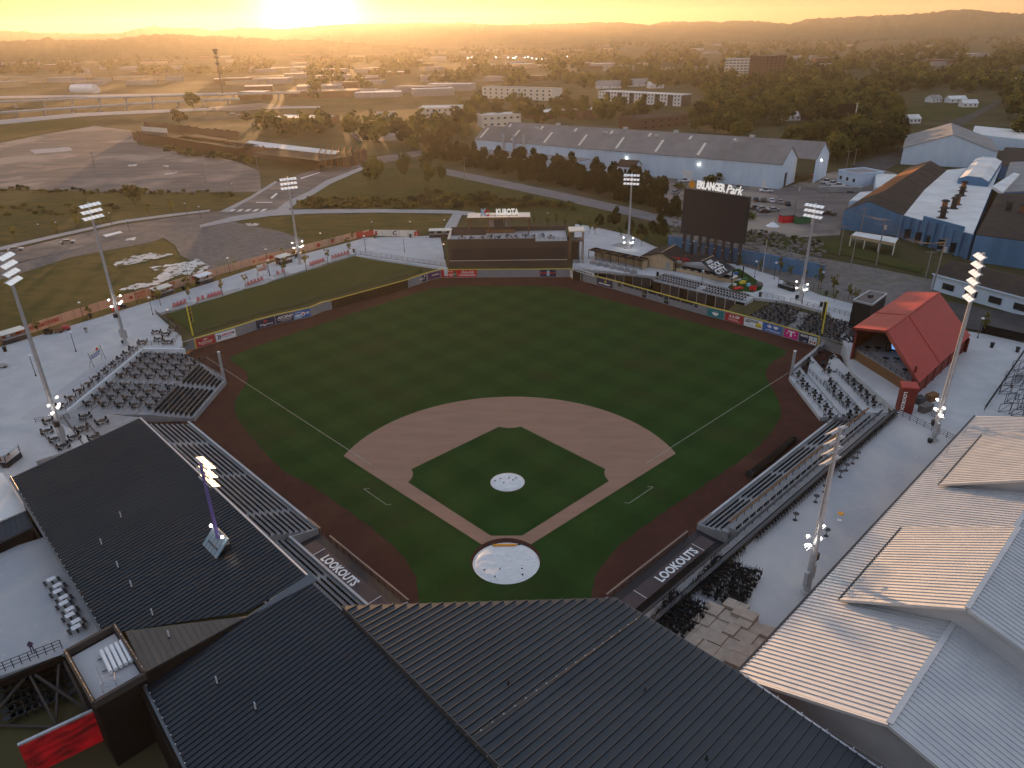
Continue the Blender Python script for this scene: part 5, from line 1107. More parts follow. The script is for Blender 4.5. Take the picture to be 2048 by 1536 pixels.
# stored furniture on the first base deck: upturned folding chairs and stacked tan cases
def fold_mb():
    b = MB(); b.box((0, 0, .5), (.44, .42, .04)); b.box((0, .22, .30), (.44, .04, .42))
    for x in (-.2, .2):
        for y in (-.18, .18): b.bar((x, y, .5), (x*1.05, y*1.2, 1.02), .035)
    b.bar((-.2, .2, .8), (.2, .2, .8), .03); return b
fme = mesh_from('folding_chair', fold_mb(), 'seat_black')
def fill_block(P, n, lab):
    k = 0
    for i in range(n[0]):
        for j in range(n[1]):
            a = P[0].lerp(P[1], (i+.5)/n[0]); b = P[3].lerp(P[2], (i+.5)/n[0]); p = a.lerp(b, (j+.5)/n[1])+Vector((random.uniform(-.12, .12), random.uniform(-.12, .12), 0))
            o = bpy.data.objects.new('folding_chair', fme); COL.objects.link(o); o.location = (p.x, p.y, p.z+(.35 if random.random() < .4 else 0)); o.rotation_euler = (random.uniform(-.15, .15), random.uniform(-.15, .15), random.choice((0, 1.57, 3.14, 4.7))+.78+random.uniform(-.3, .3))
            tag(o, 'upturned black folding chair stored in the '+lab, 'chair', 'upturned folding chairs in the '+lab)
fill_block(pts([(1432, 1118), (1522, 1152), (1485, 1225), (1376, 1185)], 3.5), (14, 11), 'block nearest the terrace railing')
fill_block(pts([(1345, 1190), (1425, 1222), (1362, 1290), (1296, 1250)], 3.5), (12, 11), 'block beside the tan cases')
random.seed(11)
B0, B1_, B2_, B3_ = at(1416, 1212, 3.5), at(1552, 1268, 3.5), at(1470, 1352, 3.5), at(1345, 1285, 3.5)
eu = (B1_-B0)/5.; ev = (B3_-B0)/4.
ki = 0
adj = ['far left', 'far', 'far middle', 'far right', 'farthest right']
for j in range(4):
    i = 0.; kj = -1
    while i < 4.9:
        kj += 1
        wdt = random.choice((1., 1.25, .8)); wdt = min(wdt, 5-i)
        h = random.choice((.5, .62, .74, .86)); c = B0+eu*(i+wdt/2)+ev*(j+.5)
        mb = MB(); mb.prism([c-eu*(wdt/2-.015)-ev*.49, c+eu*(wdt/2-.015)-ev*.49, c+eu*(wdt/2-.015)+ev*.49, c-eu*(wdt/2-.015)+ev*.49], 3.5, 3.5+h)
        obj('storage_case', mb, 'tan_box', label='flat tan storage case, number %d in row %d from the folding chairs' % (kj+1, j+1), cat='box', group='tan cases stacked beside the pale roof'); i += wdt; ki += 1
# extra pair projecting at the far side
for k, (u, v) in enumerate(((1470, 1222), (1488, 1240))):
    c = at(u, v, 3.5); mb = MB(); mb.prism([c-eu*.8-ev*.4, c+eu*.8-ev*.4, c+eu*.8+ev*.4, c-eu*.8+ev*.4], 3.5, 3.5+.95+.12*k); obj('storage_case', mb, 'tan_box', label='tan storage case standing highest at the deck side, %s of the two' % ('farther', 'nearer')[k], cat='box', group='tan cases stacked beside the pale roof')
# high-top tables on the first base deck
def hightop(u, v, lab, m='black_metal'):
    p = at(u, v, 3.5); t = thing('high_table', lab, 'table', p, 'high tables on the first base deck'); b = MB(); b.tube(p+Vector((0, 0, 1.04)), p+Vector((0, 0, 1.1)), .42, n=14); obj('table_top', b, m, t)
    b = MB(); b.tube(p, p+Vector((0, 0, 1.04)), .05, n=8); obj('pedestal', b, 'black_metal' if m == 'black_metal' else 'white', t); b = MB(); b.tube(p, p+Vector((0, 0, .05)), .33, .28, 12); obj('base', b, 'black_metal' if m == 'black_metal' else 'white', t)
nm_ = ['farthest high table on the deck, past the light pole', 'second farthest high table on the deck', 'third high table from the far end of the deck', 'high table just left of the light pole lamps', 'high table in the middle left of the pole shaft', 'high table left of the lower pole shaft', 'nearest high table on the open deck', 'high table right of the pole by its two lit lamps']
for (u, v), l in zip([(1714, 916), (1705, 927), (1692, 941), (1680, 954), (1649, 984), (1631, 1004), (1590, 1040), (1652, 1072)], nm_): hightop(u, v, 'black round '+l)
hightop(1679, 1040, 'high table with a yellow wooden top, right of the pole', 'orange')
# bar stools along the deck edge
sme2 = MB(); sme2.tube((0, 0, .72), (0, 0, .78), .2, n=8); 
for k in range(4): a = k*1.57+.4; sme2.bar((.1*math.cos(a), .1*math.sin(a), .72), (.24*math.cos(a), .24*math.sin(a), 0), .035)
sme2.box((0, .17, .95), (.36, .03, .3)); stm = mesh_from('bar_stool', sme2, 'seat_black')
for k in range(78):
    s = 6+k*.82
    if 19 < s < 21: continue
    p = F1(s, 24.95, 3.5); o = bpy.data.objects.new('bar_stool', stm); COL.objects.link(o); o.location = p; o.rotation_euler = (0, 0, fac1-math.pi/2+random.uniform(-.4, .4)); tag(o, 'black bar stool at the counter along the first base deck edge', 'stool', 'bar stools along the first base deck counter')
t = thing('deck_counter', 'long dark counter wall on the edge of the first base deck', 'counter', F1(35, 24.2, 3.5)); mb = MB(); mb.prism([F1(-4, 24.15), F1(70, 24.15), F1(70, 24.5), F1(-4, 24.5)], 3.4, 4.5); obj('wall', mb, 'eye_frame', t); mb = MB(); mb.prism([F1(-4, 24.1), F1(70, 24.1), F1(70, 24.6), F1(-4, 24.6)], 4.5, 4.56); obj('counter_top', mb, 'dark_metal', t)
railing([F1(70.3, 24.4, 3.5), F1(66.6, 36, 3.5)], 'railing closing the far end of the first base deck', 1.1, 1.3)
# ================================================================== red barn with open gable
rbz = 3.
pk, pkf = at(1773, 662, 12.0), at(1879, 585, 12.0); eL, eR = at(1706, 655, 9.6), at(1838, 766, 6.6); eLf, eRf = eL+(pkf-pk), eR+(pkf-pk)
rbn = thing('red_barn', 'red steel roofed barn with an open gable toward the field', 'building', (pk+pkf)/2-Vector((0, 0, 9)))
def roofq(P, k):
    for i in range(k):
        a0_, a1_ = P[0].lerp(P[1], i/k), P[0].lerp(P[1], (i+1)/k); c0_, c1_ = P[3].lerp(P[2], i/k), P[3].lerp(P[2], (i+1)/k); g = (a1_-a0_)*.0015
        mb = MB(); mb.slab([a0_+g, a1_-g, c1_-g, c0_+g], .18); obj('roof_sheet', mb, 'red_roof', rbn)
roofq([pk, pkf, eLf, eL], 8); roofq([pk, pkf, eRf, eR], 8)
mb = MB(); mb.bar(pk+Vector((0, 0, .06)), pkf+Vector((0, 0, .06)), .4, .14); obj('ridge_cap', mb, 'peach_trim' if 'peach_trim' in M else 'red_roof', rbn)
mb = MB(); mb.bar(pk.lerp(pkf, .38)+Vector((0, 0, .05)), eR.lerp(eRf, .38)+Vector((0, 0, .05)), .16, .1); mb.bar(pk.lerp(pkf, .38)+Vector((0, 0, .05)), eL.lerp(eLf, .38)+Vector((0, 0, .05)), .16, .1); obj('roof_joint', mb, 'red_roof', rbn)
mb = MB(); mb.bar(pk-Vector((0, 0, .2)), eL-Vector((0, 0, .2)), .3, .5); mb.bar(pk-Vector((0, 0, .2)), eR-Vector((0, 0, .2)), .3, .5); obj('gable_trim', mb, 'red_paint', rbn)
inn_ = (pkf-pk).normalized()
mb = MB(); a, b = eR+inn_*1.5, eRf; mb.slab([Vector((a.x, a.y, 6.4)), Vector((b.x, b.y, 6.4)), Vector((b.x, b.y, 2.6)), Vector((a.x, a.y, 2.6))], .3)
mb.v = [(x-(eR-pk).normalized().x*1.2, y-(eR-pk).normalized().y*1.2, z) for x, y, z in mb.v]; obj('side_wall', mb, 'red_paint', rbn)
for k in range(7):
    p = eR.lerp(eRf, (k+.5)/7)-(eR-pk).normalized()*.9; mb = MB(); mb.box((p.x, p.y, 4.5), (.5, .5, 4.4), .78); obj('buttress', mb, 'red_paint', rbn)
mb = MB(); a, b = eL, eLf; o = (eL-pk); o.z = 0; o = o.normalized()*-.8; mb.slab([Vector((a.x, a.y, 9.2))+o, Vector((b.x, b.y, 9.2))+o, Vector((b.x, b.y, 2.6))+o, Vector((a.x, a.y, 2.6))+o], .3); obj('side_wall', mb, 'red_paint', rbn)
mb = MB(); a, b = eLf-o*0-inn_*.5, eRf-inn_*.5; mb.slab([Vector((a.x, a.y, 9)), pkf-inn_*.5-Vector((0, 0, .4)), Vector((b.x, b.y, 6)), Vector((b.x, b.y, 2.6)), Vector((a.x, a.y, 2.6))], .3); obj('back_wall', mb, 'red_paint', rbn)
# deck inside the gable, at half height, with brown front wall
dk = 5.0; iL, iR = Vector((eL.x, eL.y, 0))+inn_*1.2+o*1.4, Vector((eR.x, eR.y, 0))+inn_*1.2-(eR-pk).normalized()*2.2
iR.z = 0
mb = MB(); mb.prism([iL, iR, iR+inn_*14, iL+inn_*14], dk-.25, dk); obj('deck_floor', mb, 'deck_concrete', rbn)
mb = MB(); mb.slab([Vector((iL.x, iL.y, dk-.1)), Vector((iR.x, iR.y, dk-.1)), Vector((iR.x, iR.y, 1.6)), Vector((iL.x, iL.y, 1.6))], .2); obj('front_wall', mb, 'wood', rbn)
for p in (iL-inn_*.9, iR-inn_*.2): mb = MB(); mb.box((p.x, p.y, 5.2), (.35, .35, 7), .78); obj('post', mb, 'red_paint', rbn)
mb = MB()
for k in range(3): z = Vector((0, 0, dk+.35*(k+1))); mb.bar(iL+z, iR+z, .06)
for k in range(12): p = iL.lerp(iR, k/11); mb.bar(p+Vector((0, 0, dk)), p+Vector((0, 0, dk+1.05)), .06)
obj('rail', mb, 'black_metal', rbn, kind='stuff')
mb = MB(); mb.box(iL.lerp(iR, .45)+inn_*9+Vector((0, 0, dk+1.1)), (5, .6, 1.8), .3); obj('bar_shelf', mb, 'dark_brown', rbn)
mb = MB(); c = iL.lerp(iR, .42)+inn_*6+Vector((0, 0, 7.4)); mb.slab([c, c+Vector((1.6, -.7, -.2)), c+Vector((1.9, -.8, -1.5)), c+Vector((.3, 0, -1.3))], .1); obj('screen', mb, glow('blue_screen', (.08, .35, .9), .04), rbn)
for k in range(6): table_at(Vector((0, 0, 0)), 0); table_places.pop()
for k in range(7):
    p = iL.lerp(iR, .15+.11*k)+inn_*(2.2+2.2*(k % 3)); o2 = bpy.data.objects.new('terrace_table', tmm); COL.objects.link(o2); o2.location = (p.x, p.y, dk); tag(o2, 'round dark table on the deck inside the red barn', 'table', 'round tables inside the red barn')
# red sign tower in front of the right eave
stp = at(1790, 838, 3.0); tw = thing('sign_tower', 'square red tower with white vertical lettering at the barn corner', 'tower', stp)
ax = (eR-pk); ax.z = 0; ax.normalize(); s0 = eR-ax*1.2-inn_*.4
tp = [at(1797, 773, 8.2), at(1830, 768, 8.2)]
c_ = (at(1797, 775, 7.9)+at(1836, 768, 7.9))/2; c_.z = 0
cs = [Vector((c_.x-1.3, c_.y-.9, 0)), Vector((c_.x+1.0, c_.y-1.5, 0)), Vector((c_.x+1.7, c_.y+.8, 0)), Vector((c_.x-.6, c_.y+1.4, 0))]
mb = MB(); mb.prism(cs, 2.6, 7.9); obj('wall', mb, 'red_paint', tw); mb = MB(); mb.prism([c_+(p-c_)*1.12 for p in cs], 7.9, 8.15); obj('cap', mb, 'red_roof', tw)
fx_ = (cs[1]-cs[0]); fn = Vector((fx_.y, -fx_.x, 0)).normalized()
letters('LOOKOUT', cs[0]+fx_*.12+fn*.03+Vector((0, 0, 7.2)), (0, 0, -4.4), fx_*.26, 'white', tw, .04)
# dark square tower left of the barn
dtP = [at(1707, 600, 9.5), at(1739, 581, 9.5), at(1774, 587, 9.5), at(1745, 609, 9.5)]
dt = thing('lift_tower', 'charcoal square lift tower with a flat gravel roof beside the red barn', 'tower', (dtP[0]+dtP[2])/2-Vector((0, 0, 6.5)))
mb = MB(); mb.prism(dtP, 0, 9.2); obj('wall', mb, 'roof_dark', dt); mb = MB(); mb.prism(inpoly(dtP, .35), 9.2, 9.3); obj('roof', mb, 'pale_asphalt', dt)
for i in range(4): mb = MB(); mb.bar(dtP[i]-Vector((0, 0, .12)), dtP[(i+1) % 4]-Vector((0, 0, .12)), .28, .4); obj('parapet', mb, 'galv', dt)
mb = MB(); mb.box((dtP[0]+dtP[2])/2+Vector((0, 0, .15)), (1., .8, .7), .6); obj('roof_unit', mb, 'dark_metal', dt)
# clutter beside the barn
for i, (u, v, m_, dx_, lab) in enumerate(((1862, 800, 'wood', 2.2, 'brown crate behind the sign tower'), (1850, 822, 'pale_asphalt', 2.6, 'grey flat crate at the deck corner'), (1875, 832, 'galv', 2.0, 'grey metal box by the far light pole'), (1838, 806, 'dark_metal', 1.8, 'dark equipment box under the barn eave'))):
    p = at(u, v, 3); t = thing('equipment_box', lab, 'box', p); mb = MB(); mb.box(p+Vector((0, 0, .6)), (dx_, 1.2, 1.2), .5); obj('body', mb, m_, t); mb = MB(); mb.box(p+Vector((0, 0, 1.23)), (dx_+.1, 1.3, .06), .5); obj('lid', mb, m_, t)
# stored steel frames at the right border
sf_ = thing('scaffold_frames', 'dense dark steel frames stacked by the right border of the plaza', 'scaffold', at(2010, 780, 3)); random.seed(5)
for k in range(26):
    mb = MB(); p = at(1985+random.uniform(0, 1)*60+((k % 5)*6), 740+k*4, 3); h = random.uniform(1.2, 2.2); d = Vector((random.uniform(1.5, 3), random.uniform(-.6, .6), 0)); P = [p, p+d, p+d+Vector((0, 0, h)), p+Vector((0, 0, h)), p]; mb.path(P, .06, 4); mb.path([p, p+d+Vector((0, 0, h))], .05, 4); obj('frame', mb, 'dark_metal', sf_)
railing(pts([(2048, 705), (1968, 822)], 3.0), 'black picket railing at the right border of the plaza', 1.1, .8)
w = thing('plank_fence', 'dark brown plank fence on the right behind the red barn', 'fence', at(2000, 655, 3)); a, b = at(1962, 666, 3), at(2090, 695, 3)
for k in range(24): mb = MB(); p, r_ = a.lerp(b, k/24), a.lerp(b, (k+.96)/24); mb.slab([p, r_, r_+Vector((0, 0, 2.0)), p+Vector((0, 0, 2.0))], .06); obj('plank', mb, 'dark_brown', w)
# ================================================================== light towers, lamps, small street furniture
def light_tower(u, v, z0, H, face, lab, rows=2, cols=5, lit=True, lith=.36, boxes=True):  # lit: gives the unlit top panels their added sky glow
    b = at(u, v, z0); t = thing('light_tower', lab, 'light tower', b); fd = Vector((math.cos(face), math.sin(face), 0)); sd = Vector((-fd.y, fd.x, 0)); Z = Vector((0, 0, 1))
    mb = MB(); mb.tube(b, b+Z*H, .42, .2, 12); obj('pole', mb, 'galv', t)
    mb = MB(); mb.tube(b, b+Z*.5, .7, .6, 12); obj('base', mb, 'concrete', t)
    for r in range(rows):
        z = H-.4-r*1.25; W_ = cols*.95; mb = MB(); mb.bar(b+Z*z-sd*W_/2, b+Z*z+sd*W_/2, .14); obj('crossarm', mb, 'galv', t)
        for c in range(cols):
            o = b+Z*(z+.1)+sd*((c-(cols-1)/2)*.98)+fd*.25; tl = (fd*.62-Z*.5).normalized(); hw = sd*.4; up_ = (tl*.75)
            mb = MB(); mb.slab([o-hw, o+hw, o+hw+up_, o-hw+up_], .12); obj('floodlight', mb, 'panel_sky_glow' if lit else 'lamp_white', t)
    if boxes:
        for k in (0, 1):
            mb = MB(); mb.box(b+Z*(2.4+.6*k)+sd*(.55-1.1*k), (.45, .5, 2.0), face); obj('control_box', mb, 'galv', t)
    z = H*lith; mb = MB(); mb.bar(b+Z*z-sd*1.9, b+Z*z+sd*1.9, .1); mb.bar(b+Z*(z+1.5)-sd*1.6, b+Z*(z+1.5)+sd*1.6, .08); obj('crossarm', mb, 'galv', t)
    for k, (dz, ds) in enumerate(((0, -1.2), (0, 0.9), (.3, 1.5), (1.6, -1.5), (1.6, 1.5))):
        o = b+Z*(z+dz)+sd*ds+fd*.3; mb = MB(); mb.box(o, (.5, .5, .16), face); a = obj('floodlight', mb, 'lamp_white', t)
        mb = MB(); mb.tube(o+Z*.09+fd*.05, o+Z*.13+fd*.05, .26 if k < 2 else .16, n=10); mb.tube(o-Z*.13, o-Z*.09, .22, n=10); obj('lit_lens', mb, 'lit_white', a)
    mb = MB(); mb.box(b+Z*(z-2.2)-sd*.8+fd*.2, (.7, .6, .9), face); obj('speaker', mb, 'ink', t)
    return t
TH = math.atan2
def toward(u, v, z): b = at(u, v, z); return math.atan2(35-b.y, 0-b.x)
light_tower(252, 690, 3, 31.5, toward(252, 690, 3), 'tall grey floodlight tower beside the plaza tables, second from the left', 3, 5, lith=.30)
light_tower(130, 890, 2.9, 33, toward(130, 890, 2.9), 'tallest grey floodlight tower at the left edge of the picture', 4, 4, lith=.20)
light_tower(600, 528, 3, 25.5, toward(600, 528, 3), 'floodlight tower behind the left field lawn with a bright lit cluster', 3, 5, lith=.20)
light_tower(1256, 497, 3, 23, toward(1256, 497, 3), 'floodlight tower behind the cabana lounge', 3, 5, lith=.08, boxes=False)
light_tower(1600, 600, 3, 24, toward(1600, 600, 3), 'floodlight tower on the right plaza near the scoreboard', 3, 5, lith=.12)
light_tower(1866, 880, 3.5, 31, toward(1866, 880, 3.5), 'tall floodlight tower beside the far eave of the pale roof', 6, 3, lith=.16)
light_tower(1612, 1186, 3.5, 22.5, toward(1612, 1186, 3.5), 'floodlight tower on the first base deck, its white head seen from above', 4, 3, lit=False, lith=.32)
# tower growing through the third-base roof with its saddle of blue-grey sheet
p = onA(440, 1092, Apan); t = thing('roof_light_tower', 'light tower with yellow sunlit heads rising through the dark third base roof', 'light tower', p)
M['saddle_blue'] = mat('saddle_blue', (.20, .27, .32), .5, .2); M['violet_pole'] = mat('violet_pole', (.20, .15, .42), .5, .2); Z = Vector((0, 0, 1)); mb = MB(); mb.tube(p, p+Z*11.2, .22, .16, 10); obj('pole', mb, 'violet_pole', t)
fd = Vector((q, q, 0)); sd = Vector((-q, q, 0))
for k in range(5):
    mb = MB(); c0 = p+sd*(-1.5+.75*k)+Z*.25; mb.slab([c0-sd*.33-fd*1.3-Z*.3, c0+sd*.33-fd*1.3-Z*.3, c0+sd*.33+fd*.5+Z*1.5, c0-sd*.33+fd*.5+Z*1.5], .14); obj('saddle_sheet', mb, 'saddle_blue', t)
mb = MB(); mb.box(p+Z*.1, (1.6, 2.4, 1.0), math.pi/4); obj('curb', mb, 'dark_metal', t)
for r in range(3):
    mb = MB(); z = 11.-r*1.15; mb.bar(p+Z*z-sd*1.6, p+Z*z+sd*1.6, .12); obj('crossarm', mb, 'galv', t)
    for c in range(4):
        o = p+Z*(z+.1)+sd*((c-1.5)*.9)+fd*.2; mb = MB(); mb.slab([o-sd*.36, o+sd*.36, o+sd*.36+fd*.75-Z*.25, o-sd*.36+fd*.75-Z*.25], .1); obj('floodlight', mb, 'lamp_white', t)
for s in (-1, 1):
    mb = MB(); o = p+Z*2.0+sd*(1.5*s); mb.bar(p+Z*1.9, o, .06); obj('arm', mb, 'galv', t); mb = MB(); mb.tube(o, o+Z*.22, .16, .12, 10); obj('lit_lens', mb, 'lit_white', t)
# plaza lamp posts
lp0 = None
def lamp_post(u, v, z, lab, h=4.3, grp='black lamp posts on the left plaza'):
    global lp0
    p = at(u, v, z)
    if lp0 is None:
        lp0 = thing('lamp_post', lab, 'street lamp', (0, 0, 0), grp)
        mb = MB(); mb.tube((0, 0, 0), (0, 0, h), .075, .055, 8); obj('pole', mb, 'black_metal', lp0); mb = MB(); mb.tube((0, 0, 0), (0, 0, .35), .2, .12, 10); obj('base', mb, 'black_metal', lp0)
        mb = MB(); mb.tube((0, 0, h), (0, 0, h+.1), .1, .34, 12); mb.tube((0, 0, h+.3), (0, 0, h+.42), .36, .1, 12); obj('lamp_head', mb, 'lamp_white', lp0); mb = MB(); mb.tube((0, 0, h+.1), (0, 0, h+.3), .3, n=12); obj('lens', mb, 'lamp_white', lp0)
        lp0.location = p
    else: dup(lp0, p, 0, lab, grp)
LPL = [(152, 703, 'in the open left plaza, right of two'), (72, 752, 'in the open left plaza beside the tall tower'), (168, 640, 'by the banner fence right of the tennessee lettering'), (274, 607, 'by the banner fence beside a food cart'), (306, 630, 'at the lawn corner of the left plaza'), (341, 657, 'inside the corner railing by the plaza tables'), (378, 562, 'at the fence near the red banner block'), (460, 547, 'at the fence left of the standing sign'), (536, 528, 'at the fence right of the standing sign'), (540, 552, 'behind the red chairs right of the standing sign'), (644, 494, 'at the fence above the lit tower'), (731, 500, 'at the top corner of the lawn'), (809, 504, 'in the middle of the pale upper plaza'), (889, 518, 'at the left corner of the dark building'), (746, 470, 'behind the bend of the banner fence'), (822, 470, 'behind the white banner end'), (890, 466, 'behind the left corner of the dark building')]
for u, v, l in LPL: lamp_post(u, v, 3, 'black lamp post '+l)
LPR = [(1095, 452, 'behind the stair tower'), (1385, 512, 'between the scoreboard posts, left'), (1403, 575, 'beside the seat rows below the barn bar'), (1509, 555, 'beside the play lawn'), (1548, 558, 'near the right fence, second from the scoreboard'), (1604, 605, 'in front of the right field terrace'), (1641, 578, 'near the right fence by the food cart'), (1955, 676, 'behind the red barn')]
for u, v, l in LPR: lamp_post(u, v, 3, 'black lamp post '+l, grp='black lamp posts on the right plaza')
for u, v, l in [(83, 474, 'on the street verge, leftmost'), (118, 470, 'on the street verge, second from left'), (224, 450, 'on the street verge by the crossing'), (260, 465, 'beside the crossing bars'), (374, 430, 'on the street verge right of the round tree'), (402, 437, 'at the boulevard corner'), (467, 388, 'on the boulevard, left kerb')]: lamp_post(u, v, TZ, 'black lamp post '+l, grp='black lamp posts along the street')
# litter bins
bin0 = None
def litter_bin(u, v, lab, m='dark_brown', z=3):
    p = at(u, v, z); t = thing('litter_bin', lab, 'litter bin', p, 'litter bins'); mb = MB(); mb.tube(p, p+Vector((0, 0, .95)), .32, .38, 10); obj('body', mb, m, t); mb = MB(); mb.tube(p+Vector((0, 0, .95)), p+Vector((0, 0, 1.12)), .45, .42, 10); obj('lid', mb, 'ink', t)
for u, v, l, m_ in [(173, 665, 'grey litter bin alone in the middle of the left plaza', 'galv'), (11, 703, 'brown litter bin at the left border of the plaza', 'dark_brown'), (181, 636, 'brown litter bin against the banner fence', 'dark_brown'), (248, 690, 'brown litter bin at the foot of the second light tower', 'dark_brown'), (367, 580, 'dark litter bin below the red banner block', 'dark_brown'), (708, 505, 'dark litter bin at the top corner of the lawn', 'ink'), (750, 476, 'dark litter bin at the bend of the banner fence', 'ink'), (821, 475, 'dark litter bin at the end of the white banner', 'ink'), (593, 516, 'dark litter bin by the lit tower', 'ink'), (1520, 593, 'black litter bin above the seat rows end', 'ink'), (1642, 613, 'black litter bin beside the yellow foul pole', 'ink'), (1652, 590, 'black litter bin near the right fence', 'ink'), (1315, 552, 'dark bin at the left end of the seat rows', 'ink'), (1858, 890, 'black litter bin at the far end of the first base deck', 'ink'), (1983, 695, 'black litter bin left of two on the right pavement', 'ink'), (2034, 704, 'black litter bin right of two on the right pavement', 'ink')]: litter_bin(u, v, l, m_)
# banner fence along the left plaza
FP = pts([(-70, 712), (0, 689), (100, 655), (200, 622), (300, 593), (400, 562), (500, 533), (600, 507), (700, 481), (740, 473)], 3.0)
bf_ = thing('banner_fence', 'long peach coloured printed banner fence along the outer edge of the left plaza', 'fence', FP[4]); random.seed(3)
def fence_seg(a, b, parent, h=2.35, m='peach'):
    n = max(1, round((b-a).length/3.)); d = (b-a).normalized(); nn = Vector((d.y, -d.x, 0)); nn = nn if nn.y < 0 else -nn
    for i in range(n):
        p, r_ = a.lerp(b, i/n), a.lerp(b, (i+1)/n); mb = MB(); mb.slab([p+d*.04+Vector((0, 0, .15)), r_-d*.04+Vector((0, 0, .15)), r_-d*.04+Vector((0, 0, h)), p+d*.04+Vector((0, 0, h))], .03); obj('banner_panel', mb, m if random.random() > .06 or m != 'peach' else 'peach_ink', parent)
        mb = MB(); mb.tube(p-nn*.05, p-nn*.05+Vector((0, 0, h+.08)), .045, n=6); obj('post', mb, 'black_metal', parent)
        if random.random() < .28 and m == 'peach':
            k = random.randint(8, 16); c = p.lerp(r_, .5)+nn*.05+Vector((0, 0, 1.2)); mb = MB(); ph = random.random(); rr = random.uniform(.35, .8)
            mb.add([c+d*(rr*(1+.35*math.sin(3*a_+ph*6))*math.cos(a_))+Vector((0, 0, rr*.95*(1+.3*math.cos(4*a_+ph*9))*math.sin(a_))) for a_ in np.linspace(0, 6.283, 25)[:-1]], [tuple(range(24))]); obj('print', mb, 'peach_ink', parent)
for a, b in zip(FP[:-1], FP[1:]): fence_seg(a, b, bf_)
def ftext(s, u0, u1, z0, h):
    for a, b in zip(FP[:-1], FP[1:]):
        pass
    # the fence line in plan: find the points above u0, u1
    def onf(u):
        us = [-70, 0, 100, 200, 300, 400, 500, 600, 700, 740]; vs = [712, 689, 655, 622, 593, 562, 533, 507, 481, 473]; return at(u, float(np.interp(u, us, vs)), 3.0)
    a, b = onf(u0), onf(u1); d = b-a; nn = Vector((d.y, -d.x, 0)).normalized(); nn = nn if nn.y < 0 else -nn
    letters(s, a+nn*.09+Vector((0, 0, z0)), d, (0, 0, h), 'peach_ink', bf_)
ftext('CHATTANOOGA TENNESSEE', 36, 122, .9, .95); ftext('FOUNDRY', 273, 294, 1.3, .75); ftext('DISTRICT', 275, 292, .4, .7); ftext('TENNESSEE', 332, 352, 1.3, .75); ftext('DISTRICT', 336, 350, .45, .65); ftext('CHATTANOOGA TENNESSEE', 518, 550, .9, .6)
fw = thing('banner_fence', 'pale banner fence with a dark letter C at the far end of the left plaza', 'fence', at(790, 472, 3)); a, b = at(748, 473, 3), at(834, 474, 3); fence_seg(a, b, fw, 2.3, 'cream'); letters('C', a.lerp(b, .44)+Vector((0, -.08, .5)), (b-a)*.1, (0, 0, 1.5), 'purple', fw)
for t0 in (.02, .93):
    mb = MB(); c = a.lerp(b, t0)+Vector((0, -.09, .2)); mb.add([c, c+Vector((2.0, 0, .4)), c+Vector((1.6, 0, 2.0)), c+Vector((.2, 0, 1.6))], [(0, 1, 2, 3)]); obj('print', mb, 'red', fw)
mb = MB(); c = FP[-2].lerp(FP[-1], .3)+Vector((.12, -.12, .2)); dd_ = (FP[-1]-FP[-2]); mb.add([c, c+dd_*.9, c+dd_*.9+Vector((0, 0, 2)), c+dd_*.2+Vector((0, 0, 1.4))], [(0, 1, 2, 3)]); obj('print', mb, 'red', bf_)
# food carts
def cart(u, v, rz, lab, m='wood', roof='cream', L=5.):
    p = at(u, v, 3); t = thing('food_cart', lab, 'food stall', p); c, s = math.cos(rz), math.sin(rz)
    def W(x, y, z): return Vector((p.x+x*c-y*s, p.y+x*s+y*c, p.z+z))
    mb = MB(); mb.box(W(0, -.3, .55), (L, 1.0, 1.1), rz); obj('counter', mb, 'ink', t); mb = MB(); mb.box(W(0, -.35, 1.13), (L+.1, 1.2, .07), rz); obj('counter_top', mb, 'galv', t)
    mb = MB(); mb.box(W(0, 1.3, 1.1), (L, .15, 2.2), rz); obj('back_panel', mb, m, t)
    for x in (-1, 1):
        for y in (-.7, 1.3): mb = MB(); mb.box(W(x*(L/2-.05), y, 1.2), (.1, .1, 2.4), rz); obj('post', mb, 'black_metal', t)
    mb = MB(); a = [W(-L/2-.15, -.9, 2.35), W(L/2+.15, -.9, 2.35), W(L/2+.15, 1.6, 2.6), W(-L/2-.15, 1.6, 2.6)]; mb.slab(a, .12); obj('roof', mb, roof, t)
    mb = MB(); mb.box(W(-L*.2, .2, 1.5), (.9, .5, .6), rz); obj('cooler', mb, 'galv', t); mb = MB(); mb.box(W(L*.2, 1.18, 1.6), (1.6, .05, .8), rz); obj('menu_board', mb, 'white', t); return t
an = lambda a, b: math.atan2((at(*b, 3)-at(*a, 3)).y, (at(*b, 3)-at(*a, 3)).x)
fa_ = an((100, 655), (300, 593))
cart(30, 682, fa_, 'food cart with orange back panel at the left end of the banner fence', 'orange'); cart(328, 592, fa_, 'long cream roofed food cart under young trees by the banner fence'); cart(411, 566, fa_, 'dark food cart with white roof right of the red banner block', 'dark_brown', 'white', 4.2); cart(570, 527, fa_, 'food cart with cream roof just left of the lit tower', 'wood', 'cream', 4.4); cart(880, 474, 0.05, 'long food counter left of the dark building', 'eye_frame', 'cream', 7)
cart(1574, 578, an((1480, 530), (1640, 580)), 'black framed food cart beside the right light tower', 'galv', 'dark_metal', 4.8)
cart(22, 925, fa_+.5, 'two level food cart below the corner of the dark roof at the left', 'wood', 'galv', 3.4)
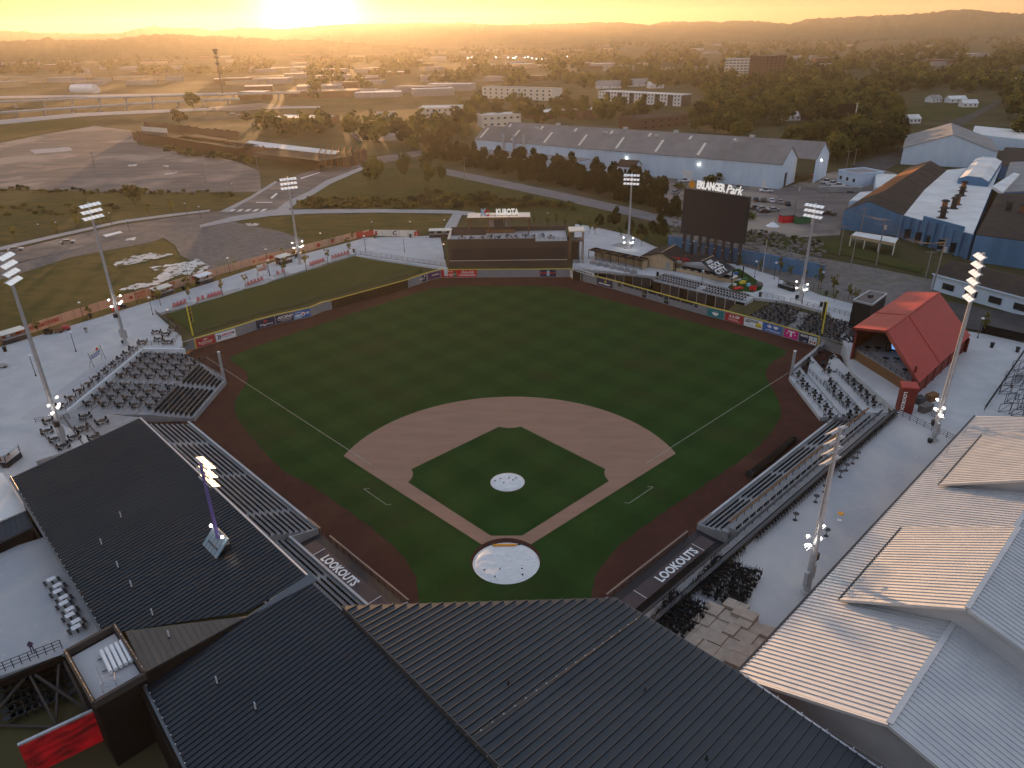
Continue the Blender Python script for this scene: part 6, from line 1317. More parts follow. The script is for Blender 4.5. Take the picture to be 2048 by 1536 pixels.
for u, v, m_, l in ((133, 660, 'red', 'folded red cart parked near the banner fence'), (6, 735, 'galv', 'grey covered cart cut by the left border'), (1610, 582, 'white', 'white folding table set on the right plaza'), (118, 665, 'wood', 'small brown hand cart near the banner fence'), (98, 668, 'dark_brown', 'dark flat dolly near the banner fence'), (233, 622, 'red_bright', 'small red flag stand beside the second tower'), (246, 617, 'ink', 'dark machine by the banner fence right of the second tower')):
    p = at(u, v, 3); t = thing('small_cart', l, 'cart', p); mb = MB(); mb.box(p+Vector((0, 0, .6)), (1.8, .9, .6), .5); obj('body', mb, m_, t); mb = MB(); mb.box(p+Vector((-.2, 0, 1.0)), (1.1, .95, .3), .5); obj('lid', mb, m_, t)
    for sx in (-.6, .6): mb = MB(); mb.tube(p+Vector((sx, -.4, .2)), p+Vector((sx, .4, .2)), .2, n=10); obj('wheel', mb, 'ink', t)
# framed standing signs
def frame_sign(a, b, h0, h1, lab, txt, col, extra):
    t = thing('standing_sign', lab, 'sign', (a+b)/2); d = (b-a); n = Vector((d.y, -d.x, 0)).normalized(); n = n if n.y < 0 else -n; Z = Vector((0, 0, 1))
    for p in (a, b):
        mb = MB(); mb.bar(p+n*.5, p+Z*h1, .07); mb.bar(p-n*.5, p+Z*h0*1.1, .07); obj('leg', mb, 'black_metal', t)
    mb = MB(); mb.slab([a+Z*h0, b+Z*h0, b+Z*h1, a+Z*h1], .05); obj('panel', mb, 'white' if not extra else 'cream', t)
    letters(txt, a+Z*(h0+(h1-h0)*.3)+d*.08+n*.06, d*.8, Z*(h1-h0)*.28, col, t, shear=.1); mb = MB(); o = a+Z*(h0+(h1-h0)*.14)+d*.12+n*.06; mb.add([o, o+d*.7, o+d*.7+Z*.2, o+Z*.2], [(0, 1, 2, 3)]); obj('stripe', mb, col, t)
    mb = MB(); o = a+d*.72+Z*(h0+(h1-h0)*.78)+n*.06; mb.add([o+d*(.1*math.cos(k))+Z*(.32*math.sin(k)*(1+.3*math.cos(3*k))) for k in np.linspace(0, 6.28, 13)[:-1]], [tuple(range(12))]); obj('emblem', mb, 'red_bright', t)
frame_sign(at(184, 735, 3), at(207, 718, 3), 1.3, 3.3, 'white framed standing sign with blue lettering and a red figure on the left plaza', 'FLAVOR', 'blue', 0)
frame_sign(at(516, 553, 3), at(537, 548, 3), 1.2, 3.2, 'red and cream framed sign standing behind the red lawn chairs', 'LOOKOUTS', 'red', 1)
# red slatted lawn chairs
rch = thing('lawn_chair', 'red slatted lawn chair, first of the row by the yellow foul pole', 'chair', (0, 0, 0), 'red lawn chairs along the berm')
for k in range(4): mb = MB(); mb.add([(-.28+.15*k, .1, .32), (-.16+.15*k, .1, .32), (-.16+.15*k, .55, 1.0), (-.28+.15*k, .55, 1.0), (-.28+.15*k, .13, .31), (-.16+.15*k, .13, .31), (-.16+.15*k, .58, .99), (-.28+.15*k, .58, .99)], [(0, 1, 2, 3), (7, 6, 5, 4), (0, 4, 5, 1), (2, 6, 7, 3)]); obj('back_slat', mb, 'red', rch)
mb = MB(); mb.box((0, -.18, .34), (.56, .6, .04)); obj('seat', mb, 'red', rch)
for x in (-.36, .36): mb = MB(); mb.box((x, -.1, .56), (.14, .75, .04)); obj('arm', mb, 'red', rch); mb = MB(); mb.bar((x*.85, -.42, 0), (x*.85, -.42, .55), .08); mb.bar((x*.85, .3, 0), (x*.85, .2, .55), .08); obj('leg', mb, 'red', rch)
first = True; rows_ = [((349, 614), (370, 607), 4, 'by the yellow foul pole'), ((397, 602), (406, 599), 2, 'right of the first row, in a pair'), ((418, 596), (443, 588), 5, 'below the first lamp'), ((497, 571), (524, 561), 5, 'below the standing sign'), ((556, 549), (566, 546), 2, 'alone between two young trees'), ((622, 531), (647, 523), 6, 'under the lit tower'), ((666, 517), (696, 508), 6, 'nearest the top of the lawn')]
for (u0, v0), (u1, v1), n, l in rows_:
    for k in range(n):
        f = k/max(1, n-1); p = at(lerp(u0, u1, f), lerp(v0, v1, f), 3.06); lb = 'red slatted lawn chair %s of the group %s' % (['first', 'second', 'third', 'fourth', 'fifth', 'sixth'][k], l)
        if first: rch.location = p; rch['label'] = lb; first = False; rch.rotation_euler = (0, 0, .35)
        else: dup(rch, p, .35, lb)
    railing([at(u0-6, v0-6, 3.0), at(u1+4, v1-9, 3.0)], 'thin rail behind the red chairs '+l, 1.0, 2.5, 'galv', 2, .03)
# umbrellas closed / lounge sofas in front of cabanas
for k in range(7):
    p = at(1186+k*13.6, 527+k*3.1, 3); t = thing('lounge_sofa', 'grey rounded lounge sofa in front of cabana bay %d from the dark building' % (k+1), 'sofa', p, 'lounge sofas in front of the cabanas'); mb = MB(); mb.tube(p, p+Vector((0, 0, .42)), 1.0, 1.05, 14); obj('seat', mb, 'grey_wall', t); mb = MB(); mb.tube(p+Vector((0, .35, .42)), p+Vector((0, .45, .85)), .8, .6, 12); obj('backrest', mb, 'grey_wall', t)
# play lawn with bright blocks
obj('play_lawn', MB().prism(pts([(1455, 575), (1470, 562), (1485, 560), (1462, 540), (1478, 537), (1503, 553), (1527, 570), (1522, 580), (1505, 585), (1470, 581)], 3.0), 2.9, 3.03), 'field_grass', kind='structure')
for u, v, m_, l, s in ((1476, 577, 'red_bright', 'flat red play mat', (2.6, 1.2, .25)), (1502, 580, 'red_bright', 'red play arch in two legs', (.6, .6, 1.1)), (1509, 581, 'red_bright', 'second red play arch leg', (.6, .6, 1.2)), (1497, 572, 'light_blue', 'blue play drum', (.8, .8, .7)), (1485, 567, 'yellow', 'yellow play slide', (1.6, .6, .7)), (1469, 571, 'cream', 'cream play stool', (.7, .7, .5)), (1489, 562, 'green_paint', 'green play tunnel', (1.6, .8, .8)), (1472, 548, 'blue', 'blue play ring', (.9, .9, .5)), (1517, 572, 'pale_asphalt', 'grey climbing boulder', (1.4, 1.2, 1.0))):
    p = at(u, v, 3.03); t = thing('play_block', l+' on the small play lawn', 'toy', p); mb = MB(); mb.box(p+Vector((0, 0, s[2]/2)), s, .4); obj('body', mb, m_, t); mb = MB(); mb.box(p+Vector((0, 0, s[2]+.05)), (s[0]*.7, s[1]*.7, .1), .4); obj('top', mb, m_, t)
# far-right plaza fence
railing(pts([(1180, 455), (1262, 472), (1300, 490), (1345, 506), (1400, 517), (1480, 530), (1560, 554), (1640, 586), (1720, 610), (1790, 638)], 3.0), 'long black steel fence along the outer edge of the right plaza', 1.4, 2.4, 'dark_metal')
obj('mat_pad', MB().prism(pts([(1222, 491), (1237, 485), (1268, 490), (1262, 499)], 3.0), 3.0, 3.02), 'roof_grey', label='grey rectangular mat lying on the right plaza behind the cabanas', cat='mat')
# flagpole
p = at(1524, 552, 3); t = thing('flag_pole', 'thin white flag pole beside the play lawn', 'flag pole', p); mb = MB(); mb.tube(p, p+Vector((0, 0, 10)), .08, .05, 8); obj('pole', mb, 'lamp_white', t); mb = MB(); mb.tube(p+Vector((0, 0, 10)), p+Vector((0, 0, 10.15)), .09, .05, 8); obj('finial', mb, 'yellow', t)
# bottom left: terrace roof, benches, rail, trussed stair, red screen
obj('club_terrace', MB().prism(pts([(-60, 1120), (95, 1072), (210, 1262), (120, 1310), (-60, 1372)], 6.0), 5.6, 6.0), 'deck_concrete', kind='structure')
lw = thing('low_building', 'low flat white roofed block at the left edge beside the dark roof', 'building', at(0, 1000, 6)); mb = MB(); mb.prism(pts([(-80, 930), (5, 946), (52, 1020), (-80, 1075)], 8.2), 2.3, 8.2); obj('roof', mb, 'roof_white', lw)
Pq = pts([(-60, 1060), (52, 1018), (62, 1046), (-60, 1100)], 8.1); Pq[2].z = Pq[3].z = 7.4; rib_roof(lw, Pq, Pq[0]-Pq[3], .6, 'roof_dark')
mb = MB(); mb.slab([Pq[3]-Vector((0, 0, .2)), Pq[2]-Vector((0, 0, .2)), Pq[2]-Vector((0, 0, 1.8)), Pq[3]-Vector((0, 0, 1.8))], .2); obj('wall', mb, 'dark_brown', lw)
for k in range(9):
    u, v = 106+k*6.2+(k % 2)*6, 1168+k*12; p = at(u, v, 6.0); t = thing('bench_set', 'grey topped table with dark benches along the dark wall, place %d from the far end' % (k+1), 'table', p, 'table sets on the left terrace'); mb = MB(); mb.box(p+Vector((0, 0, .75)), (.9, .7, .07), .9); obj('table_top', mb, 'lamp_white', t); mb = MB(); mb.box(p+Vector((0, 0, .37)), (.12, .5, .74), .9); obj('pedestal', mb, 'ink', t)
    for s in (-1, 1): mb = MB(); mb.box(p+Vector((.55*s, .45*s, .42)), (1.0, .3, .06), -.75); obj('bench', mb, 'ink', t)
railing(pts([(-40, 1362), (125, 1297)], 6.0), 'dark blue picket railing along the edge of the left terrace', 1.2, .7)
tr_ = thing('stair_truss', 'grey steel truss bracing below the terrace railing at the lower left', 'truss', at(90, 1400, 3)); za = 5.2
N = lambda u, v, z: at(u, v, z)
for a, b in (((57, 1346, 5.2), (112, 1450, 2.6)), ((70, 1350, 5.2), (172, 1418, 2.6)), ((118, 1322, 5.2), (112, 1440, 2.6)), ((57, 1346, 5.2), (-20, 1440, 2.6)), ((112, 1455, 2.6), (-20, 1450, 2.6)), ((126, 1320, 5.2), (176, 1420, 2.6))): mb = MB(); mb.bar(N(*a), N(*b), .22); obj('brace', mb, 'eye_frame', tr_)
mb = MB(); mb.bar(N(-20, 1375, 5.6), N(125, 1316, 5.6), .35, .7); obj('girder', mb, 'dark_brown', tr_)
cnt = 0; random.seed(21)
for r in range(5):
    for k in range(9):
        u, v = 8+k*15+r*4, 1388-k*6.2+r*14
        p = at(u, v, 2.4); t = thing('stored_table', 'dark folded table stored under the terrace railing, table %s of row %s from the rail' % (('one','two','three','four','five','six','seven','eight','nine')[k], ('one','two','three','four','five')[r]), 'table', p, 'stored tables under the terrace'); mb = MB(); mb.box(p+Vector((0, 0, .75)), (1.1, .7, .06), .75); obj('table_top', mb, 'roof_dark2', t); mb = MB(); mb.box(p+Vector((0, 0, .37)), (.1, .5, .7), .75); obj('leg', mb, 'ink', t)
rs_ = thing('led_screen', 'glowing red screen wall with dotted lettering in the bottom left corner', 'screen', at(110, 1480, 5))
a, b = at(36, 1492, 6.2), at(188, 1421, 6.2); dn = Vector((0, 0, -5.2))
lr = bpy.data.materials.new('led_red'); lr.use_nodes = True; lt = lr.node_tree; lb_ = lt.nodes['Principled BSDF']; lb_.inputs['Base Color'].default_value = (.05, .005, .006, 1)
g = nd(lt, 'ShaderNodeNewGeometry'); n1 = nd(lt, 'ShaderNodeTexNoise', Scale=.55, Detail=5.); mp = nd(lt, 'ShaderNodeMapping'); mp.inputs['Scale'].default_value = (1, 1, 3); lt.links.new(g.outputs['Position'], mp.inputs[0]); lt.links.new(mp.outputs[0], n1.inputs['Vector'])
cr = nd(lt, 'ShaderNodeValToRGB'); cr.color_ramp.elements[0].position = .35; cr.color_ramp.elements[0].color = (.10, .004, .006, 1); cr.color_ramp.elements[1].position = .7; cr.color_ramp.elements[1].color = (.75, .01, .02, 1); lt.links.new(n1.outputs[0], cr.inputs[0]); lt.links.new(cr.outputs[0], lb_.inputs['Emission Color']); lb_.inputs['Emission Strength'].default_value = .011; M['led_red'] = lr
n_ = Vector(((b-a).y, -(b-a).x, 0)).normalized(); mb = MB(); mb.slab([a, b, b+dn, a+dn], .2); obj('panel', mb, 'led_red', rs_); mb = MB(); mb.bar(a+Vector((0, 0, .1)), b+Vector((0, 0, .1)), .3, .2); obj('top_trim', mb, 'galv', rs_)
M['led_violet'] = glow('led_violet', (.55, .25, .6), .02)
letters('Drink in', a+n_*.05+(b-a)*.32+Vector((0, 0, -2.5)), (b-a)*.52, (0, 0, .95), 'led_violet', rs_); letters('the Lookouts', a+n_*.05+(b-a)*.32+Vector((0, 0, -3.7)), (b-a)*.58, (0, 0, .9), 'led_violet', rs_)
wb = thing('screen_wall', 'black metal wall between the red screen and the dark roof', 'wall', at(250, 1450, 5)); P = [at(188, 1418, 6.3), at(287, 1368, 8.6), at(390, 1560, 8.6), at(240, 1600, 3)]; mb = MB(); a2 = at(188, 1420, 8.4); mb.slab([b+Vector((0, 0, 2.2)), Bpan[3]+Vector((-.4, -.4, -.6)), Bpan[2]+Vector((-.4, -.4, -.6)), Bpan[2]+Vector((-3, -3, -1.2)), b+dn+Vector((2., -4, 0))][:3], .2)
mb = MB(); mb.slab([b+Vector((.05, .05, .6)), Bpan[3]+Vector((-.5, -.5, -.3)), Bpan[3]+Vector((-.5, -.5, -7)), b+Vector((.05, .05, -7))], .25); obj('wall', mb, 'dark_brown', wb)
p = at(268, 1398, 7.0); t = thing('roof_fan', 'small round grey extractor fan on the black wall', 'fan', p)
for k in range(4): mb = MB(); mb.tube(p+Vector((0, -.0, .22*k)), p+Vector((0, 0, .22*k+.1)), .55-.1*k, n=14); obj('ring', mb, 'galv', t)
# person on the left terrace
def person(p, rz, lab):
    me = bpy.data.meshes.new('person'); H = 1.72
    V = [(0, 0, .95), (0, 0, 1.2), (0, 0, 1.42), (0, .01, 1.52), (0, .02, 1.63), (-.18, 0, 1.4), (-.25, .02, 1.13), (-.22, .12, .92), (.18, 0, 1.4), (.26, .02, 1.13), (.22, .14, .93), (-.1, 0, .9), (-.11, .04, .5), (-.12, -.02, .06), (-.12, .12, .03), (.1, 0, .9), (.12, -.02, .5), (.13, -.06, .06), (.13, .08, .03)]
    E = [(0, 1), (1, 2), (2, 3), (3, 4), (2, 5), (5, 6), (6, 7), (2, 8), (8, 9), (9, 10), (0, 11), (11, 12), (12, 13), (13, 14), (0, 15), (15, 16), (16, 17), (17, 18)]
    me.from_pydata(V, E, []); o = bpy.data.objects.new('person', me); COL.objects.link(o); o.location = p; o.rotation_euler = (0, 0, rz); m = o.modifiers.new('skin', 'SKIN')
    rr = [.15, .15, .15, .06, .1, .07, .05, .04, .07, .05, .04, .09, .065, .05, .04, .09, .065, .05, .04]
    sv = me.skin_vertices[0].data if me.skin_vertices else None
    bmv = bmesh.new(); bmv.from_mesh(me); ly = bmv.verts.layers.skin.verify(); bmv.verts.ensure_lookup_table()
    for v, r_ in zip(bmv.verts, rr): v[ly].radius = (r_, r_*.8)
    bmv.verts[0][ly].use_root = True; bmv.to_mesh(me); bmv.free(); o.modifiers.new('sub', 'SUBSURF').levels = 1
    me.materials.append(mat('clothes', (.10, .07, .12), .8)); return tag(o, lab, 'person')
person(at(67, 1306, 6.0), .5, 'person in dark clothes standing near the railing of the left terrace')
# ================================================================== BACKGROUND: hills, factory, town, trees, traffic
def ray_at(u, v, D):
    d = _f+_r*((u-1024)/FOC)-_u*((v-768)/FOC); t = D/math.hypot(d.x, d.y); return Vector((CX+d.x*t, CY+d.y*t, CZ+d.z*t))
def ridge(name, L, D, depth, m, sd, amp):
    us = [p[0] for p in L]; vs = [p[1] for p in L]; n = 620; mb = MB(); rows = 9; k = 0
    for i in range(n+1):
        u = lerp(us[0], us[-1], i/n); v = float(np.interp(u, us, vs)); top = ray_at(u, v, D); dd_ = Vector((top.x-CX, top.y-CY, 0)).normalized()
        for r in range(rows):
            f = r/(rows-1); off = -depth*(1-f/.72) if f < .72 else depth*.6*(f-.72)/.28
            hf = math.sin(min(1, f/.72)*math.pi/2)**1.3 if f <= .72 else 1-.5*(f-.72)/.28
            p = Vector((top.x, top.y, 0))+dd_*off; z = 2+(top.z-2)*hf
            z += amp*(noise.noise(Vector((p.x*.035, p.y*.035, sd)))+.7*noise.noise(Vector((p.x*.011, p.y*.011, sd))))*(.25+.75*hf)+amp*.7*max(0, noise.noise(Vector((p.x*.06, p.y*.06, sd+5))))
            mb.v.append((p.x, p.y, max(z, 1.) if r else 0))
    for i in range(n):
        for r in range(rows-1): a = i*rows+r; mb.f.append((a, a+rows, a+rows+1, a+1)); mb.mi.append(0)
    return obj(name, mb, m, kind='structure')
M['hill_woods'] = two_noise(mat('hill_woods', (.05, .058, .028), .95, c2=(.03, .037, .018), scale=.03, detail=6), .006, (.075, .075, .035), .5, .7)
ridge('hills', [(-200, 60), (0, 60), (60, 63), (110, 66), (240, 66), (270, 58), (310, 52), (350, 55), (400, 56), (432, 61), (470, 55), (520, 55), (560, 58), (640, 50), (700, 47), (760, 46), (860, 52), (1000, 60)], 7600, 900, 'hill_woods', 1, 7)
ridge('hills', [(640, 60), (720, 54), (780, 48), (830, 45), (870, 47), (920, 44), (960, 47), (1000, 49), (1050, 48), (1100, 47), (1180, 44), (1240, 44), (1300, 49), (1330, 43), (1440, 43), (1480, 40), (1560, 45), (1580, 48), (1610, 38), (1700, 33), (1800, 29), (1860, 25), (1880, 21), (1930, 18), (1960, 21), (2048, 27), (2250, 30)], 7000, 1700, 'hill_woods', 2, 8)
ridge('hills', [(-200, 84), (0, 80), (80, 79), (98, 74), (112, 79), (160, 80), (230, 77), (300, 69), (330, 67), (420, 71), (500, 75), (560, 79), (640, 78), (720, 86), (800, 92), (860, 98)], 3900, 500, 'hill_woods', 3, 8)
# ---- foliage meshes
def crown(n, size, shape, sd, cl=14):
    r = np.random.default_rng(sd); cs = []
    while len(cs) < cl:
        p = r.uniform(-1, 1, 3)
        if shape == 'round' and (p**2).sum() < 1: cs.append(p*[.72, .72, .62]+[0, 0, .05])
        elif shape == 'cone' and abs(p[0])**2+p[1]**2 < ((1-p[2])/2*.95+.05)**2: cs.append(p*[.8, .8, .95])
        elif shape == 'column' and p[0]**2+p[1]**2 < (.75-.55*abs(p[2]+.1)**2)**2: cs.append(p*[.9, .9, .92])
    cs = np.array(cs); rad = r.uniform(.22, .42, cl) if shape == 'round' else r.uniform(.16, .3, cl)
    idx = r.integers(0, cl, n); d = r.normal(size=(n, 3)); d /= np.linalg.norm(d, axis=1)[:, None]
    c = cs[idx]+d*(rad[idx]*r.uniform(.65, 1.05, n))[:, None]
    nn = d+r.normal(size=(n, 3))*.55; nn /= np.linalg.norm(nn, axis=1)[:, None]
    a = np.cross(nn, r.normal(size=(n, 3))); a /= np.linalg.norm(a, axis=1)[:, None]; b = np.cross(nn, a); s = size*r.uniform(.6, 1.3, n)[:, None]
    V = np.stack([c-a*s-b*s*.7, c+a*s-b*s*.7, c+a*s*.8+b*s*.7, c-a*s*.8+b*s*.7], 1).reshape(-1, 3); F = [tuple(range(4*i, 4*i+4)) for i in range(n)]
    return V, F
CROWN = {}
def cm(key, n, size, shape, sd, m):
    V, F = crown(n, size, shape, sd); mb = MB(); mb.v = [tuple(v) for v in V]; mb.f = F; mb.mi = [0]*len(F); CROWN[key] = (mesh_from('crown', mb, m), V, F)
for i in range(3): cm('big%d' % i, 900, .085, 'round', 30+i, 'leaf_light' if i == 1 else 'leaf'); cm('mid%d' % i, 520, .115, 'round', 40+i, ('leaf', 'leaf_dark', 'leaf_light')[i]); cm('con%d' % i, 800, .13, 'cone' if i == 0 else 'column', 50+i, 'leaf_dark'); cm('yng%d' % i, 150, .12, 'column', 60+i, ('leaf_yellow', 'leaf_light', 'leaf_yellow')[i]); cm('shr%d' % i, 120, .2, 'round', 70+i, ('leaf', 'leaf_dark', 'leaf_light')[i])
tb = MB(); tb.tube((0, 0, -.02), (.02, .01, .55), .045, .03, 7); tb.tube((.02, .01, .5), (.2, .05, .8), .022, .012, 5); tb.tube((.02, .01, .45), (-.17, .1, .75), .022, .012, 5); tb.tube((.02, .01, .52), (.0, -.15, .85), .02, .01, 5); TRUNK = mesh_from('trunk', tb, 'bark')
tree_n = 0
def tree(p, h, w, key, label, group=None, name='tree', trunk_f=.28, rz=None):
    "trunk to the crown's middle; crown fills the rest of the height"
    global tree_n
    if name == 'tree': tree_n += 1
    t = thing(name, label, 'tree' if name != 'shrub' else 'shrub', p, group); rz = random.uniform(0, 6.28) if rz is None else rz; t.rotation_euler = (0, 0, rz)
    c = bpy.data.objects.new('crown', CROWN[key][0]); COL.objects.link(c); c.parent = t; ch = h*(1-trunk_f); c.location = (0, 0, h*trunk_f+ch/2); c.scale = (w/2, w/2, ch/2*1.05)
    k = bpy.data.objects.new('trunk', TRUNK); COL.objects.link(k); k.parent = t; k.scale = (w*.28, w*.28, h*.75) if name == 'tree' and 'yng' not in key else (h*.35, h*.35, h*.85)
    if 'con' in key: k.scale = (h*.12, h*.12, h*.7)
    return t
random.seed(42)
for i, (u, v, h) in enumerate([(322, 612, 5), (377, 590, 5.2), (446, 592, 4.8), (492, 573, 4), (571, 553, 5.6), (613, 541, 6.2), (656, 527, 5), (698, 512, 6), (380, 600, 3.5), (590, 520, 4), (318, 600, 4)]):
    tree(at(u, v, 3), h, h*.5, 'yng%d' % (i % 3), 'thin young tree on the lawn edge, number %d from the yellow foul pole' % (i+1) if i < 8 else ['thin young tree right at the foul pole', 'thin young tree beside the lit tower', 'small young tree behind the food cart'][i-8], 'young trees along the left plaza', trunk_f=.42)
for i, (u, v, h) in enumerate([(78, 668, 3.6), (180, 634, 3), (392, 563, 3.2), (470, 540, 3.0), (565, 515, 3.2), (665, 490, 3.4), (706, 480, 3.2), (240, 606, 3)]):
    tree(at(u, v, 3.0), h, 2.2, 'yng%d' % ((i+1) % 3), 'small planted tree against the banner fence, number %d from the left' % (i+1), 'small trees along the banner fence', trunk_f=.35)
RT_ = [(1094, 455, 4.5), (1112, 452, 5), (1130, 456, 5), (1068, 452, 4), (1160, 462, 5), (1178, 468, 5.5), (1190, 470, 5), (1240, 476, 4.5), (1268, 484, 4.5), (1282, 492, 4.5), (1332, 503, 3.5), (1558, 548, 5), (1578, 556, 4.2), (1608, 566, 4), (1636, 578, 6), (1666, 590, 6.2), (1669, 604, 3.5), (1696, 600, 4.2), (1709, 606, 4.4), (1742, 612, 4), (1965, 668, 5.2), (1350, 508, 3), (1480, 535, 3.5), (1520, 545, 4)]
for i, (u, v, h) in enumerate(RT_): tree(at(u, v, 2.9), h, h*.48, 'yng%d' % (i % 3), 'young narrow tree along the right plaza fence, number %d from the stair tower' % (i+1), 'young trees along the right plaza fence', trunk_f=.3)
for i, (u, v, h, w) in enumerate([(737, 372, 12, 7), (757, 372, 14.5, 9), (811, 362, 14.5, 8), (852, 350, 13, 8.5), (859, 374, 12.5, 8), (883, 366, 10, 6)]):
    tree(at(u, v, TZ), h, w, 'big%d' % (i % 3), ['leafy backlit tree on the lawn, left of a pair', 'tallest leafy backlit tree on the lawn, right of the left pair', 'lone leafy backlit tree in the middle of the lawn', 'leafy lawn tree farther back by the path', 'leafy lawn tree nearest in the right cluster', 'small leafy tree at the right end of the lawn cluster'][i], 'lawn trees', trunk_f=.16)
tree(at(273, 418, TZ), 10.5, 9.5, 'big0', 'single rounded tree standing by the street on the left', trunk_f=.28)
tree(at(388, 222, TZ), 19, 20, 'big1', 'large rounded tree in front of the highway ramp', trunk_f=.2); tree(at(360, 252, TZ), 13, 15, 'mid1', 'dark rounded tree near the ruined factory gable', trunk_f=.15); tree(at(494, 245, TZ), 9, 14, 'mid1', 'dark bush like tree beside the pale car lot', trunk_f=.1)
for i in range(36):
    u = 866+i*12.6; v = 318+(u-880)*.222+random.uniform(-6, 2); h = random.uniform(10, 14.5)
    tree(at(u, v, TZ), h*1.12, h*.86, 'con%d' % (i % 3), 'dark dense tree in the row beside the greenway path, number %d from the left' % (i+1), 'dark trees along the greenway', trunk_f=.05)
for i, (u, v, h) in enumerate([(1197, 450, 6.5), (1226, 458, 7.5), (1258, 466, 6), (1284, 470, 6), (1316, 482, 9.5), (1316, 425, 15), (1345, 432, 12)]): tree(at(u, v, TZ), h*1.1, h*.8, 'con%d' % (i % 3), 'dark conical evergreen between the right plaza fence and the path, number %d from the left' % (i+1), 'evergreens behind the right plaza', trunk_f=.05)
for i, (u, v, h) in enumerate([(1500, 478, 3), (1525, 474, 2.6), (1552, 480, 3.2), (1590, 486, 2.6), (1630, 494, 2.6), (1500, 440, 3.5), (1420, 372, 5), (1440, 366, 5), (1360, 380, 4)]): tree(at(u, v, TZ), h, h*1.5, 'shr%d' % (i % 3), 'overgrown shrub on the bank behind the scoreboard, number %d' % (i+1), 'shrubs behind the scoreboard', 'shrub', .05)
def shrubs(a, b, n, jit, h, lab, grp):
    for i in range(n):
        u = lerp(a[0], b[0], (i+.5)/n); v = lerp(a[1], b[1], (i+.5)/n)+random.uniform(-jit, jit); hh = h*random.uniform(.7, 1.3)
        tree(at(u, v, TZ), hh, hh*random.uniform(1.5, 2.2), 'shr%d' % random.randint(0, 2), lab, grp, 'shrub', .02)
shrubs((600, 410), (985, 410), 60, 8, 2.6, 'low shrub in the dark hedge strip below the lawn trees', 'hedge shrubs below the lawn')
shrubs((850, 394), (1150, 420), 40, 8, 2.6, 'low shrub in the hedge strip left of the greenway path', 'hedge shrubs by the path')
shrubs((0, 383), (470, 390), 30, 4, 2.0, 'low shrub in the green strip below the storage yard', 'shrubs below the storage yard')
shrubs((0, 425), (240, 420), 22, 10, 1.6, 'low shrub on the verge above the street', 'shrubs on the street verge')
shrubs((330, 302), (520, 330), 24, 5, 3.4, 'scrubby bush growing along the ruined factory wall', 'bushes along the ruined factory')
for i, (u, v) in enumerate(((30, 478), (112, 468), (155, 455), (208, 448), (298, 430), (345, 425))): tree(at(u, v, TZ), 5, 3, 'yng%d' % (i % 3), 'pale young street tree on the verge, number %d from the left' % (i+1), 'young street trees', trunk_f=.3)
# ---- woods: individual trees where they show large, the rest as masses
def inside(P, x, y):
    c = False; n = len(P)
    for i in range(n):
        x0, y0 = P[i]; x1, y1 = P[(i+1) % n]
        if (y0 > y) != (y1 > y) and x < (x1-x0)*(y-y0)/(y1-y0)+x0: c = not c
    return c
WOODS = [([(1480, 300), (1500, 262), (1560, 250), (1640, 255), (1790, 262), (1800, 238), (1690, 232), (1500, 225), (1400, 240), (1350, 245), (1380, 262)], 70, 'the wooded block behind the long warehouse'), ([(1560, 300), (1660, 285), (1800, 285), (1790, 305), (1720, 318), (1650, 335), (1640, 300)], 40, 'the wood edge beside the back road'),
         ([(1990, 240), (2048, 225), (2120, 260), (2120, 330), (1950, 240)], 14, 'the grove at the right border'), ([(1420, 225), (1790, 225), (1790, 195), (1400, 190)], 45, 'the middle distance right of the white apartments'), ([(905, 262), (1340, 240), (1380, 225), (1100, 215), (920, 215)], 40, 'the middle distance behind the warehouse roof'), ([(520, 275), (700, 275), (740, 290), (860, 305), (930, 285), (930, 262), (700, 250), (540, 255)], 34, 'the hazy ground left of the warehouse')]
mass = []
used = []
for k in range(420):
    P = random.choice(([(1480, 300), (1500, 250), (1640, 240), (1790, 262), (1800, 225), (1690, 215), (1500, 215), (1400, 235), (1385, 262)], [(1400, 232), (1790, 232), (1790, 185), (1400, 182)], [(530, 268), (720, 272), (740, 290), (860, 308), (930, 285), (930, 255), (700, 235), (540, 240)], [(920, 262), (1300, 240), (1380, 222), (1100, 205), (920, 205)], [(1560, 300), (1660, 285), (1800, 285), (1790, 305), (1720, 312), (1650, 325), (1640, 300)]))
    u, v = random.uniform(520, 1800), random.uniform(182, 325)
    if inside(P, u, v): mass.append((at(u, v, TZ), random.uniform(9, 15)))
for P, n, lab in WOODS:
    xs = [p[0] for p in P]; ys = [p[1] for p in P]; k = 0; tr_i = 0
    while k < n and tr_i < 4000:
        tr_i += 1; u, v = random.uniform(min(xs), max(xs)), random.uniform(min(ys), max(ys))
        if not inside(P, u, v): continue
        p = at(u, v, TZ)
        if any((p-q_).length < 7 for q_ in used[-80:]): continue
        used.append(p); k += 1; h = random.uniform(10, 17.5); key = random.choice(['mid0', 'mid1', 'mid2', 'big0', 'big1', 'big2'])
        if tree_n < 300: tree(p, h, h*random.uniform(.85, 1.25), key, 'rounded tree in '+lab, 'trees in '+lab, trunk_f=.12)
        else: mass.append((p, h))
for k in range(8200):
    # evenly through the picture's far band, thinning where streets and roofs lie
    u = random.uniform(-80, 2130); v = 90+(random.random()**1.25)*(150 if u > 1000 else 118)-(u-1024)*.018
    if noise.noise(Vector((u*.013, v*.05, 3))) < (-.22 if u > 1150 else .02): continue
    if u < 620 and 150 < v: continue
    if v > 178 and (640 < u < 1420): continue
    if 1780 < u < 2010 and 185 < v < 245: continue
    p = at(u, v, TZ); mass.append((p, random.uniform(8, 16)))
V0, F0 = crown(64, .21, 'round', 99, 9); PL = {0: [], 1: [], 2: []}
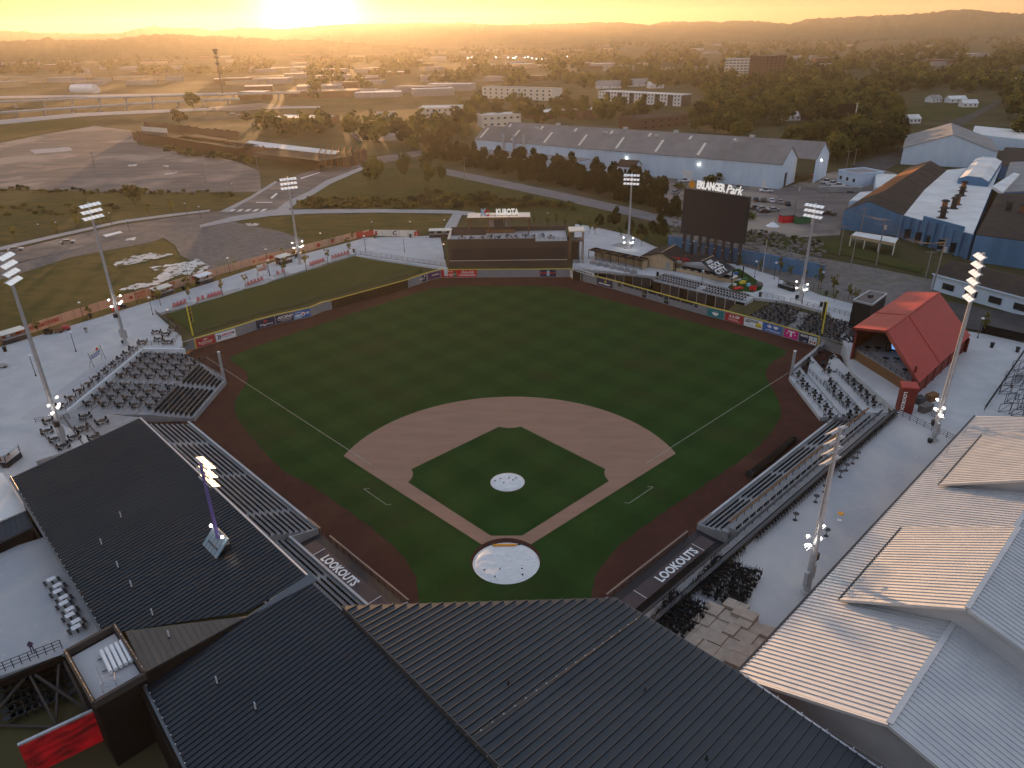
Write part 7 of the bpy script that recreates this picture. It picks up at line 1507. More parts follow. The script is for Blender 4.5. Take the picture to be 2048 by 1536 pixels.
for p, h in mass:
    d = (p-camv).length; s = h*.62 if d < 1500 else h*random.uniform(.6, .85)
    PL[random.choice((0, 0, 1, 2))].append(((p.x, p.y, p.z+s*.75), random.uniform(0, 6.28), s))
for k, m_ in ((0, 'leaf'), (1, 'leaf_dark'), (2, 'leaf_light')): merge_copies('far_woods', V0, F0, PL[k], m_)
# ---- buildings
M['roof_brownish'] = mat('roof_brownish', (.22, .2, .185), .8)
def frame_uv(a, b):
    d = (b-a); L = d.length; e = d/L; n = Vector((-e.y, e.x, 0)); return e, (n if n.y > 0 else -n), L
def block(name, lab, cat, a, b, dep, h, wall, roof, win=None, parapet=.5, grp=None, z=TZ, trim=None):
    e, n, L = frame_uv(a, b); a = Vector((a.x, a.y, z)); t = thing(name, lab, cat, a+e*L/2+n*dep/2, grp)
    mb = MB(); mb.prism([a, a+e*L, a+e*L+n*dep, a+n*dep], z, z+h); obj('wall', mb, wall, t)
    mb = MB(); mb.prism([a+e*.3+n*.3, a+e*(L-.3)+n*.3, a+e*(L-.3)+n*(dep-.3), a+e*.3+n*(dep-.3)], z+h, z+h+.06); obj('roof', mb, roof, t)
    if parapet:
        P = [a, a+e*L, a+e*L+n*dep, a+n*dep]
        for i in range(4): mb = MB(); mb.bar(P[i]+Vector((0, 0, h+parapet/2)), P[(i+1) % 4]+Vector((0, 0, h+parapet/2)), .35, parapet); obj('parapet', mb, trim or wall, t)
    if win:
        fl, nc, ww, wh = win
        for f in range(fl):
            for c in range(nc):
                x = L*(c+.5)/nc; zz = z+h*(f+.5)/fl; mb = MB(); p = a+e*x-n*.06; mb.slab([p-e*ww/2+Vector((0, 0, zz-z-wh/2)), p+e*ww/2+Vector((0, 0, zz-z-wh/2)), p+e*ww/2+Vector((0, 0, zz-z+wh/2)), p-e*ww/2+Vector((0, 0, zz-z+wh/2))], .06); o = obj('window', mb, 'glass', t)
    return t, a, e, n, L
# white apartment terrace
t, a, e, n, L = block('apartment_building', 'long white and brown three storey apartment building in the middle distance', 'building', at(1197, 203, TZ), at(1362, 213, TZ), 16, 9.5, 'roof_bronze', 'roof_white', (3, 16, 2.2, 1.5), trim='white_wall')
for k in range(7):
    s = L*k/6.6; w_ = L*.088; mb = MB(); p = a+e*s-n*.5; mb.prism([p, p+e*w_, p+e*w_+n*.5, p+n*.5], TZ, TZ+10.1); obj('bay_wall', mb, 'white_wall', t)
    for f in range(3):
        for c in (.28, .72): mb = MB(); q_ = p+e*w_*c-n*.05+Vector((0, 0, 1.7+f*3.1)); mb.slab([q_-e*.7, q_+e*.7, q_+e*.7+Vector((0, 0, 1.5)), q_-e*.7+Vector((0, 0, 1.5))], .05); obj('window', mb, 'glass', t)
mb = MB(); mb.bar(a-n*.6+Vector((0, 0, 9.9)), a+e*L-n*.6+Vector((0, 0, 9.9)), 1.0, .35); obj('cornice', mb, 'white_wall', t)
block('apartment_building', 'pale cream three storey apartments left of the white apartment building', 'building', at(965, 196, TZ), at(1105, 202, TZ), 18, 11, 'cream', 'roof_grey', (3, 12, 2, 1.6))
block('apartment_building', 'cream four storey block beside the hazy road', 'building', at(840, 253, TZ), at(922, 252, TZ), 22, 13, 'cream', 'roof_white', (4, 7, 1.5, 1.5))
block('office_building', 'cream two storey building behind the left end of the warehouse', 'building', at(965, 256, TZ), at(1042, 252, TZ), 16, 8.5, 'cream', 'roof_white', (2, 6, 2, 1.3))
block('office_building', 'small cream block in the haze left of the cream four storey block', 'building', at(752, 247, TZ), at(790, 246, TZ), 14, 7, 'cream', 'roof_grey', (2, 4, 1.6, 1.3))
block('workshop', 'low brick building with bright flat roof behind the warehouse', 'building', at(1085, 240, TZ), at(1150, 232, TZ), 22, 5, 'brick_wall', 'roof_white')
block('workshop', 'low dark building with bright flat roof right of the brick one', 'building', at(1165, 238, TZ), at(1222, 232, TZ), 20, 6, 'brick_wall', 'roof_white')
block('brick_building', 'brown brick building with layered flat roof behind the warehouse ridge', 'building', at(1282, 262, TZ), at(1375, 252, TZ), 24, 7.5, 'brick_wall', 'roof_brown', (2, 6, 2, 1.2))
block('tower_block', 'distant banded mid rise tower block, left of two', 'building', at(1448, 152, TZ), at(1500, 152, TZ), 28, 24, 'cream', 'roof_grey', (6, 7, 4, 1.4))
block('tower_block', 'distant dark mid rise tower block, right of two', 'building', at(1526, 160, TZ), at(1568, 157, TZ), 26, 30, 'brick_wall', 'roof_grey', (8, 5, 3, 1.6))
def gable_house(u, v, L, W_, h, rz, lab, wall='white_wall', roof='roof_grey', grp=None, name='house', rise=None, z=TZ):
    p = at(u, v, z); t = thing(name, lab, 'house' if name == 'house' else 'building', p, grp); c, s = math.cos(rz), math.sin(rz)
    def Q(x, y, zz): return Vector((p.x+x*c-y*s, p.y+x*s+y*c, z+zz))
    r = rise or W_*.3; mb = MB(); mb.prism([Q(-L/2, -W_/2, 0), Q(L/2, -W_/2, 0), Q(L/2, W_/2, 0), Q(-L/2, W_/2, 0)], z, z+h)
    obj('wall', mb, wall, t)
    for x in (-L/2, L/2): mb = MB(); mb.add([Q(x, -W_/2, h), Q(x, W_/2, h), Q(x, 0, h+r)], [(0, 1, 2)]); obj('gable', mb, wall, t)
    for sg in (-1, 1): mb = MB(); mb.slab([Q(-L/2-.4, sg*(W_/2+.4), h-.12), Q(L/2+.4, sg*(W_/2+.4), h-.12), Q(L/2+.4, 0, h+r+.12), Q(-L/2-.4, 0, h+r+.12)], .18); obj('roof', mb, roof, t)
    for k in range(3):
        mb = MB(); x = -L/2+L*(k+.5)/3; mb.slab([Q(x-.6, -W_/2-.05, h*.35), Q(x+.6, -W_/2-.05, h*.35), Q(x+.6, -W_/2-.05, h*.75), Q(x-.6, -W_/2-.05, h*.75)], .05); obj('window', mb, 'glass', t)
    return t
for u, v, L, w_, rz, l in ((1755, 212, 14, 11, .1, 'white gabled house left of the open green lot'), (1866, 204, 11, 9, .3, 'pale house beyond the open green lot'), (1910, 205, 16, 8, .1, 'long low white house beyond the open green lot'), (1935, 214, 12, 9, -.1, 'white roofed house at the back road'), (1470, 206, 12, 10, .2, 'white gabled house right of the apartment building'), (1575, 212, 12, 9, .2, 'cream gabled house half hidden among trees'), (1822, 246, 9, 8, .2, 'small white shed by the scrap plot'), (2030, 168, 16, 12, .5, 'white house at the right border on the slope'), (1580, 240, 12, 9, .1, 'low white roofed house left of the billboard'), (1275, 172, 26, 18, .15, 'wide pale gabled hall behind the apartment roof'), (1216, 176, 30, 18, .1, 'grey gabled hall behind the left end of the apartment building'), (1310, 176, 18, 14, .1, 'white gabled hall right behind the apartment roof')): gable_house(u, v, L, w_, 3.4, rz, l, roof='roof_white' if 'white' in l else 'roof_grey')
random.seed(77); far = 0
for k in range(400):
    if far >= 150: break
    u = random.uniform(-30, 2080); v = 97+random.random()**1.1*100-(u-1024)*.018
    if u > 1100 and v > 150: continue
    if u < 450 and v > 178: continue
    if 900 < u < 1400 and v > 165: continue
    if u > 1500 and random.random() < .6: continue
    p = at(u, v, TZ); D = (p-camv).length; L = random.uniform(18, 60)*(1.0 if D < 2500 else 1.5); dep = L*random.uniform(.4, .8); rz = random.choice((0., .25, -.3))+random.uniform(-.1, .1); h = random.uniform(5, 9)
    e = Vector((math.cos(rz), math.sin(rz), 0)); 
    block('far_building', 'low flat pale roofed building far off in the hazy town', 'building', p-e*L/2, p+e*L/2, dep, h, random.choice(('grey_wall', 'grey_wall', 'tan_wall', 'brick_wall')), random.choice(('roof_white', 'roof_grey', 'roof_grey', 'roof_brownish')), None, 0, 'far pale roofed buildings in the haze'); far += 1
p = at(18, 118, TZ); t = thing('silo', 'pair of pale silos in the haze at the left border', 'silo', p)
for k in (-1, 1): mb = MB(); mb.tube(p+Vector((k*11, 0, 0)), p+Vector((k*11, 0, 52)), 9, n=16); obj('drum', mb, 'cream', t)
t = thing('storage_tank', 'long white half round hangar beyond the highway', 'building', at(168, 185, TZ)); a, b = at(148, 186, TZ), at(194, 186, TZ); mb = MB(); mb.tube(a+Vector((0, 0, 4)), b+Vector((0, 0, 4)), 7, n=16); obj('shell', mb, 'white_wall', t); mb = MB(); mb.tube(a+Vector((-.5, 0, 4)), a+Vector((0, 0, 4)), 5.5, n=14); obj('end_wall', mb, 'grey_wall', t)
# long pale blue warehouse with two gabled bays
M['roof_brownish'] = two_noise(mat('roof_brownish', (.27, .245, .23), .8, c2=(.22, .20, .19), scale=.15), .03, (.18, .165, .155), .5, .7)
wh = thing('warehouse', 'long pale blue warehouse with twin grey gabled roofs and skylight strips', 'warehouse', at(1280, 350, TZ))
a = at(952, 318, TZ); b = at(1557, 379, TZ); e, n, L = frame_uv(a, b); hw = 10.5
W1 = 21.; hr = 16.5; 
def wq(s, o, z): p = a+e*s+n*o; return Vector((p.x, p.y, TZ+z))
NW_ = 20
for i in range(NW_):
    mb = MB(); mb.slab([wq(L*i/NW_, 0, 0), wq(L*(i+1)/NW_-.08, 0, 0), wq(L*(i+1)/NW_-.08, 0, hw), wq(L*i/NW_, 0, hw)], .25); obj('wall_panel', mb, 'pale_blue_wall', wh)
for o0, o1 in ((0, W1), (W1, 2*W1)):
    mb = MB(); s_ = L if o0 == 0 else L+8; mb.add([wq(s_, o0, 0), wq(s_, o1, 0), wq(s_, o1, hw), wq(s_, (o0+o1)/2, hr), wq(s_, o0, hw)], [(0, 1, 2, 3, 4)]); obj('gable_wall', mb, 'pale_blue_wall', wh); mb = MB(); mb.add([wq(0, o0, 0), wq(0, o1, 0), wq(0, o1, hw), wq(0, (o0+o1)/2, hr), wq(0, o0, hw)], [(4, 3, 2, 1, 0)]); obj('gable_wall', mb, 'pale_blue_wall', wh)
    mid = (o0+o1)/2
    for k in range(16):
        for (oa, za), (ob, zb) in (((o0-.4, hw-.2), (mid, hr)), ((mid, hr), (o1+.0, hw-.2))):
            mb = MB(); s0_, s1_ = -.5+(s_+1)*k/16, -.5+(s_+1)*(k+1)/16-.05; mb.slab([wq(s0_, oa, za+.1), wq(s1_, oa, za+.1), wq(s1_, ob, zb+.1), wq(s0_, ob, zb+.1)], .2); obj('roof_sheet', mb, 'roof_brownish', wh)
            if k < 14 and (k+int(oa)) % 2 == 0: mb = MB(); f0_, f1_ = .15, .85; mb.slab([wq(s0_+2.5, lerp(oa, ob, f0_), lerp(za, zb, f0_)+.18), wq(s0_+3.7, lerp(oa, ob, f0_), lerp(za, zb, f0_)+.18), wq(s0_+3.7, lerp(oa, ob, f1_), lerp(za, zb, f1_)+.18), wq(s0_+2.5, lerp(oa, ob, f1_), lerp(za, zb, f1_)+.18)], .06); obj('skylight', mb, 'cream', wh)
    for s in (L*.2, L*.45, L*.62, L*.85): mb = MB(); mb.box(wq(s, mid, hr+.5), (2.2, 1.6, 1.2), math.atan2(e.y, e.x)); obj('roof_vent', mb, 'galv', wh)
for s, w_, h_, m_ in ((L*.735, 5, 4.6, 'white_wall'), (L*.955, 2, 3, 'white_wall')): mb = MB(); mb.slab([wq(s, -.3, 0), wq(s+w_, -.3, 0), wq(s+w_, -.3, h_), wq(s, -.3, h_)], .08); obj('loading_door', mb, m_, wh)
mb = MB(); mb.slab([wq(L+.05, 6, 0), wq(L+.05, 9, 0), wq(L+.05, 9, 6), wq(L+.05, 6, 6)], .1); obj('loading_door', mb, 'ink', wh)
for s in (L*.56, L*.78): mb = MB(); mb.box(wq(s, -.5, 7.5), (.5, .4, .4)); obj('wall_lamp', mb, 'lit_white', wh)
mb = MB(); mb.box(wq(L+8.3, W1*1.4, 9), (.4, .5, .4)); obj('wall_lamp', mb, 'lit_white', wh)
for s in (L*.12, L*.16, L*.2): mb = MB(); mb.tube(wq(s, -1, 6), wq(s, -1, 14.5), .7, n=10); obj('flue', mb, 'galv', wh)
an_ = thing('warehouse_annex', 'low flat roofed pale annex along the warehouse front, behind dark trees', 'building', wq(L*.25, -6, 0)); mb = MB(); mb.prism([wq(8, -12, 0), wq(L*.44, -12, 0), wq(L*.44, -.4, 0), wq(8, -.4, 0)], TZ, TZ+5.5); obj('wall', mb, 'pale_blue_wall', an_); mb = MB(); mb.prism([wq(8, -12.3, 0), wq(L*.44, -12.3, 0), wq(L*.44, -.3, 0), wq(8, -.3, 0)], TZ+5.5, TZ+5.8); obj('roof', mb, 'roof_grey', an_)
gable_house(1258, 352, 9, 8, 5, math.atan2(e.y, e.x), 'small shed with sloping brown roof against the warehouse front', 'pale_blue_wall', 'roof_brown', name='shed')
t, *_ = block('site_office', 'small pale blue flat roofed office building in the car yard', 'building', at(1673, 366, TZ), at(1712, 375, TZ), 14, 5.4, 'pale_blue_wall', 'roof_grey', (1, 3, 1.2, 1.4))
# ---- blue factory on the right
def poly_building(name, lab, P, z0, z1, wall, roof, cols=0, cat='building'):
    t = thing(name, lab, cat, sum(P, Vector())/len(P)*1.0); t.location.z = z0; k = len(P)
    for i in range(k):
        A, B = P[i], P[(i+1) % k]; m_ = max(1, int((B-A).length/6))
        for j in range(m_):
            p, r_ = A.lerp(B, j/m_), A.lerp(B, (j+1)/m_); mb = MB(); d = (r_-p).normalized()*.04; mb.slab([Vector((p.x, p.y, z0)), Vector((r_.x, r_.y, z0))-d, Vector((r_.x, r_.y, z1))-d, Vector((p.x, p.y, z1))], .2); obj('wall_panel', mb, wall, t)
    mb = MB(); mb.prism(P, z1-.05, z1+.18); obj('roof', mb, roof, t); return t
hz1 = 9.5
P = pts([(1808, 431), (1946, 469), (2003, 330), (1880, 342)], hz1); fw2 = poly_building('factory_hall', 'blue factory hall with a stained white flat roof and rusty stacks', P, TZ, hz1, 'blue_wall', 'roof_white')
for k in range(9):
    A = P[0].lerp(P[1], k/8); d = Vector(((P[1]-P[0]).y, -(P[1]-P[0]).x, 0)).normalized(); d = d if d.y < 0 else -d; mb = MB(); mb.box((A+d*.4).xy.to_3d()+Vector((0, 0, TZ+3.6)), (1.0, .8, 7.2+(1.5 if 2 < k < 6 else 0)), math.atan2((P[1]-P[0]).y, (P[1]-P[0]).x)); obj('buttress', mb, 'blue_wall', fw2)
P2 = [P[0].lerp(P[1], .28), P[0].lerp(P[1], .86)]; mb = MB(); mb.slab([Vector((p.x, p.y-.35, z)) for p, z in ((P2[0], 2.5), (P2[1], 2.5), (P2[1], 11), (P2[0], 11))], .4); obj('parapet', mb, 'blue_wall', fw2)
for k in range(5): p = P[0].lerp(P[1], .12+.17*k); mb = MB(); mb.slab([Vector((p.x-1.6, p.y-.75, 3)), Vector((p.x+1.6, p.y-1.2, 3)), Vector((p.x+1.6, p.y-1.2, 6)), Vector((p.x-1.6, p.y-.75, 6))], .1); obj('window', mb, 'glass', fw2)
for i, (u, v, h) in enumerate(((1884, 437, 3.2), (1886, 425, 3.6), (1906, 418, 3.4), (1913, 410, 3.0), (1922, 392, 2.8), (1925, 383, 3.2), (2015, 425, 3.2), (2044, 428, 2.8))):
    p = at(u, v, hz1); t = thing('roof_stack', 'rusty roof stack on the factory roof, number %d from the front' % (i+1), 'chimney', p, 'rusty stacks on the factory roofs'); mb = MB(); mb.tube(p, p+Vector((0, 0, h)), .9, .8, 10); obj('stack', mb, 'rust' if i % 2 else 'roof_brown', t); mb = MB(); mb.tube(p+Vector((0, 0, h)), p+Vector((0, 0, h+.5)), 1.4, .9, 10); obj('cowl', mb, 'roof_brown', t); mb = MB(); mb.tube(p+Vector((0, 0, .0)), p+Vector((0, 0, .3)), 1.8, 1.6, 8); obj('curb', mb, 'roof_brown', t)
mo = thing('roof_monitor', 'white curved clerestory with blue end on the factory roof', 'roof', at(1940, 360, hz1)); A, B = at(1915, 368, hz1), at(1975, 375, hz1); e2, n2, L2 = frame_uv(A, B); dpm = (at(1965, 328, hz1)-A).length
MP = [(0, 2.2), (L2*.25, 3.4), (L2*.75, 3.4), (L2, 2.2)]; bk = (at(1948, 328, hz1)-A); 
mb = MB(); mb.add([A]+[A+e2*x+Vector((0, 0, z)) for x, z in MP]+[B], [(0, 5, 4, 3, 2, 1)]); obj('end_wall', mb, 'blue_wall', mo)
for i in range(3): mb = MB(); p, r_ = A+e2*MP[i][0]+Vector((0, 0, MP[i][1])), A+e2*MP[i+1][0]+Vector((0, 0, MP[i+1][1])); mb.slab([p, r_, r_+bk, p+bk], .2); obj('roof_sheet', mb, 'roof_white', mo)
for s in (A, B): mb = MB(); mb.slab([s, s+bk, s+bk+Vector((0, 0, 2.2)), s+Vector((0, 0, 2.2))], .2); obj('side_wall', mb, 'blue_wall', mo)
Pw = pts([(1985, 372), (2028, 345), (2040, 348), (2005, 385)], hz1+1); mb = MB(); mb.prism(Pw, hz1, hz1+1); obj('side_roof', mb, 'roof_white', mo)
P = pts([(1952, 470), (2120, 492), (2120, 385), (1995, 388)], hz1+.4); poly_building('factory_hall', 'deep blue factory hall with brown stained roof cut by the right border', P, TZ, hz1+.4, 'blue_wall', 'roof_brown2' if 'roof_brown2' in M else 'roof_brown')
P = pts([(2000, 385), (2120, 380), (2120, 320), (2020, 325)], hz1); poly_building('factory_hall', 'grey roofed hall behind the brown roof at the right border', P, TZ, hz1, 'blue_wall', 'roof_grey')
# brown gabled hall
bh = thing('brown_hall', 'long brown gabled hall with an orange rusty ridge beside the blue factory', 'building', at(1790, 400, TZ)); g0, g1 = at(1738, 402, 12.5), at(1862, 321, 12.5); r0_, r1_ = at(1810, 432, 9.), at(1902, 345, 9.); l0, l1 = at(1690, 419, 9.), at(1822, 332, 9.)
for k in range(10):
    f0_, f1_ = k/10, (k+1)/10-.004
    mb = MB(); mb.slab([g0.lerp(g1, f0_), g0.lerp(g1, f1_), r0_.lerp(r1_, f1_), r0_.lerp(r1_, f0_)], .2); obj('roof_sheet', mb, 'roof_brown', bh)
    mb = MB(); mb.slab([g0.lerp(g1, f0_), g0.lerp(g1, f1_), l0.lerp(l1, f1_), l0.lerp(l1, f0_)], .2); obj('roof_sheet', mb, 'rust' if 1 < k < 8 else 'roof_brown', bh)
mb = MB(); mb.slab([Vector((l0.x, l0.y, TZ)), Vector((r0_.x, r0_.y, TZ)), r0_-Vector((0, 0, .1)), g0-Vector((0, 0, .15)), l0-Vector((0, 0, .1))], .2); obj('wall', mb, 'blue_wall', bh)
for a_, b_ in ((l0, l1), (r0_, r1_)): mb = MB(); mb.slab([Vector((a_.x, a_.y, TZ)), Vector((b_.x, b_.y, TZ)), b_-Vector((0, 0, .2)), a_-Vector((0, 0, .2))], .2); obj('wall', mb, 'blue_wall', bh)
for i, (L4, l) in enumerate((([(1752, 348), (1793, 350), (1770, 375), (1752, 376)], 'white flat shed roof behind the brown hall'), ([(1720, 385), (1748, 383), (1722, 402), (1700, 402)], 'white flat shed roof at the near side of the brown hall'))):
    P = pts(L4, 7); block_t = poly_building('flat_shed', l, P, TZ, 7, 'pale_blue_wall', 'roof_white')
gg = at(1880, 302, TZ); gable_house(1890, 318, 52, 40, 8, 1.1, 'grey gabled industrial hall with pale blue end wall at the back of the factory', 'pale_blue_wall', 'roof_grey', name='industrial_hall', rise=7)
P = pts([(1950, 252), (2120, 268), (2120, 288), (1945, 268)], 9); poly_building('flat_shed', 'white roofed long shed behind the grey industrial hall', P, TZ, 9, 'pale_blue_wall', 'roof_white')
P = pts([(1990, 330), (2120, 345), (2120, 300), (2010, 295)], 8); poly_building('flat_shed', 'dark roofed shed between the factory halls at the right border', P, TZ, 8, 'blue_wall', 'roof_brown')
# low office wing with windows, right border
lo = thing('office_wing', 'low pale blue office wing with dark roof and square windows behind the red barn', 'building', at(1960, 600, TZ)); A, B = at(1868, 547, 6.6), at(2130, 617, 6.6); e5, n5, L5 = frame_uv(A, B)
mb = MB(); mb.slab([Vector((A.x, A.y, TZ)), Vector((B.x, B.y, TZ)), B, A], .3); obj('wall', mb, 'pale_blue_wall', lo); mb = MB(); mb.slab([Vector((A.x, A.y, TZ)), A, A+n5*16, Vector((A.x, A.y, TZ))+n5*16], .3); obj('wall', mb, 'pale_blue_wall', lo)
mb = MB(); mb.slab([A-n5*.6-e5*.6, B-n5*.6, B+n5*8+Vector((0, 0, 2)), A+n5*8-e5*.6+Vector((0, 0, 2))], .2); obj('roof', mb, 'roof_brown', lo); mb = MB(); mb.slab([A+n5*16-e5*.6, B+n5*16, B+n5*8+Vector((0, 0, 2)), A+n5*8-e5*.6+Vector((0, 0, 2))], .2); obj('roof', mb, 'roof_brown', lo)
mb = MB(); mb.bar(A-n5*.62, B-n5*.62, .2, .3); obj('fascia', mb, 'pale_blue_wall', lo)
for k in range(7): p = A+e5*(3+k*5.9)-n5*.2; mb = MB(); mb.slab([p+Vector((0, 0, -3.2)), p+e5*3+Vector((0, 0, -3.2)), p+e5*3+Vector((0, 0, -1.6)), p+Vector((0, 0, -1.6))], .1); w_o = obj('window', mb, 'glass', lo)
cn = thing('open_canopy', 'open sided tan canopy on posts in front of the blue factory', 'canopy', at(1745, 500, TZ)); Q_ = pts([(1703, 470), (1790, 486), (1797, 476), (1712, 463)], 6); mb = MB(); mb.slab(Q_, .3); obj('roof', mb, 'roof_white', cn)
mb = MB(); mb.slab([Q_[0], Q_[1], Q_[1]-Vector((0, 0, .9)), Q_[0]-Vector((0, 0, .9))], .2); obj('fascia', mb, 'tan_wall', cn)
for k in range(4): p = Q_[0].lerp(Q_[1], k/3); mb = MB(); mb.box((p.x, p.y, 4.1), (.25, .25, 3.8)); obj('post', mb, 'cream', cn)
# rubble plot with blue retaining wall
rw2 = thing('retaining_wall', 'long blue grey retaining wall behind the scoreboard posts', 'wall', at(1480, 515, TZ)); A, B = at(1335, 498, TZ), at(1645, 560, TZ)
for k in range(22):
    p, r_ = A.lerp(B, k/22), A.lerp(B, (k+.98)/22); mb = MB(); mb.slab([p, r_, r_+Vector((0, 0, 4.2)), p+Vector((0, 0, 4.2))], .4); obj('wall_panel', mb, 'blue_grey' if 'blue_grey' in M else 'blue_wall', rw2)
P = [A+Vector((0, .5, 0)), B+Vector((0, .5, 0)), at(1648, 520, TZ+3.9), at(1500, 484, TZ+3.9), at(1345, 466, TZ+3.9)]; obj('fill_ground', MB().prism(P, TZ-.5, TZ+3.9), 'gravel', kind='structure')
mb = MB(); random.seed(8)
for k in range(420):
    f_, g_ = random.random(), random.random(); p = A.lerp(B, f_); b_ = at(1345, 468, 0).lerp(at(1645, 522, 0), f_); c_ = Vector((p.x, p.y, 0)).lerp(Vector((b_.x, b_.y, 0)), g_); s = random.uniform(.3, 1.1); mb.box((c_.x, c_.y, TZ+3.9+s*.15), (s, s*random.uniform(.5, 1.4), s*.5), random.uniform(0, 3))
obj('rubble', mb, 'rubble' if 'rubble' in M else 'gravel', kind='stuff')
# ruined factory on the left
rf_ = thing('ruined_factory', 'long roofless brick factory ruin with sunlit roof strips beside the storage yard', 'ruin', at(480, 300, TZ))
for (a_, b_, h_) in (((268, 282), (345, 290), 7), ((345, 290), (450, 306), 6), ((450, 306), (560, 322), 7), ((560, 322), (700, 336), 6), ((290, 258), (480, 280), 6), ((700, 336), (735, 322), 7)):
    A, B = at(*a_, TZ), at(*b_, TZ); k = max(2, int((B-A).length/5))
    for j in range(k): p, r_ = A.lerp(B, j/k), A.lerp(B, (j+1)/k); mb = MB(); mb.slab([p, r_, r_+Vector((0, 0, h_*random.uniform(.75, 1.05))), p+Vector((0, 0, h_*random.uniform(.8, 1.05)))], .5); obj('wall_panel', mb, 'brick_wall', rf_)
for P_, m_ in (([(285, 268), (480, 292), (490, 287), (295, 262)], 'roof_brown'), ([(345, 276), (470, 296), (520, 290), (390, 268)], 'roof_brown'), ([(484, 289), (670, 309), (680, 302), (500, 281)], 'roof_white'), ([(500, 305), (640, 322), (690, 314), (560, 300)], 'roof_brown')):
    P = pts(P_, TZ+6); k = 8
    for j in range(k): mb = MB(); mb.slab([P[0].lerp(P[1], j/k), P[0].lerp(P[1], (j+.97)/k), P[3].lerp(P[2], (j+.97)/k), P[3].lerp(P[2], j/k)], .25); obj('roof_sheet', mb, m_, rf_)
mb = MB(); A, B = at(284, 262, TZ+6), at(335, 266, TZ+6); mb.slab([A, B, B+Vector((0, 0, 3)), A+Vector((0, 0, 3))], .3); obj('name_board', mb, 'cream', rf_)
gf = thing('steel_skeleton', 'rusty open steel frame at the boulevard end of the ruin', 'frame', at(690, 325, TZ))
for k in range(8):
    A, B = at(645+k*12, 322-k*.4, TZ), at(640+k*12, 340-k*1.2, TZ)
    for p in (A, B): mb = MB(); mb.bar(p, p+Vector((0, 0, 7)), .4); obj('post', mb, 'rust', gf)
    mb = MB(); mb.bar(A+Vector((0, 0, 7)), B+Vector((0, 0, 7)), .4); obj('beam', mb, 'rust', gf)
block('car_showroom', 'low long shop roof lit by the sun above the ruin', 'building', at(530, 248, TZ), at(640, 252, TZ), 26, 5, 'brick_wall', 'roof_white')
# elevated highway
hwd = thing('elevated_highway', 'concrete elevated highway on slender piers crossing the far left', 'bridge', at(150, 210, TZ))
for i, L_ in enumerate(([(-200, 208), (0, 203), (170, 196), (330, 191), (600, 184)], [(-200, 228), (0, 224), (170, 213), (330, 203), (480, 197)])):
    Pt = pts(L_, 9.5 if i == 0 else 7.5)
    for a_, b_ in zip(Pt[:-1], Pt[1:]):
        d = (b_-a_).normalized(); n_ = Vector((-d.y, d.x, 0))*6; mb = MB(); mb.slab([a_-n_, b_-n_, b_+n_, a_+n_], 1.3); obj('deck', mb, 'sidewalk', hwd); mb = MB(); mb.bar(a_-n_+Vector((0, 0, .5)), b_-n_+Vector((0, 0, .5)), .4, 1.); obj('barrier', mb, 'wall_pale', hwd)
        for k in range(3): p = a_.lerp(b_, (k+.5)/3); mb = MB(); mb.box((p.x, p.y, (p.z-1.3+TZ)/2), (2, 2, p.z-1.3-TZ)); obj('pier', mb, 'wall_pale', hwd)
# billboards and pylons
bl = at(1690, 262, TZ); t = thing('billboard', 'dark backed billboard on a single post rising from the trees', 'billboard', bl); mb = MB(); mb.tube(bl, bl+Vector((0, 0, 12)), .6, n=10); obj('post', mb, 'dark_metal', t); mb = MB(); mb.slab([bl+Vector((-7, 0, 11)), bl+Vector((6, 3, 11)), bl+Vector((6, 3, 17)), bl+Vector((-7, 0, 17))], .5); obj('panel', mb, 'dark_brown', t); mb = MB(); mb.slab([bl+Vector((6.2, 3.2, 11)), bl+Vector((8.5, 7, 11)), bl+Vector((8.5, 7, 17)), bl+Vector((6.2, 3.2, 17))], .4); obj('panel', mb, 'cream', t)
def upole(u, v, H, lab, arms=2, z=TZ, tr=False, m='wood', lean=0):
    p = at(u, v, z); t = thing('utility_pole', lab, 'utility pole', p); top = p+Vector((lean, 0, H)); mb = MB(); mb.tube(p, top, .2, .13, 8); obj('pole', mb, m, t)
    for k in range(arms): mb = MB(); c = p.lerp(top, 1-.04-.09*k); mb.bar(c-Vector((1.3, -.3, 0)), c+Vector((1.3, -.3, 0)), .14); obj('crossarm', mb, m, t)
    if tr: mb = MB(); c = p.lerp(top, .8); mb.tube(c+Vector((.5, 0, -.6)), c+Vector((.5, 0, .6)), .35, n=10); obj('transformer', mb, 'galv', t)
    return top
M['pole_grey'] = mat('pole_grey', (.24, .22, .2), .8)
T1 = upole(1588, 432, 12, 'utility pole beside the car park', 2, tr=True, m='pole_grey'); T2 = upole(1640, 448, 12.5, 'utility pole by the corner of the brown hall', 2, m='pole_grey'); T3_ = upole(1752, 530, 13.5, 'utility pole carrying bent wires in front of the canopy', 2, tr=True, m='pole_grey'); T4 = upole(1859, 600, 16, 'tall pale utility pole behind the red barn', 3, tr=True, m='pole_grey', lean=.4)
for u, v, H, l in ((1678, 510, 9, 'bare dark pole right of the retaining wall'), (1700, 540, 9, 'bare dark pole at the gravel lot'), (1850, 560, 8, 'short dark pole beside the blue wall'), (1720, 470, 9, 'grey pole at the corner of the canopy'), (1692, 340, 9, 'pale pole beside the site office'), (1650, 332, 9, 'pale pole behind the site office'), (1708, 330, 8, 'slim pole by the back road'), (195, 356, 9, 'leaning pole in the storage yard, right of two'), (192, 340, 9, 'pole in the storage yard, left of two'), (412, 368, 10, 'pole at the right side of the storage yard'), (518, 352, 10, 'pole at the boulevard beside the yard'), (930, 362, 11, 'pole by the greenway path'), (1550, 452, 10, 'pole at the car park edge'), (1560, 206, 9, 'distant pole among the right houses')): upole(u, v, H, l, 1, m='pole_grey')
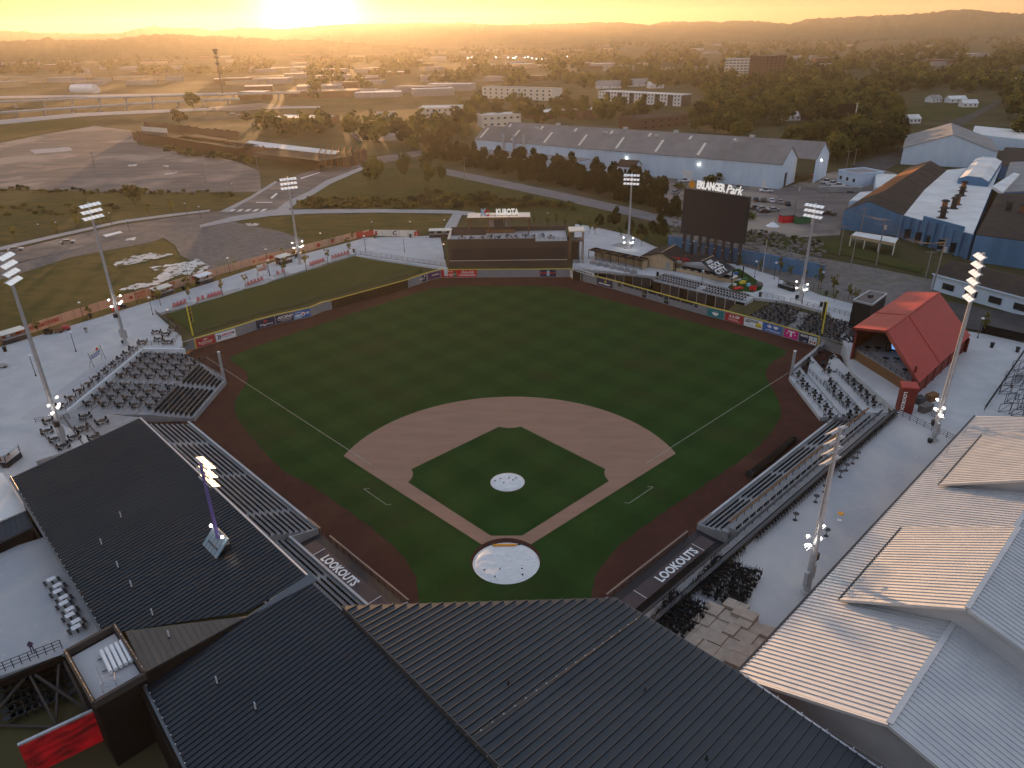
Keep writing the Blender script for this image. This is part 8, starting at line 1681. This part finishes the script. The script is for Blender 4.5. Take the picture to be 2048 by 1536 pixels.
pw = thing('power_lines', 'sagging power lines looping between the poles in front of the blue factory', 'wires', T2)
def wire(a, b, sag, off=0): mb = MB(); mb.path([a.lerp(b, k/14)+Vector((off, 0, -sag*4*(k/14)*(1-k/14))) for k in range(15)], .03, 4); obj('wire', mb, 'dark_metal', pw)
for off in (-1, -.3, .4, 1.1): wire(T1+Vector((0, 0, -.5)), T2+Vector((0, 0, -.5)), .9, off); wire(T2+Vector((0, 0, -.5)), T3_+Vector((0, 0, -.5)), 1.8, off); wire(T3_+Vector((0, 0, -.5)), T4+Vector((0, 0, -1.2)), 2.6, off)
wire(T3_+Vector((0, 0, -3)), T4+Vector((0, 0, -5.5)), 1.2)
p = at(446, 190, TZ); t = thing('mast', 'tall lattice telecom mast standing in the hazy distance left of the sun', 'mast', p); mb = MB(); mb.tube(p, p+Vector((0, 0, 52)), 1.2, .5, 6)
obj('shaft', mb, 'dark_metal', t)
for z, w_ in ((36, 4.5), (43, 5.5), (48, 4), (51, 6)): mb = MB(); mb.box(p+Vector((0, 0, z)), (w_, 1.5, 2.5)); obj('antenna', mb, 'dark_metal', t)
# ---- vehicles
def car_proto(name, lab, cat, m, truck=False):
    t = thing(name, lab, cat, (0, 0, 0)); L, Wd = (5.4, 1.95) if truck else (4.6, 1.8)
    prof = [(-L/2, .35), (-L/2, .82), (-L*.28, .92), (-L*.28+.1, .95), (L*.30, .95), (L/2, .85), (L/2, .35)] if not truck else [(-L/2, .45), (-L/2, 1.05), (L*.08, 1.05), (L*.30, 1.08), (L/2, 1.0), (L/2, .45)]
    cab = [(-L*.34, .93), (-L*.22, 1.42), (L*.10, 1.45), (L*.24, .95)] if not truck else [(-L*.10, 1.05), (-L*.08, 1.8), (L*.14, 1.82), (L*.26, 1.08)]
    def ext(P, w0, w1):
        mb = MB(); n = len(P); mb.add([(x, -w0/2, z) for x, z in P]+[(x, w1/2, z) for x, z in P], [tuple(range(n)), tuple(range(2*n-1, n-1, -1))]+[(i, n+i, n+(i+1) % n, (i+1) % n) for i in range(n)]); return mb
    obj('body', ext(prof, Wd, Wd), m, t); g = ext(cab, Wd*.92, Wd*.92); obj('cabin_glass', g, 'glass', t)
    rf = MB(); rf.box((sum(p[0] for p in cab[1:3])/2, 0, cab[1][1]+.03), ((cab[2][0]-cab[1][0])*1.05, Wd*.86, .06)); obj('roof', rf, m, t)
    for x in (-L*.31, L*.31):
        for y in (-Wd/2+.1, Wd/2-.1): w_ = MB(); w_.tube((x, y-.1, .33), (x, y+.1, .33), .34, n=12); obj('wheel', w_, 'ink', t)
    for y in (-Wd*.35, Wd*.35): w_ = MB(); w_.box((L/2+.01, y, .72), (.05, .35, .16)); obj('headlight', w_, 'lamp_white', t); w_ = MB(); w_.box((-L/2-.01, y, .75), (.05, .3, .14)); obj('tail_light', w_, 'red', t)
    if truck: w_ = MB(); w_.box((-L*.3, 0, 1.03), (L*.36, Wd*.8, .06)); obj('load_bed', w_, 'ink', t)
    return t
M['car_white'] = mat('car_white', (.75, .76, .78), .3); M['car_silver'] = mat('car_silver', (.42, .43, .45), .3, .5); M['car_dark'] = mat('car_dark', (.03, .032, .036), .25); M['car_red'] = mat('car_red', (.3, .03, .03), .3)
protos = {}
def car(kind, col, u, v, rz, lab, grp='vehicles in the car yard'):
    k = (kind, col); p = at(u, v, TZ+.2)
    if k not in protos: protos[k] = car_proto('pickup_truck' if kind else 'parked_car', lab, 'truck' if kind else 'car', col, kind); t = protos[k]; t.location = p; t.rotation_euler = (0, 0, rz); t['group'] = grp
    else: dup(protos[k], p, rz, lab, grp)
w0 = math.atan2(e.y, e.x)
for kind, col, u, v, rz, l in [(1, 'car_white', 1368, 364, .0, 'white flatbed pickup at the warehouse wall, leftmost'), (1, 'car_white', 1408, 370, 2.9, 'white pickup left of the loading door'), (1, 'car_white', 1532, 384, 2.9, 'white pickup alone below the warehouse corner'), (0, 'car_white', 1292, 381, .5, 'white car half hidden by the dark trees'), (0, 'car_silver', 1350, 387, .6, 'silver car behind the scoreboard top left'), (0, 'car_dark', 1512, 402, 1.4, 'dark car in the back row of the lot, first from the left'), (0, 'car_dark', 1527, 403, 1.4, 'dark car in the back row of the lot, second from the left'), (0, 'car_white', 1543, 404, 1.4, 'white car in the back row of the lot'), (0, 'car_silver', 1559, 406, 1.4, 'silver car in the back row of the lot'), (0, 'car_dark', 1575, 410, 1.4, 'black car at the right end of the back row'), (0, 'car_dark', 1508, 418, .1, 'dark car in the front row beside the scoreboard'), (0, 'car_silver', 1524, 420, .1, 'silver car in the front row, back one'), (0, 'car_dark', 1528, 425, .1, 'dark car in the front row, near one'), (0, 'car_silver', 1546, 422, .15, 'silver sedan at the right end of the front row'), (1, 'car_dark', 1658, 430, 2.6, 'dark truck beside the brown hall'), (1, 'car_white', 1652, 366, .3, 'white pickup beside the site office, upper'), (1, 'car_white', 1664, 370, .2, 'white pickup beside the site office, middle'), (1, 'car_white', 1676, 374, .1, 'white long pickup beside the site office, nearest'), (0, 'car_red', 1632, 352, .4, 'red car by the warehouse gable'), (1, 'car_silver', 1478, 378, 2.9, 'grey truck by the loading door')]: car(kind, col, u, v, rz, l)
car(0, 'car_silver', 136, 487, .42, 'silver estate car driving on the left street', 'cars on the left street'); car(0, 'car_silver', 32, 502, .42, 'silver sedan parked on the left street', 'cars on the left street')
for i, (u, v) in enumerate([(415, 217), (428, 219), (440, 222), (465, 228), (480, 231), (548, 257), (560, 256), (575, 257), (590, 257), (505, 250), (515, 252), (20, 163), (40, 164), (60, 166), (85, 167), (98, 199)]): car(0, 'car_white' if i % 2 else 'car_silver', u, v, .3+.1*i, 'pale car parked in the hazy lots at the far left, number %d' % (i+1), 'far parked cars in the haze')
for u, v, m_, l in ((1573, 445, 'red_bright', 'round topped red container at the edge of the car yard'), (1603, 447, 'green_paint', 'green container at the edge of the car yard')):
    p = at(u, v, TZ); t = thing('container', l, 'container', p); mb = MB(); mb.box(p+Vector((0, 0, 1.3)), (5.2, 2.6, 2.6), .25); obj('body', mb, m_, t); mb = MB(); mb.box(p+Vector((0, 0, 2.7)), (5.3, 2.7, .2), .25); obj('lid', mb, 'dark_metal', t)
p = at(1545, 453, TZ); t = thing('tarp_pile', 'white tarp covered pile beside the red container', 'pile', p); mb = MB(); mb.tube(p, p+Vector((0, 0, 1.4)), 2.6, .6, 9); obj('cover', mb, 'car_white', t)
p = at(1668, 385, TZ); t = thing('trailer', 'long grey flat trailer in front of the site office', 'trailer', p); mb = MB(); mb.box(p+Vector((2, 0, 1.4)), (17, 2.6, 2.2), -.15); obj('body', mb, 'grey_wall', t); mb = MB(); mb.box(p+Vector((6, -.8, .4)), (2.5, 2.4, .8), -.15); obj('wheel', mb, 'ink', t)
sk_ = thing('steel_rack', 'long steel stock rack on posts in front of the warehouse', 'rack', at(1520, 372, TZ)); A, B = at(1492, 366, TZ), at(1548, 374, TZ)
for k in range(5): p = A.lerp(B, k/4); mb = MB(); mb.bar(p, p+Vector((0, 0, 4)), .3); obj('post', mb, 'rust', sk_)
for z in (2.6, 4): mb = MB(); mb.bar(A+Vector((0, 0, z)), B+Vector((0, 0, z)), 1.6, .3); obj('shelf', mb, 'roof_brown', sk_)
# lit lamps far away
for i in range(22):
    u, v = random.uniform(930, 1140), random.uniform(118, 127)-0; p = at(u, v, TZ); t = thing('far_lamp', 'tiny lit lamp in the far yard below the hills', 'street lamp', p, 'lit lamps in the far yard'); mb = MB(); mb.tube(p, p+Vector((0, 0, 9)), .3, n=5); obj('pole', mb, 'dark_metal', t); mb = MB(); mb.box(p+Vector((0, 0, 9.2)), (1.6, 1.6, 1.0)); obj('lit_lens', mb, 'lit_white', t)
# ================================================================== air
hz = bpy.data.materials.new('haze'); hz.use_nodes = True; ht = hz.node_tree; ht.nodes.clear()
ho = ht.nodes.new('ShaderNodeOutputMaterial'); pv = ht.nodes.new('ShaderNodeVolumePrincipled')
pv.inputs['Color'].default_value = (.94, .86, .74, 1); pv.inputs['Density'].default_value = .00005; pv.inputs['Anisotropy'].default_value = .62
ht.links.new(pv.outputs[0], ho.inputs['Volume'])
M['haze'] = hz
obj('haze', MB().box((0, 4100, 144), (19000, 9700, 290)), 'haze', kind='stuff')
